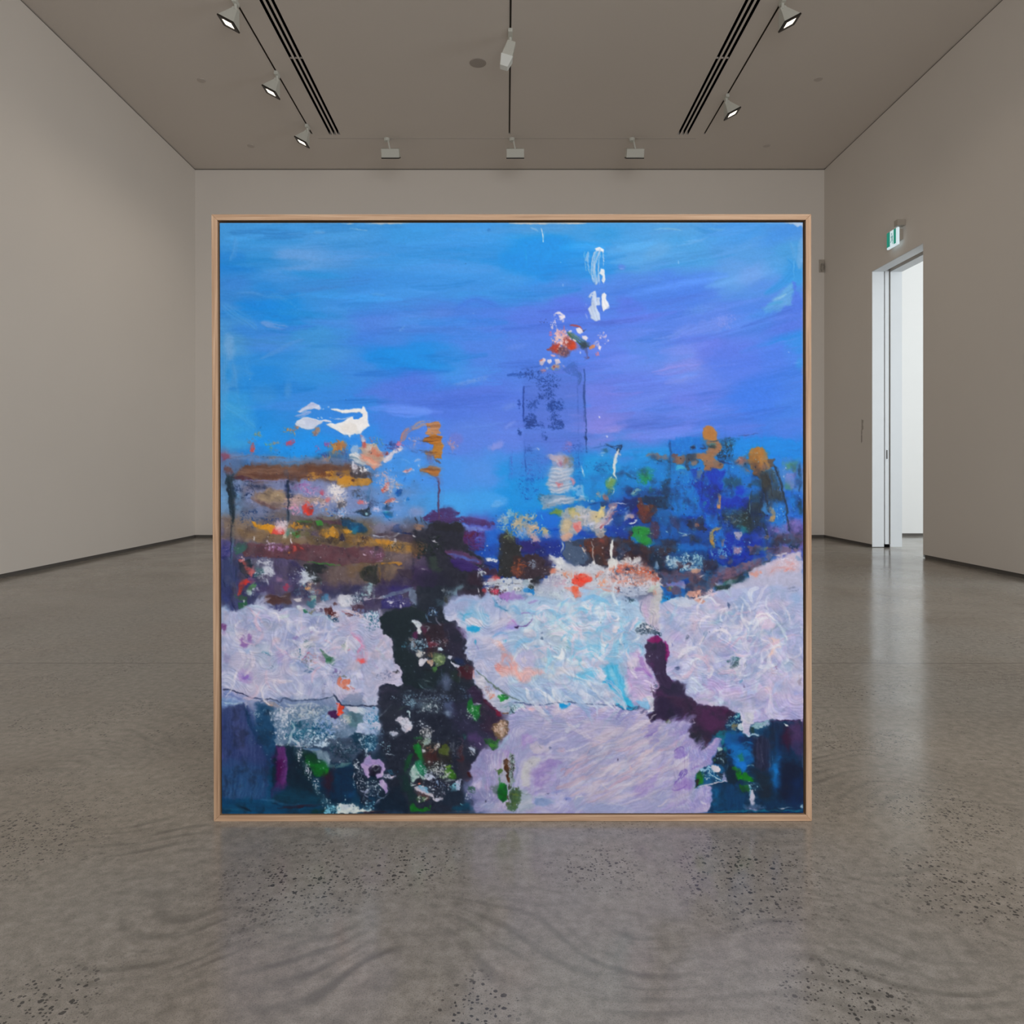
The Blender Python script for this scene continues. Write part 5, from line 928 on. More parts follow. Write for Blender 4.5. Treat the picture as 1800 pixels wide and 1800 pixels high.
 # ochre arch and blue dots
 S('975,1400 960,1330 955,1260 990,1230 1040,1235',40,(190,142,64),dry=.14,v=24,h=.8); K(990,1310,50,90,26,(196,160,100),.6,1.8); P('990,1260 1080,1250 1090,1400 1040,1420 990,1390',(26,110,206),a=.85,r=4,e=3); P('1030,1330 1080,1320 1080,1390 1050,1400',(120,116,140),r=3,a=.9); P('1090,1260 1130,1260 1180,1310 1260,1340 1300,1420 1260,1480 1180,1500 1090,1470 1080,1380',(4,50,160),r=3,e=2.5,v=14); P('1140,1270 1220,1260 1230,1300 1190,1330',(150,150,180),r=2.5,dry=.08); B(1185,1430,36,40,(150,130,160),r=3,dry=.08); K(1180,1380,120,110,36,(190,205,230),.5,1.5); P('1280,1390 1360,1370 1420,1400 1380,1460 1300,1460',(110,86,104),r=4,a=.9,v=16); S('1440,1290 1460,1330',40,(180,120,70),dry=.1); P('1420,1400 1480,1375 1470,1420 1430,1440',(160,150,80),r=2.4,dry=.06); S('1460,1320 1450,1380',20,(60,70,90),a=.8)
 P('920,1420 980,1415 1080,1420 1090,1480 1180,1510 1260,1480 1310,1500 1200,1560 1080,1570 1010,1540 940,1500',(10,50,150),r=3,e=3,v=14); B(1045,1490,20,22,(110,90,110),r=2); B(1120,1525,22,20,(110,96,130),r=2,a=.9); K(1030,1450,90,60,30,(170,205,230),.5,1.4); S('950,1430 970,1480',10,(190,215,230)); S('1060,1575 1090,1572',13,(225,228,235)); G(1010,1460,60,40,(90,150,200),.5)
 # white froth on the blue
 P('550,1560 560,1520 640,1490 780,1470 860,1490 900,1560 860,1600 700,1620 570,1600',(40,100,150),a=.8,r=5,e=4); G(600,1540,60,60,(170,196,214),.7,v=16); G(730,1540,130,80,(176,200,216),.5,v=16); G(840,1510,60,60,(150,190,206),.55); K(740,1550,190,80,70,(190,210,222),.5,1.4); P('640,1540 690,1520 690,1580 660,1620',(60,40,56),a=.85,r=3); S('710,1560 770,1540 740,1600',14,(80,40,50),a=.8,dry=.2); P('890,1520 1000,1520 1020,1600 940,1660 880,1600',(56,46,66),a=.9,r=4,e=3); P('420,1600 460,1540 490,1600 470,1610',(130,150,176),r=2.5,dry=.1)
 P('500,1640 700,1630 900,1660 1000,1660 1050,1720 900,1760 700,1740 540,1740',(86,72,96),a=.9,r=4,e=4,ang=4,v=16); P('700,1680 800,1640 900,1670 980,1690 900,1740 760,1720',(96,76,92),r=3,a=.9,ang=-6,v=18); P('770,1620 800,1590 850,1595 840,1620 790,1635',(196,150,130),r=2.5,dry=.1,v=22); S('835,1670 890,1648',14,(222,226,234),h=.9); P('690,1700 730,1670 750,1720 710,1740',(20,60,140),r=3); B(930,1660,40,50,(40,110,160),a=.85,r=5,dry=.15); S('1100,1610 1115,1640',12,(216,200,205))
 P('540,1720 700,1700 720,1760 640,1790 560,1770',(120,120,180),r=3,a=.9,v=16); P('520,1780 620,1760 720,1770 760,1740 780,1790 700,1800 520,1800',(20,100,190),r=3,a=.9,v=20); B(570,1765,30,12,(130,140,100),r=3,dry=.1); P('740,1720 860,1690 1000,1740 960,1790 800,1800',(96,74,84),r=4,a=.85,v=18); S('640,1740 700,1760',16,(100,150,205),dry=.2)
 P('1020,1590 1200,1560 1380,1490 1440,1490 1340,1580 1200,1680 1080,1720 1000,1700',(110,86,110),r=3.5,e=3,ang=-28,v=22); S('1050,1640 1200,1600 1380,1500',30,(130,100,116),a=.7,br=.5,e=2); S('1060,1700 1200,1660 1400,1560 1500,1480',30,(60,60,66),a=.85,dry=.15); P('1040,1740 1100,1700 1260,1650 1300,1620 1280,1680 1120,1760 1050,1790',(44,76,84),r=3,dry=.05,v=16); S('1060,1740 1160,1690',34,(46,100,90),a=.8,dry=.15); P('970,1750 1040,1740 1060,1790 1000,1800',(30,60,66),r=3,dry=.1); P('1440,1440 1560,1400 1700,1390 1770,1410 1700,1440 1560,1470 1460,1500',(110,96,120),r=4,a=.85,dry=.1,v=18); G(1690,1390,70,26,(30,50,80),.5); G(1520,1420,80,40,(90,66,90),.45)
 # crust of white, orange and grey
 P('0,1600 30,1550 60,1500 100,1540 200,1500 310,1500 330,1550 400,1580 420,1640 500,1680 520,1800 0,1800',(196,196,206),r=5,e=3,v=24,dry=.05); P('20,1500 45,1490 60,1500 80,1510 100,1490 108,1550 80,1590 20,1590 10,1540',(210,212,212),r=1.6,h=.95); S('60,1330 40,1420 45,1500',22,(214,216,216),a=.95,br=.1,tp=.3,h=.95); S('70,1320 58,1350',18,(216,216,216)); G(250,1510,80,30,(214,216,210),.75); G(170,1600,130,50,(206,110,80),.7,v=24); G(280,1620,150,50,(196,110,80),.6,v=24); G(360,1620,60,70,(200,90,60),.6); S('100,1580 140,1610 100,1640',40,(214,96,70),dry=.2); G(230,1700,220,90,(206,196,206),.55); G(110,1700,110,70,(206,150,140),.4); G(460,1690,60,30,(180,80,60),.55); G(320,1680,150,70,(190,120,100),.4); G(240,1640,200,100,(110,110,130),.35,sc=1.5); P('470,1720 500,1750 510,1800 380,1800 400,1750',(176,190,186),r=4,dry=.08,v=18); S('130,1530 180,1515',12,(220,224,222)); B(30,1770,30,30,(196,110,90),r=4,dry=.2)
 # the pale bank on the right
 P('1300,1620 1480,1530 1600,1480 1700,1450 1772,1450 1772,1800 1010,1800 1160,1740 1280,1680',(176,178,204),r=3,e=2.4,v=12,h=.6); P('1360,1600 1500,1520 1640,1470 1740,1460 1740,1600 1600,1600 1480,1660',(196,176,190),a=.6,e=8,r=6,v=18); S('1480,1620 1560,1580 1620,1580 1700,1600',30,(200,150,150),a=.6,dry=.3); B(1340,1640,44,20,(206,150,140),r=4,dry=.15); S('1540,1480 1600,1460 1640,1450',18,(216,216,226)); S('1570,1520 1500,1580',26,(206,170,170),a=.7,dry=.3); G(1660,1560,80,60,(206,150,150),.4); K(1560,1500,100,40,16,(190,150,180),.5,1.4); B(1740,1490,26,20,(120,150,190),a=.7,r=4); G(1600,1540,160,50,(210,205,222),.45)
 # the white stalk
 S('115,500 95,580 80,650 75,700',26,(186,196,206),a=.95,br=.15,h=.9,tp=.15); P('90,510 120,500 130,560 100,570',(180,176,196),r=2); S('70,690 70,740 100,780 110,810',18,(206,210,206),h=.9); P('20,780 60,750 95,790 80,850 30,870 0,850',(110,150,90),r=3,dry=.1,v=22); S('20,800 60,760',16,(200,210,190),dry=.2); G(40,860,40,50,(120,160,110),.55); S('60,860 70,900 50,940',16,(200,205,210),dry=.3); S('0,460 60,490 100,500',16,(24,50,90),dry=.3); P('95,500 145,465 135,510 130,540 100,520',(20,60,100),r=2,dry=.15); S('0,540 14,545',10,(30,60,90)); G(20,950,40,40,(150,110,110),.6)

 # ================= lower left bank
 tile(385, 1030, 6.7925)
 P('0,0 560,0 540,200 420,260 300,240 220,320 100,280 40,250 0,240',(56,62,104),a=.85,e=8,r=5,ang=85,v=14); S('170,0 160,150 200,300',50,(40,46,84),a=.7,dry=.2,br=.4); S('30,80 90,170 160,300',60,(60,72,130),a=.6,br=.5,e=4); P('440,0 700,0 760,60 700,100 500,100 420,60',(80,68,104),a=.7,e=8,r=5)
 P('225,100 230,40 260,0 300,0 295,50 265,105',(192,58,52),r=2.4,v=20); P('340,0 430,0 400,60 350,40',(84,140,90),r=4,a=.85,dry=.1); P('320,80 390,50 385,120 330,110',(170,190,190),r=4,dry=.25); K(400,60,80,70,24,(214,222,236),.5,1.4); S('450,30 490,70',20,(190,195,215),dry=.25); P('190,100 300,120 370,130 330,180 230,170',(44,100,66),r=4,a=.85,dry=.12,v=18); P('235,210 300,190 340,210 300,260 240,270',(44,104,70),r=4,a=.85,dry=.1); S('290,160 298,200',10,(226,230,236)); K(295,165,14,30,5,(224,228,236),.6,1.4); P('770,0 830,0 810,60 780,50',(150,50,90),r=3,a=.85)
 P('540,130 600,100 720,120 860,80 870,210 780,240 640,220 540,200',(82,58,56),r=3,e=3,a=.95,ang=-6,v=18); S('600,110 740,130 860,85',14,(60,40,44),a=.8,dry=.2); S('560,170 700,175 840,150',12,(60,44,60),a=.6,dry=.3); S('740,125 800,115',14,(205,200,205)); P('540,210 700,220 860,220 860,270 740,310 600,270',(84,92,130),a=.85,e=5,r=4,dry=.08); G(700,260,110,40,(60,60,110),.5)
 P('870,20 1100,0 1300,40 1450,20 1600,0 1800,0 1800,200 1500,180 1300,120 1000,120 880,120',(52,54,88),a=.85,e=8,r=5,v=16); P('895,150 950,135 990,140 980,175 940,185',(214,210,214),r=1.4,h=.9); K(1000,60,130,90,26,(90,130,160),.8,2.4); G(1120,80,70,60,(150,170,190),.5); G(1060,30,60,30,(196,150,110),.55); G(1180,90,60,60,(150,110,110),.5); P('1090,120 1150,110 1160,160 1110,180',(150,180,170),r=3,dry=.15,a=.9); P('1220,130 1310,110 1320,190 1240,200',(70,130,170),r=4,a=.85,dry=.1); P('1050,170 1150,160 1180,240 1110,270 1040,230',(60,120,140),r=4,a=.8,dry=.15)
 P('930,250 970,235 1010,250 1030,280 1070,300 1040,325 990,315 950,290',(190,205,214),r=3,dry=.06,v=18); P('1000,290 1050,280 1060,330 1010,330',(44,110,90),r=3,a=.9); G(1100,290,60,40,(120,120,100),.5)
 P('1160,180 1240,190 1330,240 1280,330 1160,320 1150,240',(176,176,196),r=5,dry=.25,v=20); P('1260,280 1320,250 1370,300 1440,330 1430,390 1360,400 1280,330',(90,52,56),r=4,dry=.12,v=18); P('1400,150 1450,115 1540,110 1600,130 1590,220 1540,250 1440,240 1420,200',(206,208,220),r=2.4,v=12,h=.9); S('1455,212 1480,205',8,(120,120,140)); P('1330,200 1400,190 1430,240 1360,250',(84,52,54),r=3,dry=.15); P('1550,210 1650,200 1800,230 1800,320 1640,330 1560,260',(84,66,84),r=5,dry=.12,v=22); S('1450,270 1600,310 1700,360 1800,380',40,(206,190,200),dry=.3); S('1460,300 1560,340',16,(196,110,110),a=.7,dry=.35); P('1500,330 1590,330 1600,360 1530,370',(96,56,62),r=3,dry=.15); P('1300,340 1420,390 1460,420 1390,440 1320,400',(50,80,110),r=4,dry=.15); P('1600,120 1800,60 1800,200 1650,190',(56,76,104),r=5,dry=.2,v=18); G(1650,150,120,70,(160,170,190),.45); G(1700,330,110,60,(100,110,150),.5); G(1200,300,80,30,(70,70,100),.5); K(1400,360,120,60,50,(206,200,212),.5,1.5); K(1700,150,100,100,40,(190,205,215),.5,1.4); P('1440,390 1600,380 1800,400 1800,470 1560,460 1460,440',(172,180,212),r=4,a=.9,dry=.2); K(1560,440,60,24,12,(60,90,120),.5,1.3)
 P('40,260 100,290 180,310 230,320 300,260 380,230 470,225 540,260 640,290 720,330 800,280 880,265 960,310 1040,340 1180,340 1260,360 1330,410 1400,450 1600,470 1800,480 1800,1270 1480,1290 1300,1330 1100,1360 800,1340 600,1360 420,1320 200,1260 40,1210',(174,180,212),r=2.5,e=3,v=8,h=.5)
 swirl(460,1100,70,40,46,[(184,188,216),(165,175,210),(176,176,212),(180,190,216),(190,182,212)],ln=(16,40),wd=(5,11))
 swirl(560,1130,90,60,80,[(182,186,216),(165,172,210),(190,180,212),(176,186,212),(160,170,206),(196,186,210)],ln=(16,44),wd=(4,10))
 swirl(610,1180,60,40,40,[(190,192,220),(170,178,214),(182,180,214)],ln=(16,40),wd=(4,9))
 S('30,280 80,260 110,300',60,(140,170,214),a=.7,e=5); S('230,310 330,250 440,230 540,260',30,(176,200,224),a=.8,br=.3,e=3); S('730,330 820,270 900,280 960,320',22,(160,180,214),a=.8,e=3); S('1050,345 1180,345 1280,370 1370,430',22,(182,206,224),a=.85,e=3); S('720,330 640,290',16,(110,120,160),a=.6,e=4); B(1130,430,70,40,(146,156,200),rot=-20,a=.8,e=6,r=4); B(1250,550,80,60,(150,160,202),a=.8,e=8,r=5); B(830,600,60,110,(150,160,205),rot=20,a=.7,e=10); P('760,520 860,480 920,560 860,680 780,640',(156,166,206),a=.6,e=8,r=5)
 P('910,580 1000,510 1090,490 1160,485 1170,510 1140,550 1180,600 1120,620 1000,640 940,610',(196,198,220),r=2.4,v=10,h=.9,a=.9); S('1080,510 1150,500',22,(214,220,232),h=.9); B(1100,548,16,8,(160,150,190)); B(940,628,40,20,(140,130,184),rot=-10,a=.85,r=3); S('870,660 950,750 1020,820',10,(110,120,140),a=.75,dry=.25); B(1050,690,40,44,(120,140,150),a=.8,r=4,dry=.25); G(1050,700,50,50,(80,110,120),.45); G(1110,680,60,50,(176,180,170),.5); B(1130,640,60,40,(200,180,190),a=.5,e=8)
 B(320,650,72,74,(142,110,172),r=3,e=6,v=8); S('330,500 320,560',34,(190,170,205),a=.5,e=5); B(60,495,36,36,(110,60,120),r=4,a=.9,dry=.08); B(60,560,24,30,(140,120,180),a=.6); B(390,450,44,24,(160,160,190),a=.7,r=3,dry=.15); S('350,440 430,420',14,(205,205,220),a=.8); B(690,650,50,40,(196,180,196),a=.7,e=7); B(100,870,50,60,(150,140,180),a=.7,e=8,r=4); G(440,710,60,30,(120,140,170),.4)
 P('400,720 560,680 640,800 620,930 480,920 420,840',(184,194,214),a=.7,e=10,r=6); B(570,805,30,18,(100,150,180),r=3,dry=.1); K(570,800,60,30,12,(60,120,150),.5,1.4); B(340,790,40,40,(146,170,210),a=.7,e=6); S('340,860 340,930 320,980',30,(190,205,220),a=.7,dry=.2); S('350,880 330,960',8,(206,220,226),a=.8); K(630,960,20,30,7,(70,80,110),.5,1.2); S('660,920 620,1000 640,1080',8,(190,196,216),a=.7)
 B(320,1080,100,80,(172,150,204),r=4,e=8,a=.85); B(310,1080,40,36,(140,110,190),r=3,e=5,dry=.06); B(360,1110,24,20,(150,140,200),a=.8); S('100,1050 165,1080 175,1150 165,1240',26,(130,150,190),a=.6,dry=.2); B(110,1120,50,60,(180,186,214),a=.7,e=6); S('60,930 100,1050',20,(130,140,180),a=.5,dry=.3)
 B(780,880,90,90,(152,152,204),a=.75,e=12); S('740,930 880,940 840,960',24,(140,160,200),a=.6,dry=.15); S('800,760 830,840',20,(110,130,170),a=.7,dry=.2); B(740,800,60,40,(186,160,200),a=.7,e=7); P('860,780 940,770 1010,820 1010,880 940,890 860,860',(190,196,216),r=3,a=.85,v=14); S('940,790 1000,830',14,(90,130,150),a=.8,dry=.25); K(960,800,50,50,18,(60,120,150),.5,1.5); S('1080,780 1040,830 990,880',12,(160,90,130),a=.85,dry=.1); G(1100,860,120,80,(196,150,150),.4); G(1060,880,90,60,(130,130,140),.35,sc=1.4); S('1070,820 1060,900',6,(200,150,150),a=.7); S('1130,810 1140,900 1120,960',10,(190,140,150),a=.6,dry=.3); B(1230,870,50,60,(170,140,160),a=.7,r=4,dry=.2)
 S('1210,760 1280,830 1370,910',60,(90,140,110),a=.9,dry=.12,tp=.6); B(1340,890,50,40,(50,110,76),r=4,a=.9,rot=30); S('1180,700 1300,690 1400,780 1500,860',50,(160,176,212),a=.7,e=5); S('1200,680 1350,640 1460,740',14,(190,180,206),a=.6,e=3); S('1020,920 1080,980 1170,1020',16,(80,120,130),a=.8,dry=.15); B(1060,1015,30,16,(80,110,150),a=.8,r=3); B(960,940,70,40,(130,150,196),a=.7,e=7); S('1130,1000 1170,1020',8,(150,90,110),a=.8); B(920,1000,60,60,(178,186,214),a=.6,e=8)
 P('1380,660 1480,600 1620,600 1660,700 1560,800 1440,800',(196,192,210),a=.6,e=8,r=6); K(1490,710,50,40,20,(90,120,130),.5,1.5); G(1500,720,70,60,(170,180,180),.45); S('1580,560 1680,630 1740,740 1720,850',60,(216,140,180),a=.75,dry=.15,br=.4,e=4); S('1640,600 1700,680',20,(226,130,160),a=.7,dry=.2); S('1660,800 1700,700',30,(214,130,170),a=.7,dry=.2); B(1690,900,46,34,(224,96,96),r=3,e=5); B(1680,850,40,40,(214,150,180),a=.6,e=6); S('1540,770 1580,740',16,(206,140,160),a=.7,dry=.2); B(1550,480,110,60,(186,170,200),a=.5,e=10); B(1640,960,60,60,(196,190,200),a=.6,e=8)
 P('1410,1100 1450,1070 1480,1130 1550,1110 1550,1160 1480,1180 1540,1210 1560,1240 1490,1230 1440,1190 1405,1150',(204,124,104),r=2.6,dry=.06,v=22); G(1480,1080,60,30,(120,130,130),.5); S('1560,1190 1620,1230',16,(190,140,150),dry=.3); K(1600,1240,40,30,10,(90,90,120),.5,1.1); G(1400,1040,70,60,(130,120,170),.4); K(1380,1080,50,70,22,(100,100,150),.5,1.3); S('1500,1060 1590,1000',26,(140,150,190),a=.6,dry=.2); G(1260,1180,50,30,(130,130,180),.4)
 S('650,1110 680,1220 740,1300',22,(200,208,226),a=.85,h=.9,br=.3); S('870,1150 930,1250 1010,1290',18,(200,208,226),a=.85,h=.9,br=.3); S('700,1110 740,1160 820,1140',20,(206,160,190),a=.6,dry=.2); S('800,1140 850,1135',14,(110,120,140),a=.8,dry=.2); S('670,1080 720,1160 700,1120',10,(120,140,180),a=.6,dry=.3); B(1170,1150,70,60,(174,186,216),a=.7,e=8); S('1040,1130 1080,1080 1130,1070',10,(140,150,190),a=.6,dry=.2); B(1050,1100,50,40,(156,160,208),a=.6,e=7)
 # charcoal line
 S('45,1225 200,1260 340,1320 500,1350',14,(54,62,92),a=.9,dry=.12,tp=.05); P('40,1235 200,1275 340,1330 500,1360 330,1392 40,1392',(120,140,190),a=.85,e=4,r=4,ang=20,v=24); S('60,1270 200,1320 320,1380',20,(90,110,170),a=.7,dry=.2); S('40,1330 120,1370 200,1390',22,(110,170,206),a=.7,dry=.15); S('500,1385 560,1350 640,1345 720,1380',14,(54,62,92),a=.9,dry=.12,tp=.05); S('730,1385 780,1340 900,1365 1050,1365 1090,1350 1200,1360 1280,1340 1380,1310',14,(50,66,96),a=.9,dry=.1,tp=.05); S('1280,1350 1370,1320 1400,1380',20,(180,210,226),a=.8); S('1365,1285 1400,1330 1450,1385',14,(50,56,80),a=.95,tp=.1)
 tile(385, 1225, 6.7925)
 P('40,0 260,40 400,30 520,50 640,0 900,0 1360,0 1500,90 1800,100 1800,480 1300,580 900,600 640,560 440,160 380,100 150,120 40,110',(126,146,184),a=.55,e=8,r=6,v=18)
 P('40,20 200,10 320,60 230,100 120,130 40,120',(120,150,200),r=3,e=4,ang=16,v=26,a=.95); S('60,60 200,80 300,60',20,(160,196,216),a=.7,dry=.2); S('340,20 440,40 500,50',16,(186,196,214),a=.8,dry=.1); P('40,120 180,110 300,80 360,160 400,300 480,480 590,680 590,900 560,1200 40,1280',(52,68,112),e=6,r=4,a=.85,ang=90,v=20); P('120,130 240,120 320,300 330,640 240,660 180,500',(72,82,130),a=.7,e=14,r=6,ang=90,v=14); P('40,800 300,780 560,900 560,1220 40,1260',(44,84,128),a=.7,e=20,r=6,ang=96,v=22)
 S('320,60 330,90 322,140',14,(170,190,210),a=.8,dry=.2); S('380,80 410,180 440,320 500,430',22,(120,126,160),a=.8,dry=.12,br=.4); S('310,140 400,360 520,580 600,760',46,(20,60,96),a=.75,e=5); P('440,80 640,80 680,300 680,560 620,760 540,620 460,340',(30,72,108),e=6,r=4,a=.9,v=14); G(480,180,90,60,(120,150,176),.35,sc=1.4); S('540,50 640,90 760,150',50,(176,160,160),a=.7,dry=.15,e=3); S('560,70 640,100',20,(190,140,120),a=.7,dry=.25); S('780,60 900,100 1080,90 1200,110',40,(176,190,206),a=.8,br=.4,dry=.1); S('790,30 860,70 960,85 1150,100',10,(90,110,150),a=.7,dry=.25)
 P('620,160 760,140 1000,120 1300,120 1500,130 1740,190 1740,420 1560,480 1400,520 1310,600 1140,590 660,585 690,420 640,280',(106,132,158),r=4,e=3,a=.8,v=22); G(760,200,170,110,(190,200,216),.55); G(1000,190,220,90,(176,186,196),.5); G(1300,250,240,150,(160,180,200),.45); G(740,380,90,190,(186,196,214),.5,sc=1.5); G(1000,420,220,170,(20,86,116),.6,sc=1.5); G(1220,400,170,150,(24,80,116),.5,sc=1.5); G(1150,480,240,110,(176,200,220),.42,sc=1.6); G(1300,330,150,130,(130,160,206),.45); P('1520,190 1720,210 1740,380 1620,400 1540,320',(86,124,136),a=.8,r=5,e=5,dry=.1); P('1500,200 1560,250 1580,320 1510,330',(170,180,176),a=.7,r=4,dry=.15); S('1735,200 1740,300',7,(190,200,214),sm=False); P('1740,280 1800,280 1800,480 1640,420 1640,370',(176,190,220),r=4,dry=.2)
 S('660,580 760,582 880,588 1000,584 1080,578',14,(206,216,228),dry=.08,tp=.1); S('880,300 890,380 860,480 820,580',28,(180,206,216),a=.85,dry=.15); S('860,500 940,560 960,590',34,(190,206,220),a=.8,dry=.2); P('1140,560 1290,540 1300,600 1140,590',(176,200,222),r=3,dry=.15); S('880,280 990,270 1090,250',20,(196,206,216),a=.8,dry=.2); S('990,570 985,500',12,(190,206,220),dry=.3); S('900,330 890,400',10,(190,206,216),a=.8)
 B(1370,205,56,52,(72,36,84),r=2,e=3,v=8,h=.8); P('1410,70 1460,80 1510,110 1500,150 1470,170 1490,200 1440,230 1420,210 1410,150',(222,74,50),r=2.2,v=20,h=.8); S('1430,80 1410,150 1400,200',20,(226,170,170),dry=.15); B(1440,140,26,40,(230,80,54),a=.8); S('1440,200 1470,220',12,(214,130,120),dry=.2); S('1390,0 1440,60 1500,95 1620,105 1800,100',12,(50,66,96),a=.9,tp=.05); P('1510,110 1800,120 1800,180 1700,210 1560,170',(190,206,222),r=3,a=.95,v=14)
 P('1310,510 1560,480 1720,440 1800,450 1720,640 1600,760 1420,800 1360,780 1320,640',(72,88,112),r=4,e=3,a=.9,v=14); G(1500,640,180,130,(30,60,80),.45); K(1480,650,180,140,60,(170,190,206),.4,1.2); S('1460,620 1540,590 1560,640 1490,650',10,(150,180,200),a=.8,dry=.2); P('1560,470 1640,440 1800,470 1800,620 1700,640',(24,60,84),r=4,dry=.15); K(1740,540,80,90,50,(196,210,222),.5,1.5)
 P('1000,610 1130,620 1240,640 1330,700 1350,800 1290,840 1240,760 1130,680',(116,140,160),r=2.6,e=3,v=16,a=.95); S('1020,620 1100,630 1200,630',22,(80,120,170),a=.8,dry=.15); P('1240,760 1300,840 1380,870 1620,790 1560,770 1430,800 1330,790',(96,134,140),r=3,a=.85,dry=.08)
 P('680,590 880,590 1000,800 1100,1000 1250,1240 900,1300 640,1240 620,900',(16,42,58),e=5,r=4,a=.9,v=10); P('680,590 800,590 815,800 815,1060 770,1100 660,1200 620,1190 690,980 700,760',(86,44,104),r=2.4,e=5,v=16,ang=92); P('690,770 770,760 760,900 720,1010 690,980',(70,10,70),a=.8,e=6,r=3); S('790,640 800,900 770,1040 740,1080',26,(116,70,140),a=.7,br=.4,e=3); S('680,1060 640,1140',44,(72,34,84),a=.7,e=5)
 P('880,600 1000,640 1240,820 1100,1000 1000,900',(14,42,52),a=.9,e=6,r=4); P('1040,790 1020,700 1110,700 1200,740 1260,800 1330,850 1320,930 1250,960 1170,950 1100,860',(18,100,44),r=2.4,e=4,v=18); P('1000,630 1150,690 1260,800 1100,780 1040,740',(16,56,46),a=.8,e=6,r=4); K(1230,800,60,60,7,(170,215,190),.5,1.3); P('1270,860 1330,860 1320,930 1270,920',(24,130,40),a=.8,e=3,r=2)
 S('890,600 1000,760 1100,950 1200,1150 1330,1310',46,(70,96,116),a=.45,dry=.35,tp=.05,e=2); K(960,680,40,90,46,(206,216,226),.5,1.4); K(1070,880,46,110,56,(206,216,226),.5,1.4); K(1170,1060,46,110,56,(206,216,226),.5,1.4); K(1280,1240,60,90,60,(206,216,226),.5,1.4)
 P('1340,860 1560,800 1640,900 1620,1100 1560,1280 1300,1240 1200,1060',(10,48,76),a=.9,e=8,r=5,v=10); P('1240,920 1370,870 1350,1120 1290,1200 1260,1060',(64,26,44),a=.75,e=12,r=5); B(1560,1160,60,30,(14,72,116),a=.7,e=8); K(1500,1200,20,30,3,(200,215,226),.8,1.4); P('640,1100 820,1080 1200,1160 1280,1290 900,1320 600,1260',(8,70,96),a=.7,e=14,r=5,ang=4,v=14)
 S('500,1220 640,1240 800,1280 1000,1290',30,(60,110,150),a=.8,br=.4,e=3); S('640,1270 800,1320 900,1320',24,(16,34,56),a=.8,dry=.1); P('40,1230 300,1210 700,1280 1250,1290 1250,1340 500,1380 40,1390',(8,70,104),a=.8,e=6,r=4,ang=4,v=16); S('180,1280 280,1330 380,1360',30,(8,36,52),a=.8,e=3); S('50,1330 160,1345 300,1365 380,1375',26,(40,96,130),a=.8,br=.4); S('700,1330 900,1310 1250,1290',36,(56,34,50),a=.8,dry=.1); P('1100,1350 1290,1340 1290,1390 1100,1390',(14,52,40),a=.8,e=4,r=3)
 for k_ in range(12):
     S([(70 + k_ * 42, 980), (60 + k_ * 42, 1100), (30 + k_ * 38, 1220)], 8, (70,130,165), a=.4, dry=.25, br=.3)
 P('1300,1300 1360,1310 1330,1390 1270,1390',(120,190,215),r=4,dry=.25); P('1400,1330 1440,1270 1520,1290 1640,1300 1720,1330 1800,1340 1800,1370 1420,1390',(206,216,214),r=4,dry=.1,v=12,h=.9); K(1500,1300,110,40,50,(222,232,232),.5,1.4); K(1380,1340,70,50,50,(150,210,226),.5,1.3)
 P('1610,800 1700,640 1800,620 1800,1300 1700,1260 1640,1100 1590,960',(28,40,58),a=.9,e=5,r=5,v=14); K(1700,1000,100,160,90,(196,206,222),.4,1.2); K(1660,820,60,80,40,(200,212,226),.5,1.6); S('1630,790 1650,840 1690,860',12,(210,220,235)); S('1610,900 1605,980',10,(190,200,215),dry=.2); P('1705,800 1740,740 1800,690 1800,960 1760,900 1720,850',(160,142,190),r=1.6,h=.8); S('1780,850 1770,880 1800,930',16,(40,30,60)); S('1690,1120 1740,1140 1780,1120 1740,1170 1790,1190',14,(180,186,216),dry=.1); K(1720,1240,80,40,16,(180,200,220),.5,1.3)
 # ================= the dark figure
 tile(640, 1030, 6.7925)
 P('0,0 620,0 560,150 600,220 540,250 300,280 200,300 0,330',(64,58,92),e=5,r=5,a=.9,v=18); G(60,60,80,90,(150,180,190),.5); K(60,60,80,80,30,(206,216,222),.5,1.3); P('260,0 560,0 480,60 300,90',(52,44,104),a=.85,e=6,r=4); P('0,150 140,130 210,110 260,110 270,130 200,145 20,170',(206,196,214),r=2.4,dry=.1); S('200,130 380,90 500,60 580,10',44,(110,132,160),a=.9,br=.4,dry=.08); P('540,0 620,90 620,230 560,220 530,120',(120,140,166),r=3,a=.85,v=18); P('210,260 220,170 300,120 420,110 460,160 540,150 550,230 480,260 300,280',(58,56,112),r=3,e=2.4,v=16); K(400,180,160,70,50,(206,206,222),.5,1.4); K(300,190,40,20,8,(220,220,232),.8,2); P('0,240 200,250 200,310 80,320 0,300',(80,76,104),a=.85,r=4,e=3,dry=.05)
 P('0,330 190,300 190,470 240,560 340,620 340,800 350,920 440,960 450,1100 480,1180 420,1240 200,1190 180,1392 0,1392',(184,186,214),e=3,r=4,v=14,h=.5); G(100,400,110,110,(60,110,130),.35,sc=1.4); K(90,380,110,80,70,(30,90,120),.5,1.3); K(90,330,100,40,40,(206,230,240),.5,1.5); swirl(665,1145,24,50,26,[(196,190,216),(190,180,206),(176,186,216),(206,190,206)],ln=(12,30),wd=(4,8)); S('0,690 30,800 20,920',40,(214,150,170),a=.6,dry=.15,e=4); S('0,890 15,880',34,(224,110,120),a=.8,e=4); B(130,820,60,60,(206,180,190),a=.6,e=8); G(300,1080,110,70,(110,120,160),.35,sc=1.5); K(250,1080,110,70,34,(80,90,120),.5,1.3); P('340,1020 400,1000 430,1030 380,1040',(80,80,90),r=2,dry=.1); B(160,560,60,60,(196,190,214),a=.6,e=8); S('70,540 140,520',12,(150,150,180),a=.6)
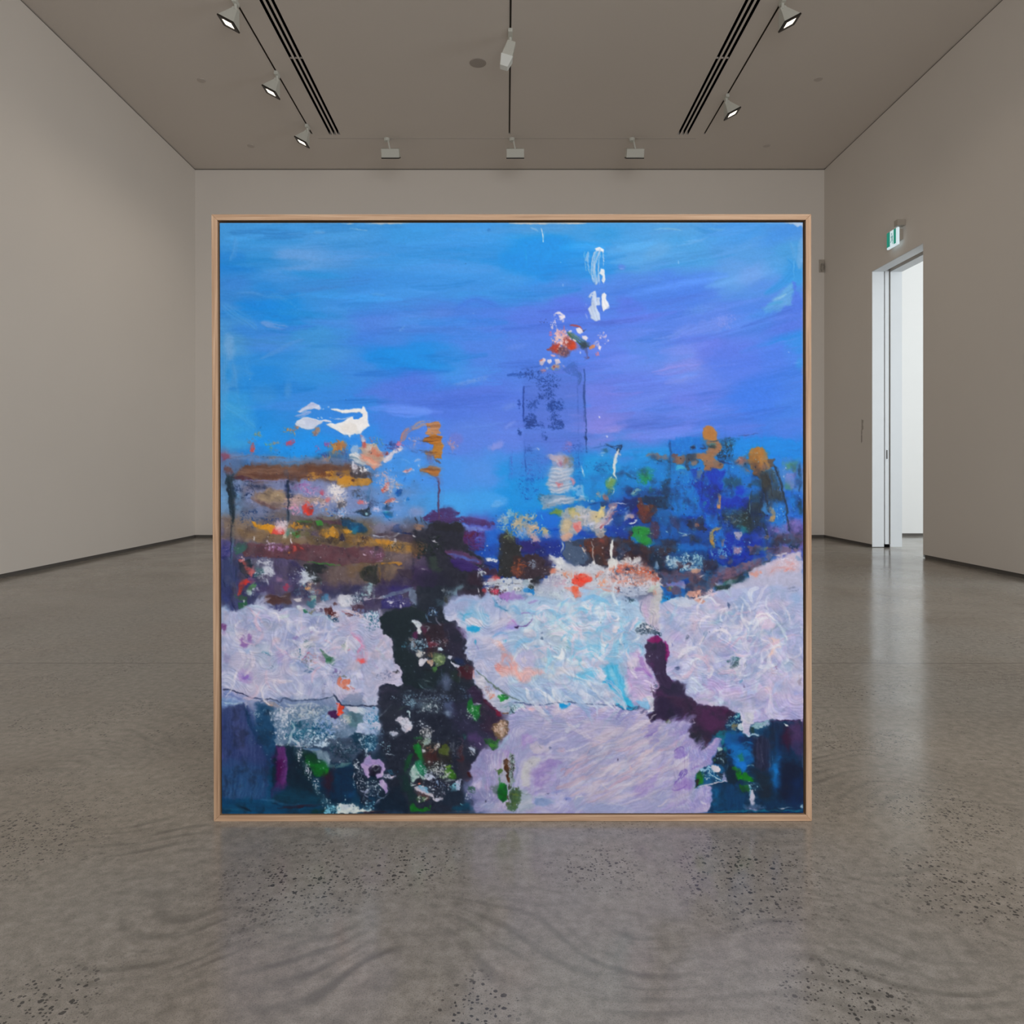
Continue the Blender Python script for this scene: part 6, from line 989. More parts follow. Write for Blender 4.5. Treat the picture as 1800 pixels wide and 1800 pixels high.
 P('620,0 980,0 1100,30 1060,120 980,180 940,230 960,330 1000,400 1080,430 1160,520 1220,620 1210,720 1200,800 1280,880 1330,940 1320,1060 1310,1150 1380,1230 1470,1392 160,1392 190,1200 260,1170 400,1190 480,1180 450,1100 450,960 370,920 340,830 340,640 240,570 190,480 200,380 250,330 400,270 560,250 640,260 650,200 620,100',(36,44,58),e=2,r=2.4,v=8,h=.4)
 P('190,480 190,400 230,340 320,300 440,265 560,250 660,260 740,310 760,380 720,440 640,400 580,390 600,480 640,600 560,640 500,760 640,860 660,1000 900,1010 960,960 1000,1100 880,1200 700,1240 480,1180 450,960 370,900 345,820 345,640 240,570',(30,44,52),e=3,r=3,a=.95,v=6)
 P('960,430 1080,430 1160,520 1215,620 1210,740 1220,800 1310,930 1250,960 1150,960 1080,900 980,800 940,600',(46,44,64),e=4,r=3,a=.9,v=8); P('700,460 920,440 1000,560 980,700 940,800 760,820 700,700',(50,38,50),e=6,r=5,a=.85,v=16)
 S('110,0 0,60',20,(150,170,180),dry=.3,a=.6); P('1040,90 1120,10 1160,0 1180,20 1080,110',(120,150,166),r=2.4,a=.95); P('1100,60 1300,30 1460,20 1470,80 1400,140 1260,110 1120,130',(48,42,58),r=3,a=.95); B(1440,55,22,26,(180,70,80),a=.8,r=3); S('1360,25 1372,70',11,(214,216,226),sm=False); S('1375,90 1395,140',9,(205,210,222)); G(1000,90,60,60,(110,130,150),.5); G(1000,170,60,70,(90,100,110),.5); K(960,50,30,30,8,(150,160,170),.8,2); S('930,40 960,60',18,(130,140,150),dry=.2); P('850,170 960,160 960,230 880,240',(60,80,96),a=.7,r=4,e=5,dry=.1)
 B(980,180,26,40,(50,52,50),a=.9,r=4); S('960,250 980,230 1010,240 1020,280',26,(160,180,200),dry=.15); P('990,270 1020,250 1070,270 1060,300 1010,300',(210,220,230),r=1.6); S('955,280 960,360 1000,410',22,(150,160,190),a=.8,dry=.2); G(810,310,70,60,(80,110,150),.55); K(810,310,50,50,14,(170,200,226),.5,1.6); S('740,330 770,420 810,430',14,(100,130,160),a=.7,dry=.3); S('850,370 890,430 930,470',16,(130,130,150),a=.7,dry=.25); S('780,240 760,330',12,(100,120,150),a=.5,dry=.3)
 P('570,395 620,420 670,440 690,480 670,520 700,540 680,590 640,570 640,520 600,450 580,440',(186,200,206),r=2,dry=.08,v=18); S('580,440 600,460',12,(180,140,150)); P('575,600 600,550 640,560 650,620 610,660 580,640',(84,40,78),r=3,e=3); S('700,470 740,500 760,540',34,(80,60,80),a=.8,dry=.15); S('740,470 780,490 740,540',14,(130,140,150),a=.8,dry=.2); P('700,490 750,500 740,570 700,580',(84,46,70),r=3,a=.9); S('540,630 590,680 620,740',34,(170,160,160),a=.8,dry=.25); G(600,690,80,70,(140,160,176),.5); G(660,720,110,70,(110,140,160),.45); G(710,640,50,60,(130,150,170),.5); P('600,770 660,750 720,800 720,830 660,850 630,830',(176,176,176),r=3,dry=.12,v=20); G(500,720,60,60,(70,110,130),.45)
 S('700,560 780,640 800,700 760,800',50,(72,34,46),a=.8,dry=.1,br=.4); B(810,700,50,30,(110,50,66),a=.8,r=4,dry=.1); S('790,680 830,670',10,(190,150,170),dry=.2); G(860,680,70,50,(130,150,170),.3,sc=1.4); P('885,740 920,730 945,750 920,775 895,765',(186,206,222),r=2,dry=.06); K(880,690,120,80,50,(190,200,215),.4,1.2); S('960,620 1010,570 1000,520',6,(110,110,120),a=.8); S('980,640 960,720',10,(120,110,110),a=.6,dry=.2); B(970,640,20,20,(100,80,90),a=.7,dry=.2)
 S('640,860 720,840 800,790 810,760',14,(40,40,40),a=.9); P('640,880 700,860 760,860 750,900 720,930 700,960 670,955 660,920',(194,194,206),r=2,h=.85,v=14); P('750,890 800,880 840,840 820,940 800,950 760,910',(176,150,130),r=3,dry=.1,v=22); P('800,840 860,810 950,830 970,890 930,940 860,960 820,900',(96,116,90),r=4,dry=.06,v=24); P('800,980 840,950 870,990 850,1030 810,1020',(80,130,70),r=3,v=18); G(900,860,70,60,(140,160,110),.5); G(790,820,60,40,(140,110,90),.5); P('650,960 800,990 820,1020 700,1020',(24,30,36),a=.8,r=3,e=4)
 S('660,1110 740,1200 860,1240',40,(60,80,90),a=.5,dry=.2,e=3); S('700,1110 800,1150',10,(130,150,150),a=.8,dry=.3); S('640,1150 720,1230 840,1260',10,(120,150,160),a=.6,dry=.25); P('900,1100 960,1040 1020,1060 1060,1110 1030,1180 960,1230 900,1170',(96,110,140),a=.75,e=10,r=5,dry=.05); S('920,990 930,1080',10,(100,120,150),a=.6,dry=.2); S('940,1130 1010,1170',14,(150,150,180),a=.6,dry=.25)
 P('1010,850 1040,845 1050,870 1040,880 1050,920 1100,940 1140,960 1130,980 1080,970 1040,930 1030,890',(196,206,220),r=2.2,dry=.08); P('1060,870 1170,870 1200,940 1130,940',(30,50,90),a=.7,r=4,e=5); P('1120,990 1200,960 1290,960 1320,1000 1310,1080 1260,1110 1180,1110 1130,1080',(70,34,48),r=3.5,e=3,v=14); S('1090,980 1130,1040 1140,1150',24,(110,120,130),a=.6,dry=.25); G(1220,980,80,50,(60,70,70),.35); P('1000,1000 1100,1000 1150,1100 1120,1160 1040,1100',(34,48,48),a=.8,e=6,r=4); S('1130,1180 1220,1260 1260,1320',30,(50,66,96),a=.6,dry=.15)
 P('1290,1190 1340,1200 1400,1270 1470,1392 1260,1392 1230,1280',(54,40,68),r=3,e=3,a=.9,v=10); S('1280,1250 1310,1240',8,(170,150,180)); G(540,1300,110,60,(60,100,120),.4,sc=1.5); K(520,1310,80,60,50,(170,200,214),.4,1.3); G(820,1310,170,60,(90,110,130),.35,sc=1.5); K(840,1300,200,70,80,(170,190,210),.4,1.2); G(1200,1330,80,50,(90,120,160),.35,sc=1.5); K(1200,1290,80,90,40,(150,180,206),.4,1.2); P('190,1210 260,1190 330,1210 400,1260 340,1392 190,1392',(66,62,84),a=.8,e=8,r=4); S('300,1190 240,1170 190,1200 180,1290 170,1392',14,(40,44,70),a=.95,tp=.05,dry=.06); P('1240,1340 1290,1340 1310,1392 1230,1392',(24,110,60),r=3,a=.9)
 # right slope beside the figure
 P('960,330 960,250 1060,180 1160,120 1280,110 1420,150 1520,60 1600,0 1800,0 1800,1392 1500,1392 1400,1230 1320,1150 1310,1080 1330,960 1280,870 1200,790 1215,640 1160,510 1080,430 1000,400',(170,180,214),e=3,r=4,v=12,h=.5)
 P('960,280 1060,200 1180,140 1300,180 1240,260 1120,320 1000,390',(160,170,206),a=.8,e=6,r=5,dry=.05); S('1070,200 1200,160 1350,190 1500,120',50,(140,172,210),a=.7,br=.4,e=4); P('1120,310 1300,230 1460,330 1500,420 1420,520 1300,560 1180,440',(120,180,214),a=.7,e=12,r=5); P('1230,470 1280,480 1390,500 1370,540 1290,550 1240,510',(40,160,210),r=2.4,e=3); S('1190,420 1210,340 1300,320',24,(90,176,214),a=.8,dry=.1); S('1400,320 1470,340 1490,400',14,(110,180,220),a=.7); P('1210,400 1290,360 1400,420 1440,480 1380,510 1290,470 1230,460',(196,196,214),r=2.5,dry=.08,a=.9,v=14); S('1140,320 1190,350',12,(90,160,200),a=.7,dry=.2)
 P('1530,130 1610,230 1800,290 1800,330 1680,310 1560,240',(100,156,196),r=2.5,e=4,v=18,a=.95); S('1600,240 1680,280 1790,330',10,(40,90,130),a=.8,dry=.3); P('1590,120 1640,80 1740,80 1800,130 1800,200 1720,200 1640,160',(156,120,190),r=2.4,e=3,v=14,a=.95); P('1480,40 1560,0 1680,50 1600,110 1520,90',(70,50,60),r=4,dry=.15); B(1555,60,40,26,(180,60,90),r=3,dry=.1); K(1520,60,80,60,40,(214,220,230),.5,1.4); G(1700,30,90,40,(206,214,220),.7); K(1600,170,110,40,26,(60,90,130),.4,1)
 S('1500,520 1640,420 1760,370',50,(192,196,218),a=.8,br=.5,e=3); S('1560,430 1640,390 1760,390',9,(110,120,150),a=.6,dry=.3); S('1570,570 1680,500 1790,470',60,(150,160,214),a=.7,e=4,br=.4); B(1770,450,50,40,(176,110,190),a=.8,e=6,r=4); S('1540,600 1620,560 1740,580',26,(110,170,216),a=.7,e=3); B(1700,650,30,16,(90,180,216),a=.8,r=3,dry=.1); S('1320,640 1330,700',26,(60,160,200),a=.8,dry=.1); S('1340,690 1370,770',12,(120,110,180),a=.8,dry=.1); P('1220,700 1310,680 1340,860 1300,880 1240,800',(176,176,206),a=.7,e=5,r=4,dry=.08); K(1270,820,70,90,50,(206,210,226),.5,1.4); P('1100,480 1200,520 1220,620 1180,640 1140,540',(120,106,150),a=.7,e=5,r=4,dry=.15); S('1150,500 1170,600 1160,700',9,(150,150,170),a=.6)
 P('1370,640 1500,600 1640,640 1720,780 1700,1000 1500,900 1400,760',(190,188,212),a=.75,e=10,r=6); S('1520,630 1600,700 1650,800 1650,920',60,(206,180,186),a=.8,br=.5,e=3); S('1580,650 1660,740 1690,860',40,(222,170,160),a=.85,br=.5,e=3,bs=1.2); S('1640,900 1700,820 1740,900 1800,960',70,(224,150,140),a=.8,br=.45,e=4); P('1570,940 1620,920 1700,960 1800,1000 1800,1120 1720,1080 1640,1080 1590,1010',(222,164,156),r=3,e=6,a=.85,v=16); B(1590,960,34,40,(206,140,140),a=.8,r=4,dry=.1); S('1760,820 1800,850',26,(230,150,140),a=.8); S('1650,1040 1720,1090',9,(196,150,150),a=.7); P('1740,600 1800,560 1800,800 1740,760',(170,196,224),a=.8,e=6,r=4)
 P('1400,1010 1520,980 1640,1090 1800,1130 1800,1330 1640,1250 1500,1160',(176,180,208),a=.75,e=8,r=5); S('1340,1000 1460,1110 1580,1220 1720,1300',14,(90,110,100),a=.85,dry=.15,tp=.05); S('1360,1010 1470,1120 1600,1230',8,(150,170,160),a=.7,dry=.2); P('1310,1060 1400,1060 1520,1200 1560,1300 1480,1340 1400,1230 1320,1150',(190,190,206),r=3,e=3,a=.95,v=14); S('1310,1010 1320,1090',26,(214,160,160),a=.8,dry=.15); P('1600,1310 1640,1280 1730,1320 1720,1370 1640,1375 1590,1340',(40,140,60),r=2.6,v=18); S('1610,1300 1660,1340',8,(160,200,170)); B(1530,1320,30,26,(204,140,130),r=4,dry=.1); G(1490,1250,70,50,(196,160,160),.45); K(1450,1240,80,60,36,(120,90,110),.4,1.1); G(1760,1360,60,40,(206,215,226),.6)
 # ================= bottom of the figure
 tile(640, 1225, 6.7925)
 P('190,-60 1180,-60 1300,60 1460,300 1400,560 1300,760 1180,1000 1160,1392 500,1392 300,1200 200,700',(38,44,60),e=12,r=6,a=.92,v=14)
 G(560,40,140,90,(110,140,160),.38,sc=1.5); G(900,30,160,70,(100,120,150),.35,sc=1.5); K(700,20,400,60,90,(160,186,206),.4,1.2)
 P('0,0 170,0 180,90 0,110',(184,190,216),r=2.5,e=3,a=.95); S('0,105 90,108 180,90 190,0',10,(50,66,96),a=.9,tp=.05); P('0,120 170,110 180,250 230,350 200,400 120,380 130,460 60,440 0,460',(160,180,212),r=4,e=3,dry=.05,v=18); G(110,230,110,150,(60,130,170),.4,sc=1.5); S('0,230 60,260',10,(110,120,150),a=.6,dry=.3); S('10,170 120,160 160,220',20,(196,200,220),a=.7,dry=.2); P('0,450 60,440 140,470 170,560 120,640 0,640',(30,80,112),r=4,a=.9,dry=.05); K(60,540,110,110,110,(170,206,226),.4,1.3); K(180,420,60,70,40,(150,190,214),.4,1.3); G(30,640,60,60,(170,190,210),.5)
 P('180,60 420,40 460,200 420,300 300,420 220,380 190,250',(48,52,68),a=.85,e=6,r=4); P('190,240 250,150 310,100 380,100 440,160 400,260 300,300 220,280',(46,52,66),r=2,e=3,a=.9); S('195,230 240,170 280,130',9,(150,160,176),a=.9); S('260,140 340,90',7,(90,100,116),a=.7); S('420,170 460,130 510,120',12,(80,120,90),a=.7,dry=.2); P('380,250 440,220 500,270 560,290 585,330 570,400 510,430 470,410 440,370 430,310 400,290',(176,186,206),r=3.4,dry=.1,v=24,h=.9); S('510,190 540,180 545,250',22,(140,180,190),dry=.15); S('480,420 520,380 560,340',16,(206,196,200),dry=.1); P('310,440 350,420 390,430 380,470 350,490 330,470',(176,190,206),r=2.6,dry=.12); K(470,290,80,60,30,(206,212,222),.5,1.4)
 P('600,20 880,0 960,200 900,220 760,180 640,120',(62,70,86),a=.7,e=6,r=5,dry=.05); G(780,110,150,100,(110,130,140),.4,sc=1.5); K(800,90,160,100,70,(170,190,200),.4,1.2); S('860,60 880,140 870,200',8,(170,190,200),a=.7,dry=.2); P('940,60 1060,40 1080,180 1020,240 960,200',(90,104,140),a=.7,e=10,r=4); B(1000,200,50,36,(130,150,176),a=.7,e=7); S('1140,160 1170,200',14,(206,210,222)); B(660,100,40,40,(80,100,120),a=.6,dry=.2); S('1190,270 1230,320 1260,320',12,(150,170,200),a=.8,dry=.2); P('1060,60 1220,100 1380,260 1420,480 1400,640 1200,560 1060,300',(54,52,80),a=.7,e=12,r=5); P('1240,440 1330,430 1420,500 1420,620 1380,650 1290,560',(84,66,112),a=.8,e=8,r=4); S('1375,550 1390,580',9,(214,206,232))
 P('1240,60 1290,50 1330,100 1430,70 1470,130 1440,220 1380,230 1330,290 1290,230 1240,180 1220,120',(34,112,58),r=3,e=2.5,v=24); S('1230,180 1280,140 1300,180',9,(150,190,160),a=.8); K(1340,180,120,90,40,(170,205,180),.4,1.3); P('1320,130 1420,110 1450,180 1360,190',(40,130,50),r=3,a=.8); S('1270,240 1320,260 1340,300',12,(150,180,170),dry=.2); K(1290,240,60,40,14,(190,205,205),.5,1.3)
 P('1400,0 1470,30 1560,110 1640,220 1560,330 1500,420 1440,440 1400,330 1390,250',(56,44,66),r=3,e=3,a=.95,v=10); S('1430,20 1500,100 1580,170',30,(76,26,50),a=.8,dry=.06); P('1530,140 1590,150 1640,230 1590,220',(110,30,60),r=2,e=3); P('1440,0 1800,0 1800,190 1690,200 1560,110',(170,178,200),r=3.5,e=3,v=16,dry=.04); P('1600,0 1720,0 1710,40 1640,50',(40,146,64),r=2.4,v=16); S('1500,20 1540,10',22,(204,140,120),dry=.15); G(1690,130,120,60,(130,160,170),.4); S('1640,200 1720,200 1760,180',20,(130,90,60),a=.8,dry=.2)
 P('1540,330 1620,290 1720,300 1760,380 1700,480 1600,530 1540,460',(116,96,76),r=5,dry=.06,v=26,e=3); G(1650,380,110,100,(180,150,130),.45); S('1570,430 1640,380 1720,350',9,(190,180,160),a=.7,dry=.15); S('1640,360 1660,440',9,(196,180,160),a=.7,dry=.2); P('1450,520 1520,490 1600,530 1600,620 1540,640 1470,580',(46,90,58),r=4,dry=.1,v=20); G(1540,560,60,50,(70,130,60),.45)
 P('560,600 700,520 860,560 1000,540 1060,760 960,800 860,900 700,860 600,760',(44,44,46),e=5,r=5,a=.9,v=14); P('640,400 760,370 830,420 820,480 760,520 690,500',(50,56,62),r=4,a=.8,dry=.1); K(750,410,90,60,70,(206,206,212),.5,1.4); G(740,440,90,50,(170,176,184),.4); K(700,320,80,50,26,(190,200,214),.5,1.6); P('600,490 660,460 700,500 640,520',(40,96,60),r=3,dry=.1); P('590,600 640,560 690,590 690,700 720,760 660,740 610,660',(24,116,52),r=2.6,e=2.5,v=20); S('680,560 700,520 760,500 800,540 740,560 700,600',22,(170,190,180),dry=.15); G(740,540,90,40,(150,170,150),.5); P('820,560 900,540 900,600 860,640 830,620',(150,150,150),r=3,dry=.25); P('690,620 740,600 770,640 720,660',(196,196,196),r=3,dry=.1); P('900,600 940,570 1000,570 1000,680 940,700 900,660',(80,92,50),r=4,dry=.06,v=20); P('700,680 860,640 880,760 800,800 720,790',(70,44,46),r=5,e=4,a=.9,v=16); G(800,600,110,50,(120,90,80),.4); B(780,770,18,16,(150,150,150),r=2); P('1130,620 1180,600 1200,700 1180,800 1140,760',(76,38,44),r=4,a=.8,e=6); G(1100,620,110,110,(90,96,110),.35,sc=1.5); S('1120,490 1180,520 1170,560',24,(90,76,96),a=.7,dry=.25); B(1200,470,30,26,(50,100,100),a=.8,dry=.15)
 S('1255,590 1290,620 1320,660',22,(180,190,206),dry=.1); S('1270,640 1310,700',26,(150,150,160),a=.8,dry=.25); K(1290,640,50,60,20,(190,206,215),.5,1.3)
 P('480,870 500,760 560,680 580,700 550,800 500,880 480,900',(24,84,50),r=3,a=.8,e=4); P('560,850 620,780 680,760 730,820 750,900 720,960 640,930 580,920',(26,120,84),r=2.6,v=20,e=2.5); S('640,770 690,860 660,900',8,(160,210,190),a=.8); P('540,900 600,830 660,930 720,980 650,980 580,1030 550,980',(150,180,176),r=4,dry=.2,v=22); S('560,860 600,820 620,790',12,(200,215,210),dry=.1); S('620,900 690,960',8,(190,215,205)); P('960,860 1020,820 1060,880 1100,920 1110,980 1030,970 980,920',(60,110,40),r=3,v=20,e=2.5); S('960,830 1030,830',26,(110,140,70),dry=.25); G(850,880,120,60,(150,160,160),.4); G(960,930,80,60,(150,170,140),.45); S('920,760 940,860 900,900',8,(196,206,206),a=.8); S('720,850 800,880 900,890',7,(170,190,190),a=.7); K(850,890,240,120,150,(190,206,206),.4,1.4)
 P('730,940 790,920 860,960 830,1010 770,1020 720,990',(176,186,206),r=4,dry=.15,v=22); P('560,1010 620,1040 580,1060 560,1040',(190,200,206),r=3,dry=.15); P('620,1020 680,990 730,1040 700,1090 630,1070',(36,34,44),r=3,a=.95); P('820,970 960,960 1000,1040 940,1100 840,1110 790,1050',(34,36,52),r=4,a=.9,v=12); B(655,1035,8,8,(200,120,110)); P('590,1070 660,1090 720,1060 760,1110 830,1160 840,1220 760,1190 680,1150 620,1130',(196,190,200),r=3.4,dry=.08,v=22,h=.9); P('620,1130 720,1160 800,1220 780,1240 660,1190',(96,60,60),a=.8,r=4,dry=.2); P('660,1070 760,1080 780,1140 700,1120',(110,170,200),r=4,dry=.25,a=.9); P('850,1200 940,1190 950,1230 880,1250 840,1240',(204,200,214),r=3.4,dry=.08,h=.9); P('1020,1060 1110,1040 1120,1100 1060,1120',(110,170,190),r=4,dry=.25); P('1090,1000 1150,990 1150,1090 1110,1100',(160,176,206),r=4,dry=.2); G(900,1030,90,70,(110,130,160),.35); K(880,1090,160,90,60,(196,206,222),.4,1.5); S('950,1000 1090,990',22,(170,186,190),a=.7,dry=.3); G(700,1220,90,40,(70,110,70),.45); B(665,1240,9,9,(220,220,230)); K(700,1215,60,40,26,(206,215,214),.5,1.3); S('940,1150 970,1160',14,(190,180,200),dry=.2)
 P('430,950 520,900 560,1000 600,1120 640,1200 560,1240 460,1100',(26,56,56),a=.8,e=8,r=5); P('960,1100 1160,1100 1200,1250 1000,1300 900,1260',(32,46,64),a=.8,e=8,r=5); P('1100,800 1230,760 1280,880 1250,1000 1140,1000',(52,50,64),a=.8,e=8,r=5); B(1255,920,20,22,(60,30,36),r=3); S('1220,1000 1280,980',9,(110,80,90),a=.7)
 P('540,1300 580,1280 640,1310 700,1330 780,1350 640,1370 540,1370',(20,100,40),r=2.6,e=3,v=18); P('720,1330 800,1310 790,1360 720,1360',(30,110,40),a=.8,r=3,dry=.1); P('0,1360 160,1355 300,1380 0,1392',(54,26,36),r=2,a=.9); S('0,1352 90,1358 150,1364',8,(196,190,190),a=.8,dry=.1); P('160,1150 420,1060 520,1240 540,1380 160,1360 120,1300',(20,38,56),a=.85,e=8,r=4,v=8); S('120,1290 160,1240 240,1200 290,1140',10,(140,150,170),a=.9,dry=.1); S('130,1270 200,1230',18,(110,120,150),a=.6,dry=.25)
 # lilac ring
 P('0,860 10,780 40,730 60,700 80,740 150,730 220,760 235,800 250,880 210,940 160,970 150,930 200,880 200,830 170,810 100,820 50,870 70,950 60,980 20,930',(160,140,192),r=1.8,v=14,h=.9); P('60,860 110,820 170,820 205,850 190,910 120,950 75,940',(22,22,40),r=2,e=2); S('120,850 140,880 180,850',12,(120,130,140),dry=.25); S('80,860 130,820 190,830',8,(220,214,232)); P('180,990 220,980 260,1040 265,1120 250,1160 220,1100 190,1040',(160,142,190),r=1.8,h=.85); P('220,930 300,920 330,950 370,940 330,990 290,960 220,960',(140,150,176),r=3,dry=.2); P('310,950 350,930 360,950 330,975',(206,196,216),r=1.6); S('20,1120 60,1100 80,1080',20,(190,196,220),dry=.1); P('40,1040 100,1000 160,1020 180,1140 140,1200 60,1180',(20,40,64),a=.8,r=4,dry=.05); K(110,1080,100,100,110,(190,206,222),.4,1.4); K(60,1300,70,70,50,(130,190,214),.5,1.3); S('160,1140 170,1200 240,1220',9,(120,150,180),a=.8,dry=.2); S('270,1080 290,1090',9,(200,205,220)); S('260,690 300,680 370,695',9,(170,190,206),dry=.1); K(250,600,70,70,30,(150,190,206),.5,1.4); G(300,890,80,30,(50,110,140),.4)
 # pale bank, bottom middle
 P('1250,900 1300,780 1380,690 1430,620 1540,640 1620,590 1700,450 1780,310 1800,190 1800,1370 1360,1370 1300,1330 1290,1200 1230,1160 1310,1000 1300,960',(152,146,188),e=3,r=2.6,v=10,h=.5); P('1600,560 1700,470 1800,400 1800,600 1700,660 1600,640',(160,170,206),a=.8,e=8,r=4); S('1600,620 1700,500 1790,420',30,(150,190,214),a=.6,e=4,dry=.1)
 P('1640,640 1800,560 1800,700 1700,740',(156,130,190),a=.8,e=8,r=4); swirl(862,1350,26,36,24,[(160,152,194),(146,142,186),(170,158,196),(150,150,190)],ln=(14,34),wd=(4,9),ang=100); P('1640,760 1700,720 1800,700 1800,1060 1720,1060 1650,1050 1600,900',(176,174,182),a=.85,e=6,r=4,dry=.06,v=16); G(1760,860,80,170,(90,80,70),.5,sc=1.5); P('1660,770 1700,720 1720,800 1740,960 1740,1100 1710,1040 1690,940 1670,860',(80,50,30),r=3,dry=.1,v=18); P('1560,870 1620,850 1650,890 1640,940 1600,960',(84,120,66),r=3,dry=.1,v=18); P('1510,1060 1600,1040 1620,1170 1530,1160',(90,110,110),a=.8,e=6,r=4,dry=.1); P('1600,1060 1640,1030 1700,1060 1715,1120 1700,1220 1660,1260 1610,1230 1590,1150',(12,112,34),r=1.8,e=2.5,v=12,h=.8); S('1620,960 1610,1060',26,(60,120,70),a=.8,dry=.15); P('1700,1160 1760,1140 1770,1320 1720,1340',(70,66,44),a=.8,r=4,dry=.1); S('1700,1260 1760,1340 1800,1360',44,(80,100,60),a=.8,dry=.2); P('1740,1200 1800,1180 1800,1340 1760,1300',(110,130,110),a=.7,r=4,dry=.15)
 P('1290,1140 1420,1100 1540,1160 1600,1240 1580,1350 1400,1370 1300,1320',(126,130,172),a=.7,e=10,r=6); B(1450,1250,14,12,(40,40,60)); P('1200,1170 1300,1150 1340,1220 1300,1320 1220,1260',(90,100,140),a=.7,e=6,r=4,dry=.1); K(1240,1190,50,40,16,(196,206,226),.5,1.6); S('1480,1160 1500,1190',12,(190,206,226)); S('1150,1260 1200,1290',12,(110,170,190),dry=.2); P('1060,1300 1240,1260 1300,1340 1060,1360',(14,70,96),a=.85,e=5,r=4); S('1060,1366 1290,1366',6,(130,140,150),a=.6,dry=.3); B(1500,1300,120,50,(160,170,200),a=.6,e=10)
 P('1240,1070 1330,1080 1310,1140 1240,1130',(40,84,66),a=.8,r=4,e=4,dry=.1); S('1620,640 1660,700 1650,800',12,(150,150,160),a=.5,dry=.3)

 # ================= the blue-white bank
 tile(895, 1030, 6.7925)
 P('0,0 1640,0 1650,100 1480,120 1200,110 880,140 740,170 560,170 300,110 150,120 0,140',(176,186,206),a=.9,e=4,r=4,dry=.05,v=20); K(600,110,320,60,110,(90,110,130),.4,1.1); G(620,110,160,60,(200,214,222),.6); G(1360,60,200,60,(176,190,214),.6); G(1400,80,190,90,(110,120,150),.35,sc=1.5); P('660,20 760,0 830,0 870,90 850,130 800,140 770,80',(222,110,84),r=2.6,v=24,h=.85); S('800,60 830,100',34,(224,84,60),a=.8); S('1040,20 1200,50 1260,60',30,(206,150,140),a=.8,dry=.3); S('880,20 960,30 1080,60',26,(206,140,130),a=.7,dry=.3); B(1290,30,30,34,(196,110,90),r=4,dry=.15); P('170,40 280,30 290,90 230,100 180,80',(40,130,196),r=2.6,v=18); B(270,14,40,18,(50,60,60),r=3,dry=.1); G(100,40,70,40,(206,210,216),.7); K(110,40,60,30,10,(90,100,110),.6,1.5); P('0,80 60,70 200,150 80,180 0,190',(150,130,190),r=3,e=4,a=.9,v=16); S('120,130 220,130 180,160',14,(90,100,130),a=.8,dry=.2); G(360,100,60,60,(190,200,210),.5)
 P('0,180 200,170 420,150 560,175 740,170 880,150 1000,120 1150,160 1300,150 1450,150 1560,260 1580,420 1640,560 1640,640 1620,820 1660,980 1750,1100 1700,1392 0,1392',(164,190,218),e=6,r=4,v=10,a=.9,h=.4)
 swirl(985,1100,86,40,70,[(170,200,224),(190,208,224),(156,190,220),(200,212,226),(176,196,222)],ln=(20,46),wd=(5,11),curl=1.2)
 swirl(1060,1090,70,46,70,[(170,204,228),(196,212,228),(150,192,224),(205,218,230),(180,200,226)],ln=(20,50),wd=(5,11),curl=1.4)
 swirl(990,1160,80,40,60,[(184,208,222),(196,210,220),(170,200,222),(176,196,222),(190,204,214)],ln=(20,46),wd=(5,11),curl=1.3)
 swirl(1060,1150,60,44,60,[(130,190,224),(150,200,226),(176,206,228),(116,184,222),(190,208,228)],ln=(20,50),wd=(5,11),curl=1.4)
 swirl(1000,1212,100,24,50,[(160,180,216),(176,190,220),(150,172,214),(186,196,222)],ln=(22,54),wd=(5,10),ang=38,curl=.8)
 S('0,300 60,270 130,340',70,(110,170,212),a=.8,e=5,br=.4); S('220,200 300,180 340,170',22,(156,110,190),a=.8,dry=.1); S('225,195 250,200 280,230',9,(90,90,140),a=.8,dry=.15); S('350,220 390,180 430,190',9,(90,130,170),a=.8); S('130,340 240,325 340,340',14,(150,110,190),a=.8,dry=.06); S('280,350 270,400 200,470 130,485 80,470',12,(110,80,150),a=.85,dry=.06); S('80,480 60,440 20,420',50,(170,120,200),a=.85,e=4,br=.4); B(40,490,60,40,(150,130,214),a=.7,e=8); B(95,495,16,14,(60,40,90),r=2); S('330,370 375,380 350,420',9,(130,130,160),a=.7,dry=.15)
 P('160,560 220,500 280,500 330,560 320,610 220,620 160,590',(206,206,220),r=2.6,v=8,h=.9,a=.95); P('420,500 540,440 640,460 720,560 760,700 700,760 560,720 440,640',(190,206,214),a=.7,e=14,r=6,v=8); S('640,460 700,600 760,720',60,(180,204,206),a=.7,e=8,br=.3); B(400,575,12,10,(110,130,160),dry=.1); B(400,632,14,12,(90,110,140),r=2); S('490,700 500,750',9,(110,140,170),a=.8,dry=.15); S('690,715 730,750',14,(90,160,170),a=.8,dry=.1)
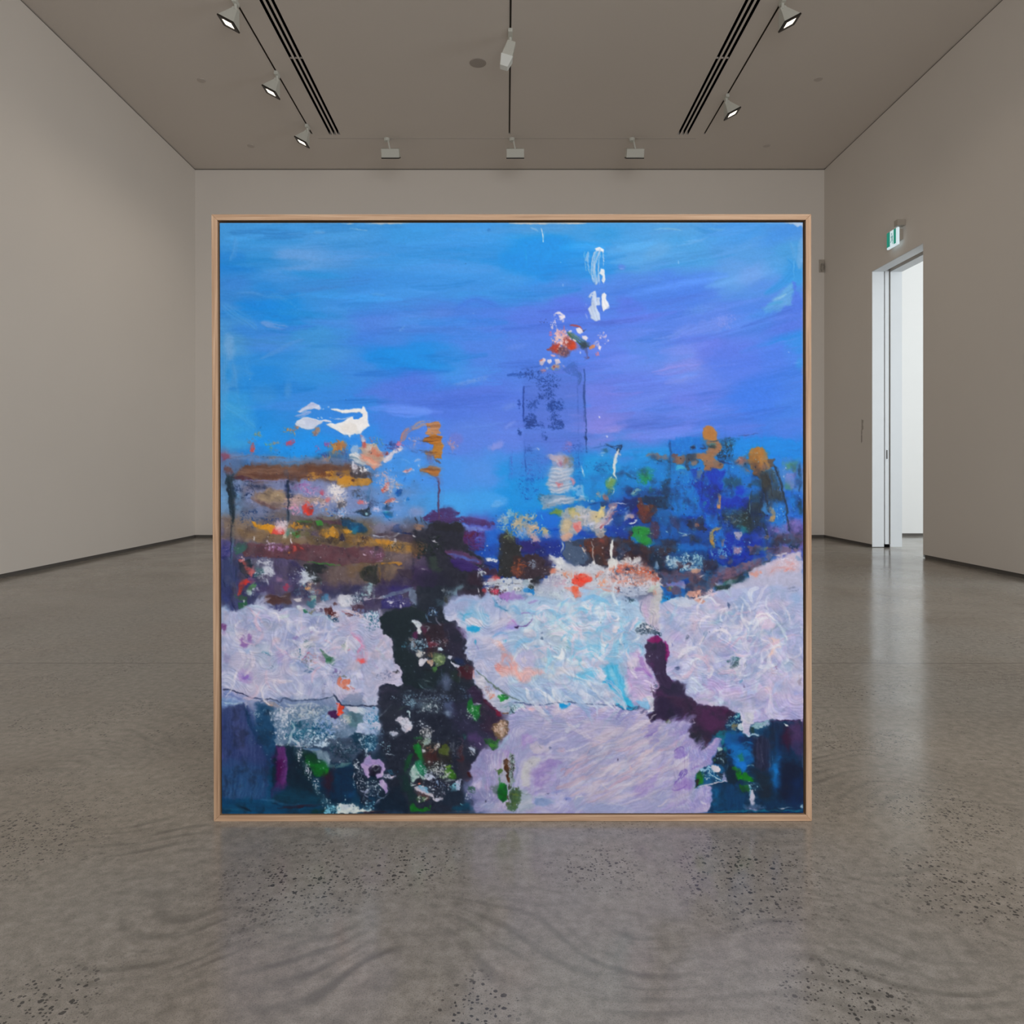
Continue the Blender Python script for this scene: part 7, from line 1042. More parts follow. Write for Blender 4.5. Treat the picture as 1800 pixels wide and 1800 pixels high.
 S('860,190 940,140 1040,130 1170,180',44,(120,180,222),a=.85,br=.45,e=3); S('850,230 960,180 1080,190',34,(196,214,230),a=.85,br=.4); S('860,270 960,240 1080,260',60,(214,222,230),a=.9,br=.4,h=.8); P('790,310 860,290 960,310 960,420 840,420 790,380',(166,190,218),r=3,e=4,a=.9,ang=4,v=18); P('980,300 1090,290 1090,410 990,430',(156,186,220),r=3,e=4,a=.9,ang=4,v=18); S('800,350 900,340 960,390',14,(130,180,220),a=.8); S('990,340 1090,330',10,(140,186,222),a=.8); P('780,430 1060,430 1140,500 1000,540 860,500',(196,204,228),a=.85,e=5,r=4,v=12); S('1110,330 1240,330 1300,380',40,(206,216,232),a=.9,br=.4,h=.8); P('1230,420 1300,390 1320,480 1290,580 1240,560 1220,480',(218,222,232),r=2.6,h=.9,v=8); S('1230,240 1340,230 1420,300 1450,380',30,(176,206,230),a=.8,br=.4); S('1300,240 1400,280 1430,340',9,(110,140,180),a=.7,dry=.15); B(1180,470,70,70,(176,190,224),a=.7,e=9); S('1100,420 1100,440',10,(60,80,120)); B(1220,400,14,18,(130,170,210)); B(1310,535,18,14,(130,180,214)); S('1110,560 1200,600 1270,620',20,(200,206,230),a=.8)
 S('1480,160 1540,240 1560,360 1640,440',60,(160,196,226),a=.8,br=.4,e=4); P('1390,430 1500,440 1560,560 1480,640 1370,600',(156,180,212),a=.8,e=8,r=5); S('620,360 680,400 750,470',60,(140,184,218),a=.7,br=.5,e=4); S('610,340 690,330',14,(130,180,216),a=.7); S('340,330 420,260 540,280 560,380 460,500 340,560',26,(176,206,226),a=.7,br=.5); S('470,540 560,480 590,400',14,(156,186,210),a=.6,br=.3)
 S('50,790 100,690 200,650 290,680 380,790',44,(116,180,222),a=.9,br=.45,e=3); S('90,820 140,730 220,720 290,760',26,(170,196,226),a=.9,br=.4); P('90,820 160,770 260,780 310,860 290,960 180,1000 110,960 80,890',(176,180,222),r=3,e=6,a=.85,v=14); P('150,860 190,850 215,890 190,930 150,910',(210,206,220),r=2.4,h=.9); S('100,790 160,760 200,770',10,(200,150,190),a=.6,dry=.2); S('310,800 340,920 360,960',26,(190,206,226),a=.7,br=.4); S('300,700 370,780 420,820',12,(110,170,210),a=.7,br=.3)
 P('0,800 60,850 100,960 140,1020 220,960 340,1000 420,1040 300,1060 200,1150 150,1170 80,1080 0,1060',(222,172,170),r=3,e=7,a=.85,v=16,ang=60); S('10,830 60,920 90,1020 150,1130',40,(226,160,150),a=.8,br=.5,e=3); S('160,1080 230,1000 340,1020',34,(222,176,172),a=.7,br=.5,e=3); S('0,900 20,1000',30,(226,150,140),a=.7,dry=.1)
 P('880,560 960,540 1100,540 1220,600 1280,700 1260,860 1140,900 980,880 960,760 900,660',(140,194,224),a=.7,e=10,r=6); S('900,565 980,570',20,(90,170,216),a=.9,dry=.06); S('950,640 1050,600 1170,640 1200,740',30,(186,200,228),a=.85,br=.45); S('960,700 1060,720 1100,780 1080,830',26,(120,186,222),a=.8,br=.4); S('980,760 1040,800 1100,800',16,(90,176,214),a=.8); S('850,580 890,700 960,830',60,(190,206,230),a=.85,br=.45,e=3); S('820,560 870,700 930,820',24,(140,190,224),a=.7,br=.4); S('1170,600 1260,700 1270,860',70,(130,192,224),a=.7,br=.4,e=4); S('1330,780 1400,860 1420,980',70,(176,190,224),a=.8,br=.4,e=4); S('1400,700 1430,800 1420,900',26,(130,186,222),a=.7,br=.4); B(1340,700,26,12,(90,160,206),a=.8,dry=.1); K(1350,695,30,14,8,(40,80,130),.5,1.1)
 S('520,730 640,740 720,800 740,930',40,(150,190,214),a=.7,br=.5,e=3); S('480,820 590,880 620,960',34,(180,204,220),a=.7,br=.5); B(590,930,40,40,(156,184,222),a=.8,e=5); S('360,960 460,990 540,1060',34,(140,176,216),a=.7,br=.5,e=3); S('770,1000 850,950 960,910',10,(190,190,190),a=.7,dry=.15); S('560,1060 660,1020 760,980',44,(206,206,214),a=.7,br=.4,e=3); B(640,1000,50,34,(206,206,210),a=.6,e=6); S('1000,960 1090,910 1180,920',60,(206,206,228),a=.9,br=.45,h=.8,e=3)
 P('760,1060 860,1020 1020,1000 1060,1040 1000,1140 900,1120 800,1090',(110,186,222),a=.85,e=6,r=4,v=16,ang=-10); P('1110,990 1200,930 1290,940 1320,1060 1380,1200 1420,1392 1260,1392 1200,1260 1120,1160 1160,1060',(80,178,218),e=5,r=3,a=.92,v=20,ang=75); S('1210,980 1240,1080 1300,1200',60,(130,196,226),a=.8,br=.5,e=3); P('1120,1130 1190,1120 1260,1180 1240,1200 1180,1180',(10,150,220),r=2.4,e=4); S('1350,1080 1370,1160',16,(20,140,200),a=.8,dry=.08); P('1060,1040 1090,1010 1150,1070 1130,1090 1070,1080',(196,206,230),r=2.4,h=.9); S('1110,1000 1150,985',14,(40,150,200),a=.8,dry=.1)
 P('660,1160 760,1110 860,1180 960,1270 1040,1380 900,1392 800,1290 720,1220',(180,196,224),r=2.6,e=4,a=.95,v=10,ang=50,h=.8); S('860,1120 940,1140 990,1190',26,(206,214,232),a=.9,br=.3,h=.8); S('820,1140 940,1260 1060,1380',26,(130,180,218),a=.8,br=.4); P('1000,1220 1070,1170 1140,1190 1210,1290 1250,1392 1100,1392 1030,1300',(190,206,228),r=2.2,e=4,a=.95,v=10,ang=60,h=.8); S('1160,1180 1230,1280 1270,1392',18,(156,196,226),a=.8); S('380,1180 470,1260 540,1380',30,(146,166,208),a=.7,br=.5,e=3); S('460,1140 560,1280 640,1392',26,(166,184,216),a=.7,br=.5,e=3); S('20,1160 200,1200 340,1260',50,(176,176,212),a=.6,br=.5,e=4); P('0,1290 200,1280 420,1330 600,1392 0,1392',(156,180,214),a=.7,e=8,r=5)
 # lilac right margin of this bank
 P('1400,980 1460,820 1540,760 1640,900 1760,1100 1760,1392 1480,1392 1400,1180',(186,166,210),e=6,r=4,a=.9,v=16); S('1540,790 1600,960 1690,1080',60,(156,120,190),a=.8,br=.4,e=3); S('1480,1000 1600,1000 1700,1100',40,(160,120,196),a=.8,br=.4,e=3); B(1490,910,50,60,(206,206,226),a=.85,r=4,e=5); S('1540,1080 1580,1050 1640,1080',9,(222,214,232),a=.9); S('1480,1180 1560,1200 1660,1140',30,(206,190,222),a=.8,br=.4); S('1620,1130 1700,1200 1700,1300',40,(210,200,226),a=.8,dry=.06); S('1440,1320 1560,1300 1660,1340',26,(206,180,220),a=.8,br=.4); P('1520,1360 1640,1340 1680,1392 1500,1392',(140,184,226),a=.8,r=3,e=4); S('1420,1150 1480,1240',20,(190,150,200),a=.7,dry=.15); B(1430,975,36,10,(80,110,140),r=3,dry=.15); S('1570,660 1570,720 1600,740 1590,690',7,(90,120,150),a=.8)
 P('1560,200 1620,140 1800,80 1800,560 1700,480 1620,440 1570,330',(176,170,196),e=5,r=4,a=.92,ang=90,v=22); S('1590,180 1570,260 1600,380',14,(90,110,150),a=.7,dry=.2); S('1620,220 1640,380',50,(186,160,206),a=.7,br=.4,e=3); S('1700,140 1710,300 1690,440',60,(190,190,190),a=.7,br=.5,dry=.1,e=3); S('1770,260 1730,400 1700,480',34,(150,150,170),a=.7,br=.4,dry=.1); B(1725,90,22,30,(216,130,110),r=3,dry=.1); G(1760,60,60,50,(150,180,160),.5); P('1400,150 1500,140 1480,200 1450,190',(70,100,120),r=3,dry=.2); K(1440,170,60,40,30,(60,80,100),.5,1.2)
 P('1560,460 1620,440 1700,470 1720,540 1800,560 1800,600 1640,590 1520,560 1500,520',(110,130,150),r=4,dry=.28,v=24); K(1650,520,140,70,100,(36,50,70),.5,1.3); G(1660,510,60,40,(206,214,220),.5); G(1760,580,60,30,(30,60,80),.55)
 # ================= purple figure
 P('1650,640 1680,610 1740,605 1800,640 1800,760 1760,680 1700,670',(130,30,96),r=1.8,e=2.5,v=10); P('1620,700 1650,655 1720,680 1800,680 1800,1392 1780,1240 1740,1060 1700,960 1640,920 1622,850 1640,770',(62,50,80),r=1.8,e=2.4,v=8)
 P('1640,900 1720,880 1760,1060 1700,1000',(88,48,96),a=.7,e=6,r=3); K(1680,820,40,30,6,(190,190,205),.5,1); S('1690,1180 1710,1260 1730,1330',20,(110,90,120),a=.7,dry=.25); K(1730,1230,50,90,30,(60,56,80),.5,1.3)
 tile(1150, 1030, 6.7925)
 P('0,600 60,630 130,690 160,760 168,880 140,960 130,1040 200,1130 290,1130 390,1180 370,1260 460,1340 470,1392 0,1392 20,1240 60,1130 10,1060 0,1000',(58,46,76),r=2,e=2.4,v=8,h=.5); P('0,605 70,625 140,690 168,780 160,900 130,870 130,770 90,700 0,670',(124,18,96),r=1.6,e=3,v=10); P('60,880 110,860 140,960 90,1010 60,960',(74,56,84),a=.7,e=5,r=3); S('80,1060 90,1110 130,1130',16,(96,80,116),a=.6,dry=.2); P('150,1080 220,1130 200,1170 150,1130',(100,26,96),a=.7,e=4,r=2); P('0,1280 120,1240 200,1392 0,1392',(76,46,84),a=.7,e=8,r=4); P('60,1180 300,1140 380,1200 300,1290 120,1290',(44,42,66),a=.7,e=8,r=4); S('20,1130 50,1180 30,1240',26,(176,150,190),a=.8,dry=.2)
 # ================= right bank
 P('60,200 140,200 200,140 350,130 480,170 540,200 720,70 900,50 1100,0 1770,0 1770,1392 480,1392 380,1280 400,1180 300,1120 200,1100 150,1020 160,920 175,800 150,680 90,610 140,530 60,420 50,300',(168,176,212),e=3,r=3,v=8,h=.5)
 swirl(1230,1085,66,34,60,[(176,186,216),(164,176,210),(184,184,214),(172,180,214),(190,190,216)],ln=(18,44),wd=(5,11))
 swirl(1330,1080,80,44,90,[(176,184,212),(160,176,210),(186,182,212),(192,186,210),(170,176,210),(156,172,206)],ln=(18,46),wd=(5,11))
 swirl(1250,1160,70,40,70,[(172,172,214),(164,170,212),(184,178,216),(176,184,216),(190,184,214)],ln=(18,46),wd=(5,11))
 swirl(1350,1165,60,50,80,[(176,178,214),(166,176,210),(190,178,212),(180,186,216),(196,186,212)],ln=(18,46),wd=(5,11))
 swirl(1300,1215,90,22,50,[(180,176,216),(168,172,214),(190,172,212),(176,186,220)],ln=(18,46),wd=(5,11))
 P('0,0 80,0 130,60 90,200 60,200 40,400 0,460',(186,186,190),r=4,e=4,dry=.08,v=18); B(10,85,14,30,(216,130,110),r=3,dry=.1); S('30,320 20,460',30,(150,150,170),a=.6,dry=.2); P('80,0 300,0 380,60 360,130 200,140 140,200 70,200 110,120',(30,100,176),r=4,e=3,v=22); P('110,0 340,0 330,90 260,100 180,60',(96,76,96),r=4,a=.85,v=18); P('100,110 200,110 190,170 90,200',(10,140,214),r=3,a=.9,e=3); S('170,0 200,40',24,(130,130,90),a=.8,dry=.1); K(140,130,60,40,16,(40,50,60),.6,1.5)
 P('390,60 480,30 560,60 570,150 580,190 530,200 480,150 400,120',(204,160,150),r=3.4,dry=.08,v=22); S('520,110 560,160 540,200',30,(176,120,110),a=.8,dry=.15); G(470,90,90,60,(196,130,110),.45); P('380,0 720,0 680,50 560,50 440,40',(104,80,94),r=3,e=3,a=.9); P('720,0 920,0 860,40 780,50',(34,60,60),r=3,e=3); K(850,30,70,24,30,(60,80,90),.5,1.2); B(700,40,26,30,(90,130,190),a=.7,r=4,dry=.2); G(660,90,90,50,(206,190,205),.6); B(690,100,26,20,(214,190,205),a=.8)
 P('160,190 220,145 340,135 480,170 530,210 440,240 330,250 250,260',(186,196,216),r=2.4,e=3,a=.95,v=8,h=.8); S('170,185 240,145 350,140',16,(170,206,230),a=.9); S('230,200 260,260 210,360 180,440',30,(150,186,220),a=.8,e=4,br=.3); B(165,315,16,18,(120,170,210),a=.8,dry=.1); S('60,290 70,220 140,200',12,(190,196,220),a=.8)
 P('830,330 900,300 940,220 1000,140 1090,110 1110,220 1060,310 1010,370 900,360 740,450 620,470 700,380',(148,170,204),a=.75,e=8,r=5,v=14); S('1000,150 1080,240 1030,340',50,(140,160,200),a=.7,e=5,br=.4); S('800,330 900,320 980,350',26,(156,196,212),a=.7,e=3); S('640,430 740,440 800,400',44,(150,186,206),a=.6,e=4); B(890,250,16,34,(84,104,146),r=3,a=.9); S('885,200 890,240',7,(110,120,150),a=.8,dry=.2); S('620,520 590,600 580,650',44,(110,140,170),a=.75,dry=.2); B(655,545,12,14,(70,90,130),dry=.1); S('760,520 800,545 850,490',12,(90,100,140),a=.8,dry=.2); K(800,520,60,30,14,(84,96,140),.6,1.6); B(390,620,24,26,(100,110,140),r=3,dry=.12); B(480,480,50,50,(180,176,196),a=.7,dry=.15,e=5); K(480,480,40,40,10,(120,120,150),.5,1.2); S('215,680 220,720',9,(90,100,170),a=.8); B(760,220,24,18,(214,206,226),a=.9,h=.8)
 P('1210,330 1260,300 1330,310 1400,420 1420,500 1290,520 1220,440',(196,176,206),a=.85,e=6,r=4,v=14); S('1220,400 1230,470 1250,510',14,(206,216,226),a=.85); S('1170,400 1130,500 1110,640',40,(160,184,214),a=.8,br=.4,e=3); S('1300,270 1360,340 1460,440 1560,540 1590,660',26,(196,212,226),a=.85,br=.35,h=.8); S('1500,510 1560,570 1585,660',14,(206,222,232),a=.9,h=.9); S('1490,560 1560,620 1570,700',22,(140,170,196),a=.8,br=.3); S('1180,620 1280,540 1380,560',50,(160,184,206),a=.7,br=.4,e=4); P('1370,630 1420,600 1500,640 1510,720 1440,760 1420,820 1340,850 1400,730',(214,190,196),r=3,e=5,a=.9,v=14,ang=70); S('1410,620 1430,700 1410,780 1350,850',20,(222,190,180),a=.85,br=.4); S('1405,640 1425,740',7,(190,150,150),a=.8); P('1260,700 1370,640 1400,740 1340,860 1270,840',(176,180,210),a=.7,e=8,r=5); B(1460,220,120,60,(196,182,206),a=.6,e=12); S('1390,0 1420,60 1400,180',40,(140,166,196),a=.7,br=.4,e=4); S('1590,60 1720,40',9,(90,100,120),a=.8,dry=.1); S('1580,30 1680,10',9,(90,100,120),a=.8,dry=.1); S('1600,80 1700,60',16,(196,205,220),a=.7,dry=.1); B(1690,150,60,70,(140,170,210),a=.7,e=10); S('1740,480 1760,600',20,(200,215,228),a=.7,dry=.2)
 P('880,640 980,600 1040,680 1010,700 920,680',(190,200,222),r=2.6,e=4,a=.9,v=10); S('960,600 1020,630 1050,690',12,(206,220,232),a=.9,h=.8); S('980,480 1000,570',9,(206,210,226),a=.8); P('780,760 900,700 1000,760 1010,860 900,900 800,860',(156,156,204),a=.7,e=10,r=5); G(960,900,90,70,(70,110,120),.55,sc=1.7); P('890,930 950,900 1000,870 1020,900 960,970 900,980',(84,110,120),r=4,dry=.15,v=20); B(980,880,26,30,(70,130,130),a=.8,dry=.15,r=3); K(950,930,90,70,50,(70,80,100),.5,1.3); B(1075,940,22,20,(120,130,160),dry=.1); S('770,880 860,960 860,1040',9,(200,204,220),a=.8); P('880,980 1020,980 1020,1080 900,1080',(206,206,216),a=.7,e=8,r=5); B(640,860,44,34,(196,160,190),a=.8,e=6,r=3); S('590,890 620,880 600,920',10,(110,120,150),a=.8,dry=.15); S('320,855 380,820 430,820',12,(90,110,130),a=.85,dry=.15); B(270,985,26,24,(80,96,140),r=3,dry=.08); S('240,970 290,990',9,(90,100,130),a=.7); S('490,920 580,900',16,(140,160,200),a=.6,dry=.1); B(270,600,80,60,(184,168,212),a=.7,e=10)
 K(1420,1010,70,80,50,(130,110,150),.5,1.3); B(1448,960,18,14,(130,100,150),r=2); G(1400,1000,80,80,(196,170,190),.4); S('1530,880 1520,980 1600,1010 1680,960',16,(196,210,226),a=.7,dry=.06); B(1600,940,80,60,(160,186,206),a=.6,e=8)
 S('1060,1150 1070,1090 1130,1050 1220,1035',16,(206,220,232),a=.95,h=.9); S('1020,1150 1050,1120',30,(110,150,190),a=.8,dry=.05); P('1080,1110 1240,1060 1420,1100 1440,1200 1280,1230 1100,1190',(176,176,212),a=.7,e=8,r=5); B(1072,1196,14,14,(120,110,150)); P('1340,1200 1430,1170 1460,1280 1400,1320 1300,1280',(206,180,196),a=.75,e=7,r=5); K(1390,1300,80,30,18,(190,150,150),.6,1.5); B(1450,1290,12,10,(120,90,120)); S('1500,1270 1570,1370',14,(190,186,222),a=.8); B(1735,1150,26,50,(130,120,140),r=4,dry=.2,a=.8); P('1600,1200 1760,1180 1770,1392 1600,1392',(160,164,214),a=.7,e=12,r=5)
 P('420,1090 470,1080 580,1200 760,1340 780,1392 520,1392 400,1290 400,1210',(186,196,224),r=3,e=4,a=.9,v=12); S('430,1100 500,1160 580,1230',22,(206,218,234),a=.9,h=.85); S('440,1220 560,1320 750,1370',40,(200,212,230),a=.85,br=.4,e=3); S('700,1260 780,1180 830,1230 760,1300',16,(190,206,230),a=.8,br=.3); S('640,1040 660,1110',12,(206,214,230),a=.7); P('640,1100 780,1100 860,1180 1000,1200 1100,1280 1200,1360 1200,1392 820,1392 800,1280 640,1230',(184,164,212),a=.75,e=8,r=5,v=14); S('760,1330 790,1260 840,1250',10,(200,206,232),a=.7); P('1060,1300 1180,1340 1180,1392 1060,1392',(206,160,206),a=.7,e=8,r=4)

 # ================= bottom middle bank
 tile(895, 1225, 6.7925)
 P('0,200 60,170 240,110 460,110 700,90 1000,120 1240,110 1500,160 1640,220 1700,290 2200,300 2400,700 2400,1370 100,1370 0,1300 40,1000 60,700 0,600',(158,158,204),e=4,r=3,a=.95,v=8,h=.5)
 swirl(945,1255,44,18,34,[(156,166,206),(166,164,206),(150,160,202),(176,172,208)],ln=(18,40),wd=(5,10),ang=-10)
 swirl(1040,1265,60,22,50,[(166,168,206),(156,164,206),(176,170,208),(160,160,206),(184,180,210)],ln=(20,50),wd=(5,10),ang=-30)
 swirl(1120,1270,40,26,34,[(160,156,206),(170,164,208),(150,150,204)],ln=(18,44),wd=(5,10),ang=-38)
 swirl(1090,1320,64,34,110,[(190,176,196),(176,172,204),(200,180,194),(164,168,206),(206,186,194),(170,160,200),(160,166,206)],ln=(26,64),wd=(4,9),ang=-30,a=.7,curl=.35)
 swirl(1070,1380,80,36,130,[(186,176,204),(170,172,208),(200,182,200),(160,166,208),(176,164,206),(206,188,200)],ln=(28,70),wd=(4,9),ang=-24,a=.65,curl=.35)
 swirl(1150,1370,50,44,80,[(160,156,208),(150,144,206),(176,168,208),(166,166,210)],ln=(24,56),wd=(4,9),ang=-36,a=.6,curl=.4)
 swirl(950,1350,34,40,40,[(160,146,200),(150,136,198),(170,160,204)],ln=(18,44),wd=(6,12),ang=100,a=.6,curl=.6)
 swirl(940,1410,40,14,26,[(150,146,204),(160,160,206),(140,150,200)],ln=(18,40),wd=(5,9),ang=5)
 P('0,0 800,0 880,20 1020,80 600,70 500,90 240,100 80,60',(166,190,216),a=.8,e=5,r=4,v=10); P('0,60 80,70 200,110 120,160 60,180 0,220',(150,180,200),r=4,dry=.15,v=20); K(40,150,50,70,60,(40,70,80),.5,1.4); K(90,120,80,50,60,(206,226,235),.5,1.3); S('60,60 200,90 340,100 500,80 620,65 760,65 1000,85 1200,95 1420,110 1560,125',13,(84,100,140),a=.9,dry=.1,tp=.05); S('180,75 340,85 480,75',8,(200,205,226),a=.8); P('200,120 360,120 480,110 440,140 330,150 280,190 240,160',(216,190,206),r=2.2,e=4,a=.9); S('240,140 300,150',22,(222,176,180),a=.7,dry=.1); P('570,85 640,70 720,90 690,130 620,145 590,110',(20,150,214),r=2,e=4); P('760,90 1080,90 1200,110 1050,140 900,120',(170,184,216),a=.8,e=4,r=3)
 P('1250,0 1420,0 1480,100 1560,120 1480,150 1360,140 1280,100',(60,174,214),r=2.4,e=3.5,v=16); S('1280,100 1340,140 1440,150 1550,130',14,(20,70,110),a=.85,dry=.15); P('1310,105 1420,100 1500,125 1400,140',(20,130,180),r=2,a=.9); K(1500,130,60,20,16,(60,90,110),.5,1.2); P('1500,50 1560,25 1660,60 1690,120 1670,165 1600,140',(120,180,222),r=2.2,e=3,v=14); P('1620,0 1720,0 1790,110 1720,180 1660,170 1700,100',(196,206,222),r=3,dry=.08,v=16); S('1650,0 1690,100 1720,160',14,(226,226,234),a=.8,dry=.06); P('1440,0 1620,0 1600,30 1480,50',(206,190,220),a=.8,r=3,e=3); S('1395,210 1420,185',10,(220,216,232))
 P('1640,210 1720,170 1800,150 1800,230 1740,270 1700,295 1670,250',(54,38,68),r=2.2,e=2.4); P('1700,290 1800,260 1800,560 1680,560 1600,480 1640,360',(136,122,188),a=.75,e=10,r=5); S('1590,480 1700,440 1790,390',20,(130,110,180),a=.7,br=.3); S('1740,470 1780,420',18,(170,150,200),a=.7); S('1210,300 1240,220 1300,170',12,(130,150,190),a=.6,dry=.1); S('1300,350 1400,260 1560,200',16,(190,176,200),a=.6,br=.3); S('1010,230 1080,190 1160,120',50,(190,170,196),a=.6,br=.4,e=3); S('300,180 560,160 720,120',50,(156,166,206),a=.6,br=.4,e=4); S('620,260 740,190 860,150',40,(176,172,206),a=.6,br=.4,e=3)
 P('660,360 760,340 860,330 830,380 760,390 700,430 670,410',(190,196,218),r=2,e=2.5,v=8,h=.9); S('530,290 640,330 700,320',14,(176,190,216),a=.7); S('280,310 330,300 340,320',12,(196,200,222),a=.8); P('160,460 220,420 280,470 320,500 280,560 220,560 160,640 140,560',(156,132,196),r=2.2,e=5,a=.9,v=10); P('340,490 440,460 500,480 480,580 420,590 350,560',(136,140,188),r=2.4,e=4,a=.9,v=8); P('260,570 320,540 370,580 420,600 510,610 480,650 380,650 280,670 260,630',(196,184,200),r=2.6,e=4,a=.9,v=12); S('370,590 380,620 350,570',12,(90,110,120),a=.85,dry=.15); B(500,612,18,9,(100,110,150)); B(630,640,50,26,(206,176,196),a=.8,e=5,r=3); S('260,700 420,680 580,700 680,730',22,(150,130,186),a=.7,br=.3); S('600,640 660,650',16,(206,150,170),a=.6,dry=.2)
 P('150,800 240,730 360,720 380,760 270,860 250,960 230,1080 160,1060 140,940',(190,190,186),r=2.6,e=6,a=.92,v=12); S('200,780 180,900 170,1000',40,(186,192,176),a=.7,e=5,br=.3); K(270,790,50,20,4,(60,60,80),.5,1); S('170,870 240,790 300,750',6,(130,130,130),a=.5,dry=.2); P('280,880 380,790 480,730 640,740 640,800 520,880 480,960 400,1080 300,1100 270,1020',(146,126,188),r=3,e=7,a=.88,v=12); S('320,1060 340,930 440,840 560,790',40,(136,116,184),a=.7,br=.4,e=4); S('380,1000 480,920 600,860',40,(180,166,206),a=.7,br=.4,e=4); S('60,700 100,860 60,1000 40,1080',30,(130,140,184),a=.6,br=.4,e=3); S('30,620 130,580 160,500',26,(176,160,200),a=.6,br=.4)
 P('880,640 960,570 1080,570 1120,640 1100,720 960,740 820,760 700,800 740,720',(142,148,184),r=2.6,e=6,a=.85,v=10,ang=-25); B(1010,572,40,14,(90,110,150),rot=-10,a=.85,r=3); K(970,670,50,30,16,(60,80,120),.5,1.1); S('620,940 700,900 800,840 950,760',50,(160,130,160),a=.75,dry=.15,br=.5,e=3); S('660,880 740,820 800,790',30,(110,130,160),a=.7,dry=.15); K(720,880,110,40,50,(206,130,140),.4,.9,a=.7,el=2,rot=-28)
 S('560,1090 700,1040 840,980 1000,930 1060,850',44,(190,160,176),a=.85,br=.5,e=2.5); S('580,1100 740,1060 900,980',16,(216,180,180),a=.85,br=.3); S('600,960 760,900 920,840 1080,790',34,(176,176,206),a=.8,br=.5,e=2.5); S('1010,780 1100,740 1250,700',18,(190,205,222),a=.85,dry=.05); S('1030,740 1080,790',20,(206,210,226),a=.8,dry=.1)
 S('1100,430 1240,380 1340,380',60,(190,176,200),a=.8,br=.5,e=3); S('960,560 1160,430 1330,370',40,(190,170,190),a=.7,br=.5,e=3); S('1140,640 1300,600 1460,560 1600,500',44,(200,184,200),a=.8,br=.5,e=2.5); S('1380,700 1500,630 1680,510 1760,480',34,(196,176,196),a=.8,br=.5,e=2.5); P('1540,740 1620,650 1700,600 1740,660 1720,700 1640,740 1560,780',(214,188,196),r=2.2,e=3,a=.92,v=12,ang=-35,h=.85); S('1620,860 1700,760 1800,680',40,(206,184,198),a=.85,br=.5,e=2.5,h=.8); S('1060,890 1200,840 1340,810',50,(214,190,200),a=.9,br=.45,e=2.5,h=.85); P('1000,960 1100,880 1320,820 1350,860 1280,930 1120,950',(206,186,200),r=2.2,e=3,a=.85,v=14,ang=-20); S('1310,710 1350,690 1390,720 1380,800',16,(150,160,200),a=.9,br=.3); B(1300,750,12,14,(90,80,110)); P('1320,880 1380,850 1400,900 1340,940 1290,930',(140,156,196),r=2.4,e=3,a=.85); P('1420,810 1460,800 1480,850 1440,880',(206,160,170),r=2.4,dry=.06,v=16); S('1400,880 1450,820 1430,790',9,(214,206,216),a=.8); S('1500,760 1540,740',16,(226,216,226),h=.9)
 S('1090,1020 1130,1060 1160,1100',22,(216,200,206),a=.9,h=.9); S('1000,1040 1060,1010 1110,1010',26,(214,190,196),a=.85,br=.4); S('740,1180 880,1120 1040,1060',40,(210,184,196),a=.85,br=.5,e=2.5,h=.8); S('620,1150 760,1080 900,1030',30,(176,176,206),a=.8,br=.5); S('1200,1080 1360,1040 1520,980 1660,900',40,(186,180,206),a=.8,br=.5,e=2.5); S('1480,950 1620,880 1740,800',26,(136,150,190),a=.75,br=.4); S('1500,940 1560,920',20,(170,140,170),a=.7,dry=.15); S('1400,930 1480,960',9,(214,205,220),a=.8); P('1500,1080 1640,960 1780,900 1740,1100 1600,1190 1500,1180',(150,128,196),a=.75,e=9,r=5,ang=-40,v=14); S('1540,1010 1620,1010',26,(176,130,180),a=.6,dry=.15)
 P('770,1230 800,1190 880,1180 900,1200 860,1260 800,1330 770,1290',(150,162,200),r=1.8,e=2.5,a=.95); S('775,1240 810,1195 880,1185',16,(216,212,220),a=.95,h=.95); S('880,1290 1040,1220 1180,1160',30,(190,160,180),a=.75,br=.5); S('1000,1300 1100,1230 1200,1200',16,(206,176,184),a=.8,br=.4); S('1200,1230 1400,1180 1560,1150',34,(206,190,204),a=.8,br=.5,e=2.5); S('1300,1290 1500,1240 1660,1180 1790,1100',26,(196,190,214),a=.85,br=.4,h=.8); P('820,1300 1000,1260 1340,1270 1460,1330 1300,1370 800,1370',(144,158,202),a=.75,e=8,r=5,ang=-8,v=14); S('1000,1270 1240,1280 1400,1310',16,(190,196,220),a=.7,br=.3); S('1640,1200 1780,1060',14,(130,110,180),a=.6,dry=.1)
 P('300,1180 400,1185 540,1240 560,1290 420,1300 320,1280 300,1240',(120,146,190),r=2.4,e=4,a=.9,v=12); S('310,1190 400,1195 520,1240',14,(176,186,216),a=.8); B(710,1220,40,30,(130,140,200),r=4,dry=.1); B(690,1225,14,16,(50,60,120),r=2); S('640,1160 600,1230',30,(176,176,210),a=.7,br=.3); K(470,1155,50,14,6,(60,60,80),.5,1.1)
 P('0,1080 120,1080 250,1150 290,1230 280,1360 120,1370 0,1370',(150,170,180),a=.85,e=8,r=5,v=14); P('0,1080 100,1080 150,1180 120,1280 60,1370 0,1370',(66,96,66),r=4,dry=.15,v=22,e=4); G(60,1200,80,120,(90,110,60),.4); S('100,1130 260,1170',10,(100,130,110),a=.6,dry=.3); P('0,650 70,690 60,800 60,1000 0,1080',(130,150,150),r=4,dry=.12,v=20); K(30,820,36,150,90,(50,50,50),.5,1.3); S('340,1372 560,1370',6,(196,205,226),a=.7,dry=.2)
 # ================= bottom right corner
 tile(1150, 1225, 6.7925)
 P('420,-40 1772,-40 1772,262 1600,275 1390,285 1200,300 1000,200 700,130 480,60',(172,168,210),r=3,e=3,v=10)
 swirl(1330,1238,80,20,70,[(180,172,212),(168,172,212),(190,176,214),(176,184,216)],ln=(18,46),wd=(5,11))
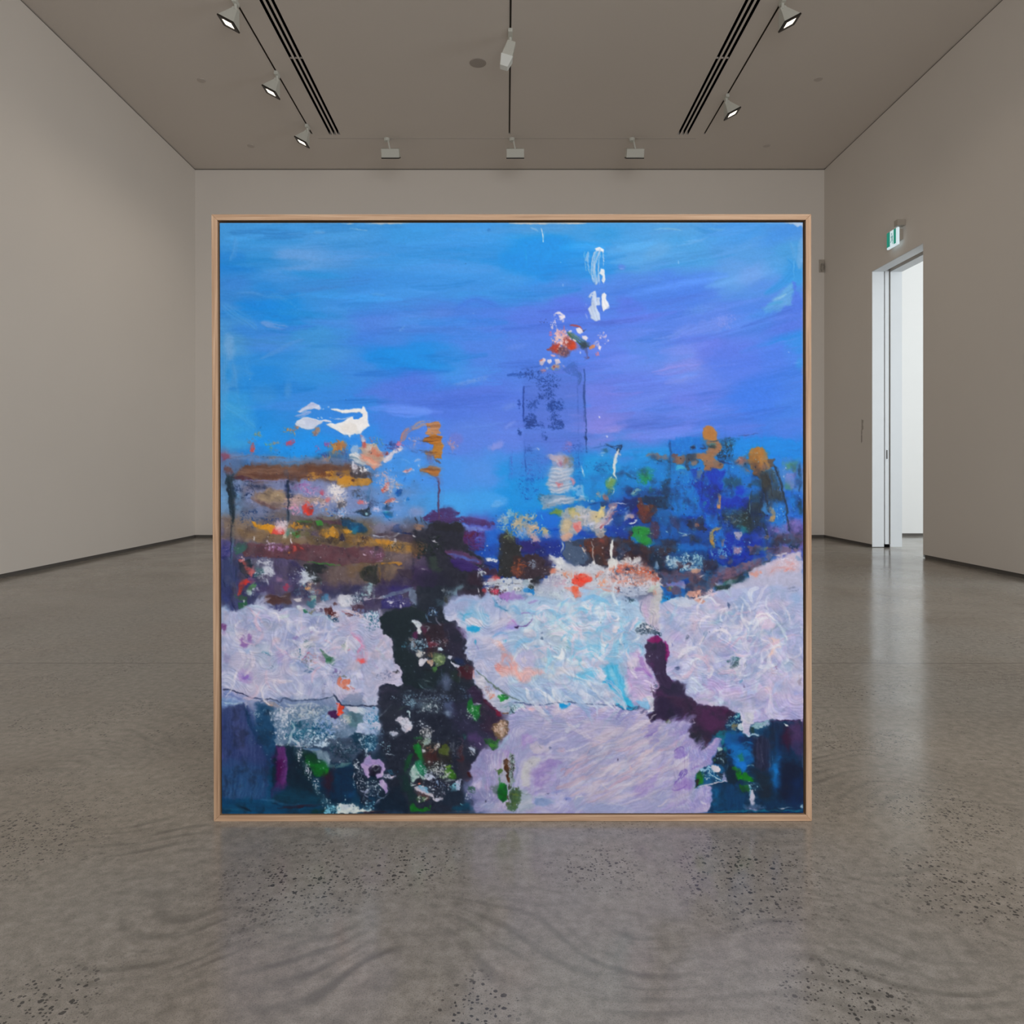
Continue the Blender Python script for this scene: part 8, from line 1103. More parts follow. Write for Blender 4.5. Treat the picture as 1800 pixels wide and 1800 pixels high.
 P('0,40 40,0 430,0 520,90 640,110 740,120 820,100 900,150 990,200 1020,200 1040,360 920,420 800,440 760,420 700,470 640,560 600,620 540,635 520,560 430,480 390,400 460,320 370,270 240,290 180,300 60,260 0,240',(62,44,72),r=2.2,e=2.4,v=10,h=.5); P('0,0 120,0 200,60 340,150 320,260 200,280 60,240 0,240',(44,36,66),a=.8,e=8,r=4); P('540,110 700,120 900,180 880,260 760,400 640,420 540,260',(80,44,84),a=.75,e=10,r=5); P('400,420 520,420 620,500 600,600 540,630 440,500',(48,44,58),a=.85,e=6,r=4); P('760,120 900,160 1000,210 960,240 840,190',(70,30,70),a=.8,e=4,r=3); B(170,290,34,22,(96,116,76),r=3,dry=.1); K(440,290,70,30,20,(190,170,206),.5,1.2); S('470,310 500,305',10,(200,190,215)); S('530,570 600,590 560,610',12,(130,150,170),a=.7,dry=.3); S('545,540 600,560',26,(40,60,80),a=.8,dry=.3)
 P('300,300 360,270 460,320 390,400 430,490 530,630 620,620 700,500 820,440 800,560 690,760 680,820 560,870 480,900 490,1080 480,1100 640,1040 690,1080 690,1240 640,1340 600,1370 200,1370 160,900',(152,146,200),e=9,r=3,v=8,h=.5)
 swirl(1185,1300,24,30,30,[(150,138,196),(140,126,190),(164,156,204)],ln=(16,40),wd=(5,10),ang=-40,a=.6); swirl(1165,1340,24,40,44,[(186,176,204),(170,166,208),(196,180,200),(160,156,206)],ln=(20,46),wd=(4,8),ang=-36,a=.7,curl=.35); swirl(1215,1335,24,24,24,[(150,150,204),(160,156,206),(146,140,200)],ln=(16,36),wd=(5,9),ang=-60,a=.55); swirl(1180,1400,44,26,50,[(160,160,206),(170,166,208),(150,146,202),(184,176,208)],ln=(22,50),wd=(4,8),ang=-28,a=.65,curl=.35); swirl(1228,1400,16,20,16,[(160,164,206),(150,156,202)],ln=(14,30),wd=(5,9),ang=-60,a=.6)
 P('240,620 340,620 380,690 340,760 240,740',(130,106,184),a=.75,e=7,r=4); S('230,640 320,600 370,650',10,(96,72,160),a=.7,dry=.15); S('300,940 340,890 390,880 370,930 320,960',30,(84,56,150),a=.85,dry=.15); S('230,1060 300,960 360,900',10,(96,66,160),a=.8,dry=.1); P('240,1040 340,960 480,1000 440,1090 300,1120 200,1110',(146,116,190),a=.75,e=7,r=4); S('200,1110 300,1100 400,1030',10,(100,72,160),a=.7,dry=.2); B(415,890,12,8,(220,200,240)); S('440,870 540,820',12,(130,90,180),a=.7,dry=.1); S('40,720 120,640 190,590',22,(206,186,200),a=.85,br=.4,h=.8); S('150,620 230,570 290,550',30,(206,180,200),a=.7,br=.4); S('180,580 240,530 290,560',30,(190,170,200),a=.7,br=.5); S('20,980 160,820 240,740',20,(190,180,206),a=.7,br=.3); S('90,1140 150,1130',20,(214,206,226),h=.9,dry=.06); S('50,1310 120,1260 180,1210',20,(222,206,220),h=.9,br=.3); S('40,1200 100,1130',12,(200,200,226),h=.8); S('560,1240 620,1280',20,(206,206,226),h=.8,dry=.06); S('450,1140 520,1080 640,1040 760,1010',9,(206,210,226),a=.95,h=.9,tp=.1); S('600,640 700,560 790,450',40,(166,146,200),a=.7,br=.4,e=3); S('760,470 800,460 790,520',22,(206,180,214),a=.7,dry=.1)
 P('820,440 900,400 1050,380 1060,440 1260,480 1390,290 1540,280 1760,300 1775,1370 640,1370 700,1240 690,1080 640,1040 760,1010 880,1000 860,890 820,850 880,760 830,640 800,540',(14,52,84),e=3,r=2.6,v=10,a=.96)
 P('840,330 940,210 1020,200 1045,400 940,430 860,400',(14,52,90),r=3,e=3,a=.95); K(960,300,110,110,70,(150,200,214),.5,1.5); S('850,330 920,340 880,350',16,(130,180,200),dry=.2); G(990,230,50,40,(90,170,190),.5); S('930,340 960,410',22,(150,150,130),a=.7,dry=.3); G(980,360,50,50,(120,120,100),.4); P('1000,330 1040,320 1050,390 1010,400',(170,200,210),r=3,dry=.25)
 P('1000,130 1100,110 1140,170 1200,200 1200,300 1140,360 1150,460 1120,470 1060,400 1040,280',(186,186,214),r=2.4,e=2.4,v=12,h=.8); S('1030,190 1050,320 1070,420',12,(222,222,232),a=.95,h=.9); P('1060,180 1190,190 1180,310 1080,310',(190,192,206),r=3,dry=.05,v=14); P('1060,310 1150,320 1140,460 1090,440',(176,176,206),r=3,dry=.08,v=14); P('1160,350 1220,300 1330,280 1390,300 1340,350 1240,390 1170,400',(120,160,176),r=3.4,dry=.1,v=20); G(1340,310,70,50,(140,160,190),.45); P('1150,370 1190,360 1230,430 1180,450',(30,60,60),r=3,dry=.15); S('1000,450 1080,430 1110,470 1000,470',16,(90,160,200),a=.9,dry=.15); S('1120,470 1200,440 1270,470',22,(150,190,214),dry=.15)
 P('820,540 800,440 960,420 1180,490 1200,640 1210,780 1100,820 1080,920 1000,830 880,680',(8,90,158),e=5,r=4,a=.92,v=18); P('1000,480 1260,470 1190,620 1020,560',(10,50,96),a=.85,e=5,r=4); P('780,380 860,400 850,460 820,600 860,660 810,640 790,500 740,470',(26,110,130),r=3,dry=.08,v=20); S('830,400 900,420 960,450',22,(30,100,100),a=.8,dry=.15); B(960,500,50,50,(10,80,130),a=.8,dry=.1); P('840,600 960,570 1100,600 1190,700 1080,720 960,680',(20,116,190),a=.8,e=6,r=4,v=18); S('1040,560 1120,540 1190,560',16,(40,130,190),a=.7,dry=.2); S('1000,630 1100,620 1200,680',16,(10,70,120),a=.7,dry=.15); S('1110,690 1200,720 1220,760',20,(40,130,190),a=.7,dry=.2); P('930,720 1050,700 1110,860 1070,900 990,830',(30,120,206),r=3,e=4,a=.9,v=14); B(895,655,22,22,(10,40,80),r=2); B(935,650,14,14,(10,50,90)); P('880,760 930,710 945,770 910,800',(10,50,90),r=2.4,e=2.5); P('1000,700 1050,680 1060,760 1010,770',(36,120,90),r=3,a=.85,e=4); S('850,690 940,690 1000,760',9,(110,180,214),a=.6,dry=.25); S('1100,830 1150,810 1210,820',10,(170,206,226),a=.9)
 for k_ in range(9):
     yk = 560 + k_ * 66
     S([(1080, yk + 20), (1150, yk), (1230, yk + 26)], 7, (60,140,196), a=.55, dry=.25)
 P('690,760 760,640 800,630 830,660 880,740 880,790 820,840 740,800 690,820',(24,44,60),r=2.6,e=3,v=12); B(780,625,22,12,(160,190,190),r=3,dry=.1); P('700,740 730,730 730,790 700,790',(60,110,80),r=3,dry=.1); S('780,730 820,760 825,790',16,(170,190,206),dry=.06); S('880,760 870,840 860,890',9,(110,150,180),a=.9); K(790,700,70,70,26,(130,170,190),.5,1.2)
 P('490,930 540,880 600,850 680,820 780,810 830,850 860,890 870,1010 740,1030 620,1050 500,1090 488,1000',(18,84,132),r=2.2,e=2.5,v=20); P('490,940 550,880 580,940 580,1020 490,1080',(34,110,40),r=2.4,e=3,v=18); P('490,980 530,990 540,1060 490,1085',(50,40,50),r=2,a=.9); P('660,830 780,815 800,870 760,910 720,900 690,860',(206,206,214),r=2.6,v=14,h=.95); P('560,870 640,840 690,860 640,880 600,900',(130,190,220),r=3.4,dry=.18); P('720,920 830,900 850,960 780,980',(40,50,70),r=3,a=.85); S('640,900 740,970 820,1000',16,(150,200,222),a=.8,dry=.3); K(700,930,150,80,60,(190,220,232),.4,1.3); S('600,900 580,1000 560,1050',14,(30,130,60),a=.8,dry=.1); P('810,930 870,890 875,1010 820,1000',(130,140,180),r=3,dry=.15); S('500,1080 620,1050 760,1025 870,1000',12,(206,206,222),a=.9,tp=.1,h=.9)
 P('700,1080 960,1020 1100,1080 1140,1300 1060,1350 720,1360 680,1200',(10,66,106),e=6,r=4,a=.85,v=12,ang=88); P('710,1100 760,1090 780,1200 760,1290 710,1280',(14,100,150),a=.8,e=10,r=4); P('880,780 1000,860 960,900 1000,1000 960,1080 880,1020 860,900',(16,40,58),a=.9,e=5,r=4); P('970,890 1020,880 1040,930 1100,910 1160,960 1180,1000 1130,1020 1080,1000 1000,990 960,960',(26,130,36),r=2.4,e=2.5,v=18); P('880,780 950,820 1000,860 990,880 920,830',(34,120,40),r=2.6,dry=.06,v=18); S('1010,850 1040,900',20,(30,110,40),a=.9,dry=.1); P('1000,1060 1100,1060 1140,1120 1060,1130',(26,100,40),r=4,dry=.2,v=18); B(1130,1010,20,12,(110,170,130))
 P('1180,480 1390,480 1390,900 1280,900 1190,800',(44,46,72),e=6,r=4,a=.88,ang=90,v=22); S('1270,560 1290,700 1300,800',10,(120,120,140),a=.7,dry=.3); S('1370,700 1380,880',9,(140,150,170),a=.6,dry=.3); S('1240,520 1250,760',20,(70,64,90),a=.6,br=.4,e=3); P('1390,290 1540,290 1560,420 1600,520 1600,700 1500,700 1440,600 1400,560',(22,44,76),e=6,r=4,a=.9,ang=90,v=16); S('1460,420 1460,620',22,(20,80,130),a=.6,e=4); P('1540,370 1620,360 1640,540 1600,640 1540,560',(62,20,50),a=.8,e=10,r=4); P('1600,310 1770,290 1770,700 1680,660 1620,500',(78,56,96),e=8,r=4,a=.9,v=10); P('1550,320 1590,340 1600,360 1570,350',(216,222,226),r=1.4); P('1640,540 1770,560 1770,760 1700,740',(50,52,90),a=.75,e=10,r=4); S('1400,300 1540,280 1760,280',20,(60,40,76),a=.8,dry=.1)
 P('1380,640 1500,620 1520,900 1500,1100 1430,1120 1380,1000',(12,70,120),a=.75,e=14,r=4); P('1420,760 1490,740 1500,860 1490,1000 1460,1060 1410,1030 1400,880',(20,116,190),e=10,r=3,a=.95,v=10); S('1450,640 1455,760',26,(20,100,160),a=.7,e=5); S('1410,700 1412,760',8,(120,180,214),a=.7,dry=.2); P('1200,880 1400,900 1420,1200 1300,1240 1220,1100',(30,44,58),a=.8,e=12,r=5); P('1500,760 1770,780 1770,1240 1500,1240',(18,30,56),a=.9,e=10,r=4,v=6); P('1640,1000 1770,960 1770,1300 1640,1300',(14,44,84),a=.8,e=16,r=5)
 P('1150,1120 1180,1110 1195,1200 1190,1290 1160,1300 1140,1220',(186,186,206),r=2,e=3,v=10); P('1060,1320 1150,1280 1200,1290 1300,1320 1200,1345 1080,1340',(110,130,170),a=.85,e=8,r=4,dry=.08); S('1110,1040 1150,1080 1130,1180',16,(110,170,200),a=.8,dry=.15); S('1160,1030 1240,1040 1290,1120',8,(90,160,190),a=.7,dry=.2); S('1210,1060 1280,1120',26,(14,66,100),a=.7,dry=.1); K(1180,1085,60,40,26,(170,206,222),.5,1.2); B(1180,1340,40,10,(150,150,190),a=.7,dry=.15)
 S('1480,1325 1560,1320 1640,1315',6,(196,206,222),a=.85,dry=.25,sm=False); S('1600,1275 1640,1270',10,(60,110,150),a=.7,dry=.2); S('700,1366 1200,1360 1775,1356',20,(20,110,140),a=.85,br=.3,tp=.05); P('1755,1290 1775,1280 1775,1320 1750,1310',(150,180,196),r=1.5)
 S('1770,0 1772,280',8,(210,196,206),a=.7,tp=0,sm=False); S('1772,640 1772,860',5,(170,186,206),a=.6,tp=0,sm=False)


 def finish():
     """wet paint drags a little under the brush; then weave and bristle marks"""
     gy, gx = np.mgrid[0:PH, 0:PW].astype(np.float32)
     # city and shadows: paint dragged sideways and downwards, dark glazes, spatter
     city = np.clip((gy - 350) / 40, 0, 1) * np.clip((690 - gy) / 30, 0, 1)
     low = np.clip((gy - 690) / 30, 0, 1) * np.clip((135 - CAN.mean(2)) / 30, 0, 1)
     for ax, sh, sd, wt in ((1, (-7, -4, -2, 2, 4, 7), 801, .62), (0, (-6, -4, -2, 2, 4, 6), 811, .5)):
         bl = CAN.copy()
         for q in sh:
             bl += np.roll(CAN, q, ax)
         bl /= len(sh) + 1
         k = np.clip((fbm(gx / (26 if ax else 9), gy / (8 if ax else 24), sd, 3) - .46) * 5, 0, 1) * wt * np.clip(city + low * .8, 0, 1)
         CAN[:] = CAN * (1 - k[..., None]) + bl * k[..., None]
     rt = np.clip((gx - 640) / 80, 0, 1); lf = np.clip((380 - gx) / 60, 0, 1)
     lw = np.clip((gy - 400) / 60, 0, 1) * city * np.clip((165 - CAN.mean(2)) / 30, 0, 1)
     for wmask, col, sd, am in ((rt * lw, (10, 34, 72), 821, .5), (lf * lw, (58, 54, 66), 831, .38), (rt * lw, (28, 118, 186), 841, .3), (lf * lw, (128, 118, 122), 851, .22), (low, (30, 38, 54), 861, .4)):
         k = np.clip((fbm(gx / 15, gy / 17, sd, 4) - .5) * 4.2, 0, 1) * am * wmask
         CAN[:] = CAN * (1 - k[..., None]) + np.array(col, np.float32) * k[..., None]
     tile(PX0, PY0, 1)
     K(860, 500, 170, 110, 330, (140, 196, 226), .35, .9); K(850, 520, 170, 110, 220, (12, 26, 52), .5, 1.3); K(190, 500, 190, 110, 230, (36, 40, 62), .4, 1.1); K(190, 560, 200, 90, 150, (206, 210, 222), .35, .9)
     K(600, 570, 170, 70, 110, (30, 34, 50), .4, 1.1); K(640, 590, 180, 60, 130, (216, 218, 224), .4, 1.1); K(390, 860, 110, 160, 260, (150, 172, 192), .35, .9); K(160, 880, 120, 90, 160, (180, 204, 220), .35, .9)
     # last accents over the dragged paint
     tile(1065, 690, 5.1429)
     S('115,510 95,580 80,650 72,720 100,780',20,(206,212,216),a=.95,br=.15,h=.9,tp=.2); S('60,1330 45,1420 45,1500',20,(216,218,218),a=.95,br=.1,tp=.3); S('1530,640 1600,900 1655,1200',14,(34,48,64),a=.8,dry=.2,tp=.1); S('0,460 60,490 145,470 120,540',12,(20,46,80),a=.9)
     S('580,430 582,640 590,1000',12,(16,60,120),a=.55,dry=.35,tp=.05); S('800,850 802,1080',9,(12,70,140),a=.7,dry=.3); S('870,740 875,1060',10,(4,40,120),a=.6,dry=.3); S('1300,930 1305,1090',10,(120,150,160),a=.7,dry=.3)
     S('1320,870 1290,1060',14,(30,40,50),a=.7,dry=.3); S('1400,760 1440,900 1460,1060',18,(40,44,52),a=.7,dry=.3); S('1450,740 1500,900 1540,1000',12,(40,44,52),a=.7,dry=.3)
     tile(385, 690, 5.1429)
     S('95,800 105,1000 120,1190',44,(32,46,58),a=.8,dry=.2,br=.3); S('632,790 628,1010 625,1180',16,(34,48,66),a=.8,dry=.3); S('105,1190 110,1560',7,(26,40,56),a=.85,tp=.05); S('200,690 600,670 1170,660',22,(96,70,60),a=.5,dry=.4); S('1190,590 1330,650',9,(210,214,218),a=.9); S('1270,560 1400,640',10,(216,150,130),a=.9,dry=.2); S('1490,620 1580,540 1640,500',18,(216,212,222),a=.9,dry=.2); K(1280,700,70,40,24,(232,232,238),.7,2)
     tile(725, 690, 5.1429)
     S('238,800 240,950 238,1160',10,(88,60,92),a=.95,tp=.05,br=.1); S('110,400 268,410',16,(120,78,40),a=.7,dry=.3); S('90,690 255,700',12,(124,78,46),a=.7,dry=.3); S('80,545 272,540',10,(104,66,44),a=.7,dry=.3)
     P('1000,-250 1440,-300 1560,-220 1560,700 1005,640',(62,96,184),a=.22,e=7,r=3); S('1555,-210 1565,240 1575,540',9,(20,54,110),a=.7,dry=.35,tp=0,sm=False); S('1490,-290 1500,300 1510,900',8,(50,86,170),a=.4,dry=.4)
     tile(1150, 1030, 6.7925)
     S('70,660 90,820 95,960 110,1080 190,1220',112,(56,44,74),br=.1,e=2,tp=.1,v=6); S('120,650 155,760 145,890',34,(122,20,96),a=.95,br=.2,e=2)
     tile(385, 1030, 6.7925)
     S('45,1225 200,1260 340,1320 500,1350',13,(54,62,92),a=.9,dry=.1,tp=.05); S('500,1390 560,1350 640,1345 730,1390 780,1345 900,1368 1050,1365 1200,1360 1380,1310',12,(54,66,96),a=.9,dry=.1,tp=.05); S('1365,1285 1450,1385 1510,1425 1800,1425',12,(50,58,84),a=.9,tp=.05)
     tile(640, 1030, 6.7925)
     S('0,1425 90,1425 170,1410 175,1290 195,1200 300,1180',12,(42,48,72),a=.95,tp=.05,dry=.05); S('1340,1000 1460,1110 1580,1220 1740,1320 1900,1380',12,(90,108,104),a=.85,dry=.1,tp=.05)
     tile(895, 1225, 6.7925)
     S('60,60 200,90 340,100 500,80 620,65 760,65 1000,85 1200,95 1420,110 1560,125',12,(80,98,138),a=.9,dry=.08,tp=.05)
     cr = np.random.RandomState(77)

     def crisp(x, y, rx, ry, n, cols, ln, w0, w1, ang, js, curl):
         tile(0, 0, 1)
         for q in range(n):
             th = cr.rand() * 6.283; rq = cr.rand() ** .5
             ax, ay = x + np.cos(th) * rx * rq, y + np.sin(th) * ry * rq
             d0 = np.radians(ang + cr.randn() * js) if ang is not None else cr.rand() * 6.283
             L_ = ln * (.6 + .8 * cr.rand()); cu = (cr.rand() - .5) * 2 * curl; pp = []
             for t in (-.5, -.25, 0, .25, .5):
                 pp.append((ax, ay)); ax += np.cos(d0 + cu * t * 2) * L_ / 4; ay += np.sin(d0 + cu * t * 2) * L_ / 4
             S(pp, w0 + cr.rand() * (w1 - w0), cols[cr.randint(len(cols))], a=.6 + .3 * cr.rand(), br=.55, e=1.2, tp=.3, dry=.12, bs=1.2, h=1)
     W_ = (226, 222, 232)
     crisp(1075, 1345, 92, 56, 60, [(224, 204, 210), (206, 186, 200), W_, (150, 150, 192), (196, 160, 182)], 52, 3, 8, -28, 8, .3)
     crisp(970, 1300, 60, 50, 20, [(190, 184, 214), (150, 144, 196), (206, 198, 216)], 40, 4, 9, -15, 25, .6)
     crisp(1030, 1110, 110, 56, 70, [(226, 232, 238), (206, 222, 234), (128, 190, 224), (156, 204, 228), (214, 208, 228)], 40, 4, 9, None, 0, 1.6)
     crisp(1010, 1205, 90, 24, 26, [(222, 228, 238), (150, 178, 216), (190, 204, 228)], 50, 4, 9, 40, 12, .5)
     crisp(1300, 1130, 100, 80, 70, [W_, (206, 206, 226), (156, 172, 206), (206, 182, 208), (214, 220, 234)], 38, 3, 8, None, 0, 1.5)
     crisp(500, 1150, 110, 60, 50, [W_, (206, 208, 228), (160, 166, 204), (208, 184, 208)], 36, 3, 8, None, 0, 1.5)
     amp = .35 + .65 * np.clip((gy - 300) / 120, 0, 1)
     dx = ((fbm(gx / 11, gy / 11, 601, 3) - .5) * 6 + (fbm(gx / 3.2, gy / 3.2, 611, 2) - .5) * 1.1) * amp
     dy = ((fbm(gx / 11, gy / 11, 621, 3) - .5) * 6 + (fbm(gx / 3.2, gy / 3.2, 631, 2) - .5) * 1.1) * amp
     sx = np.clip(gx + dx, 0, PW - 1.01); sy = np.clip(gy + dy, 0, PH - 1.01)
     xi = sx.astype(int); yi = sy.astype(int)
     fx = (sx - xi)[..., None]; fy = (sy - yi)[..., None]
     for A in (CAN, REL[..., None]):
         A[:] = (A[yi, xi] * (1 - fx) + A[yi, xi + 1] * fx) * (1 - fy) + (A[yi + 1, xi] * (1 - fx) + A[yi + 1, xi + 1] * fx) * fy
     # thick pale paint: curling bristle furrows of whiter and greyer pigment
     lum = CAN @ np.array([.3, .5, .2], np.float32)
     pale = np.clip((lum - 118) / 40, 0, 1) * np.clip((gy - 655) / 30, 0, 1)
     wx = gx + (fbm(gx / 46, gy / 46, 701, 2) - .5) * 130; wy = gy + (fbm(gx / 46, gy / 46, 711, 2) - .5) * 130
     mid = np.clip((gx - 470) / 60, 0, 1) * np.clip((860 - gx) / 60, 0, 1) * np.clip((gy - 862) / 30, 0, 1)
     qx = gx + (wx - gx) * .25; qy = gy + (wy - gy) * .25
     wx = wx * (1 - mid) + (qx * .87 - qy * .5) * 1.0 * mid; wy = wy * (1 - mid) + (qx * .5 + qy * .87) * mid
     sat = (CAN.max(2) - CAN.min(2)) / 255.
     pale = pale * np.clip(1.35 - sat * 2.2, .25, 1)
     f1 = fbm(wx / 34, wy / 9, 721, 4) - .5
     f2 = fbm(gx / 24, gy / 20, 731, 3) - .5
     f3 = fbm(wx / 14, wy / 3.2, 741, 2) - .5
     k = np.clip((f1 * 1.0 + f2 * 1.2 + f3 * .45) * .95 - .04, -.36, .4)
     hi = np.clip(k, 0, 1) * pale; lo = np.clip(-k, 0, 1) * pale
     CAN[:] = CAN * (1 - hi[..., None]) + np.array((232, 231, 238), np.float32) * hi[..., None]
     CAN[:] = CAN * (1 - lo[..., None]) + np.array((132, 148, 184), np.float32) * lo[..., None]
     g1 = np.clip((fbm(gx / 30, gy / 26, 751, 3) - .52) * 2, 0, .35) * pale * np.clip((gy - 655) / 30, 0, 1)
     CAN[:] = CAN * (1 - g1[..., None]) + np.array((206, 190, 206), np.float32) * g1[..., None]
     md = .36 * (mid * pale)[..., None]
     CAN[:] = CAN * (1 - md) + np.array((168, 168, 192), np.float32) * md
     REL[:] = np.clip(REL + pale * f3 * 1.6, 0, 1.2)
     lum = (CAN @ np.array([.3, .5, .2], np.float32))[..., None]
     CAN[:] = lum + (CAN - lum) * 1.03
     CAN[:] = CAN + (CAN - 128) * .09
     n = fbm(gx / 2.2, gy / 1.7, 501, 2) - .5
     b = fbm(gx / 9, gy / 2.2, 511, 3) - .5
     CAN[:] = np.clip(CAN * (1 + .04 * n + .03 * b)[..., None] + (3 * n + 2 * b)[..., None], 0, 255)

 finish()


PIGMENT_GAIN = .91
SPOT_L, SPOT_R = 15.0, 10.0

# ------------------------------------------------------------ the framed painting
YP = 1.80                                   # front face of the frame stands here
art = thing('framed_painting', 'huge square abstract painting in a thin pale oak frame, standing on the concrete floor', 'painting', at(900, 1444, YP))
AL = art.location.copy()
TL, TR, BR_, BL = (371.3, 376.6), (1426.2, 376.2), (1427.3, 1443.6), (375.6, 1444.0)
iTL, iTR, iBR, iBL = (381.8, 387.0), (1416.6, 386.4), (1417.2, 1432.6), (386.0, 1433.6)
FD = .045


def rail(name, a, b, c, d, mat, lab=None):
    """one mitred rail: outer corners a, b and inner corners c, d"""
    bm = bmesh.new()
    f = [at(*q, YP) - AL for q in (a, b, c, d)]
    g = [p + Vector((0, FD, 0)) for p in f]
    hull(bm, f, g)
    return obj(name, bm, mat, art, bevel=.0009)


rail('frame_rail', TL, TR, iTR, iTL, M_WOODX)
rail('frame_rail', BL, BR_, iBR, iBL, M_WOODX)
rail('frame_rail', TL, BL, iBL, iTL, M_WOODZ)
rail('frame_rail', TR, BR_, iBR, iTR, M_WOODZ)
p0 = at(378, 383, YP) - AL; p1 = at(1421, 1436, YP) - AL
boxes('backing_tray', M_BLACK, [(p0.x, .034, p1.z, p1.x, .043, p0.z)], art)

paint_picture()
GW, GH = 1000, 1010
cTL, cTR, cBR, cBL = [np.array(q) for q in ((386.4, 392.0), (1411.0, 391.2), (1412.0, 1429.0), (390.4, 1430.4))]
gu, gv = np.meshgrid(np.linspace(0, 1, GW), np.linspace(0, 1, GH))
gu = gu[..., None]; gv = gv[..., None]
px = (cTL * (1 - gu) + cTR * gu) * (1 - gv) + (cBL * (1 - gu) + cBR * gu) * gv
sx = np.clip(px[..., 0] - PX0 - .5, 0, PW - 1.01); sy = np.clip(px[..., 1] - PY0 - .5, 0, PH - 1.01)
xi = sx.astype(int); yi = sy.astype(int); fx = (sx - xi)[..., None]; fy = (sy - yi)[..., None]


def sample(A):
    return (A[yi, xi] * (1 - fx) + A[yi, xi + 1] * fx) * (1 - fy) + (A[yi + 1, xi] * (1 - fx) + A[yi + 1, xi + 1] * fx) * fy


pig = lin(sample(CAN)) * PIGMENT_GAIN
rel = sample(REL[..., None])[..., 0]
YCV = YP + .004
co = np.empty((GH, GW, 3))
co[..., 0] = (px[..., 0] - HX) * YCV / FPX - AL.x
co[..., 1] = YCV - AL.y - rel * .0011
co[..., 2] = EYE + (HY - px[..., 1]) * YCV / FPX - AL.z
edge = np.zeros((GH, GW), bool); edge[0] = edge[-1] = True; edge[:, 0] = edge[:, -1] = True
idx = np.arange(GW * GH).reshape(GH, GW)
quads = np.stack([idx[:-1, :-1], idx[1:, :-1], idx[1:, 1:], idx[:-1, 1:]], -1).reshape(-1, 4)
me = bpy.data.meshes.new('canvas')
me.vertices.add(GW * GH); me.vertices.foreach_set('co', co.reshape(-1).astype(np.float32))
nq = len(quads)
me.loops.add(nq * 4); me.loops.foreach_set('vertex_index', quads.reshape(-1).astype(np.int32))
me.polygons.add(nq); me.polygons.foreach_set('loop_start', np.arange(0, nq * 4, 4, dtype=np.int32))
me.polygons.foreach_set('use_smooth', np.ones(nq, bool))
me.update(calc_edges=True)
ca = me.color_attributes.new('pigment', 'FLOAT_COLOR', 'POINT')
rgba = np.ones((GH * GW, 4), np.float32); rgba[:, :3] = np.clip(pig.reshape(-1, 3), .002, .95)
ca.data.foreach_set('color', rgba.reshape(-1))
m_, nt_, b_ = new_mat('layered_acrylic_paint')
va = N(nt_, 'ShaderNodeVertexColor', layer_name='pigment')
nt_.links.new(va.outputs['Color'], b_.inputs['Base Color'])
b_.inputs['Roughness'].default_value = .5
b_.inputs['Specular IOR Level'].default_value = .18
tc_ = N(nt_, 'ShaderNodeTexCoord'); nz_ = N(nt_, 'ShaderNodeTexNoise', i_Scale=420.0, i_Detail=2.0)
nt_.links.new(tc_.outputs['Object'], nz_.inputs['Vector'])
bp_ = N(nt_, 'ShaderNodeBump', i_Strength=.12, i_Distance=.0006)
nt_.links.new(nz_.outputs['Fac'], bp_.inputs['Height']); nt_.links.new(bp_.outputs['Normal'], b_.inputs['Normal'])
me.materials.append(m_)
cv = bpy.data.objects.new('canvas', me); COL.objects.link(cv); cv.parent = art
# the canvas turns over its stretcher: dark painted sides
bm = bmesh.new()
loop = [Vector(co[j, i]) for j, i in ((0, 0), (0, GW - 1), (GH - 1, GW - 1), (GH - 1, 0))]
lo_ = [Vector((p.x, .0043, p.z)) for p in loop]; hi_ = [Vector((p.x, .034, p.z)) for p in loop]
hull(bm, lo_, hi_)
obj('canvas_edge', bm, coat('dark_canvas_side', (.012, .014, .02), .7, .2, .2, 30), art)

# ------------------------------------------------------------ ceiling services
WHO = {}


def slot_diffuser(x0, x1, label):
    t = thing('slot_diffuser', label, 'air vent', ((x0 + x1) / 2, 4.0, ZC), 'slot diffusers in the ceiling')
    w = (x1 - x0) / 2; a, b = YF + .3 - 4.0, SLOT_END - 4.0
    sw = .029; c = [-w + sw / 2 + .001, 0, w - sw / 2 - .001]
    bars = [(c[0] + sw / 2, a, -.001, c[1] - sw / 2, b, .05), (c[1] + sw / 2, a, -.001, c[2] - sw / 2, b, .05),
            (-w - .016, a, -.002, -w + .001, b + .001, -.0002), (w - .001, a, -.002, w + .016, b + .001, -.0002)]
    bars.append((-w, 3.05, .008, w, 3.062, .02))
    boxes('blade_frame', M_CEIL, bars, t)
    for q in c:
        boxes('slot', M_BLACK, [(q - sw / 2 - .001, a, .045, q + sw / 2 + .001, b, .085), (q - sw / 2 - .001, a, .004, q - sw / 2 + .0006, b, .085), (q + sw / 2 - .0006, a, .004, q + sw / 2 + .001, b, .085)], t)
    return t


slot_diffuser(*SLOT_L, 'triple black slot diffuser in the ceiling beside the left row of lit spotlights')
slot_diffuser(*SLOT_R, 'triple black slot diffuser in the ceiling beside the right row of lit spotlights')


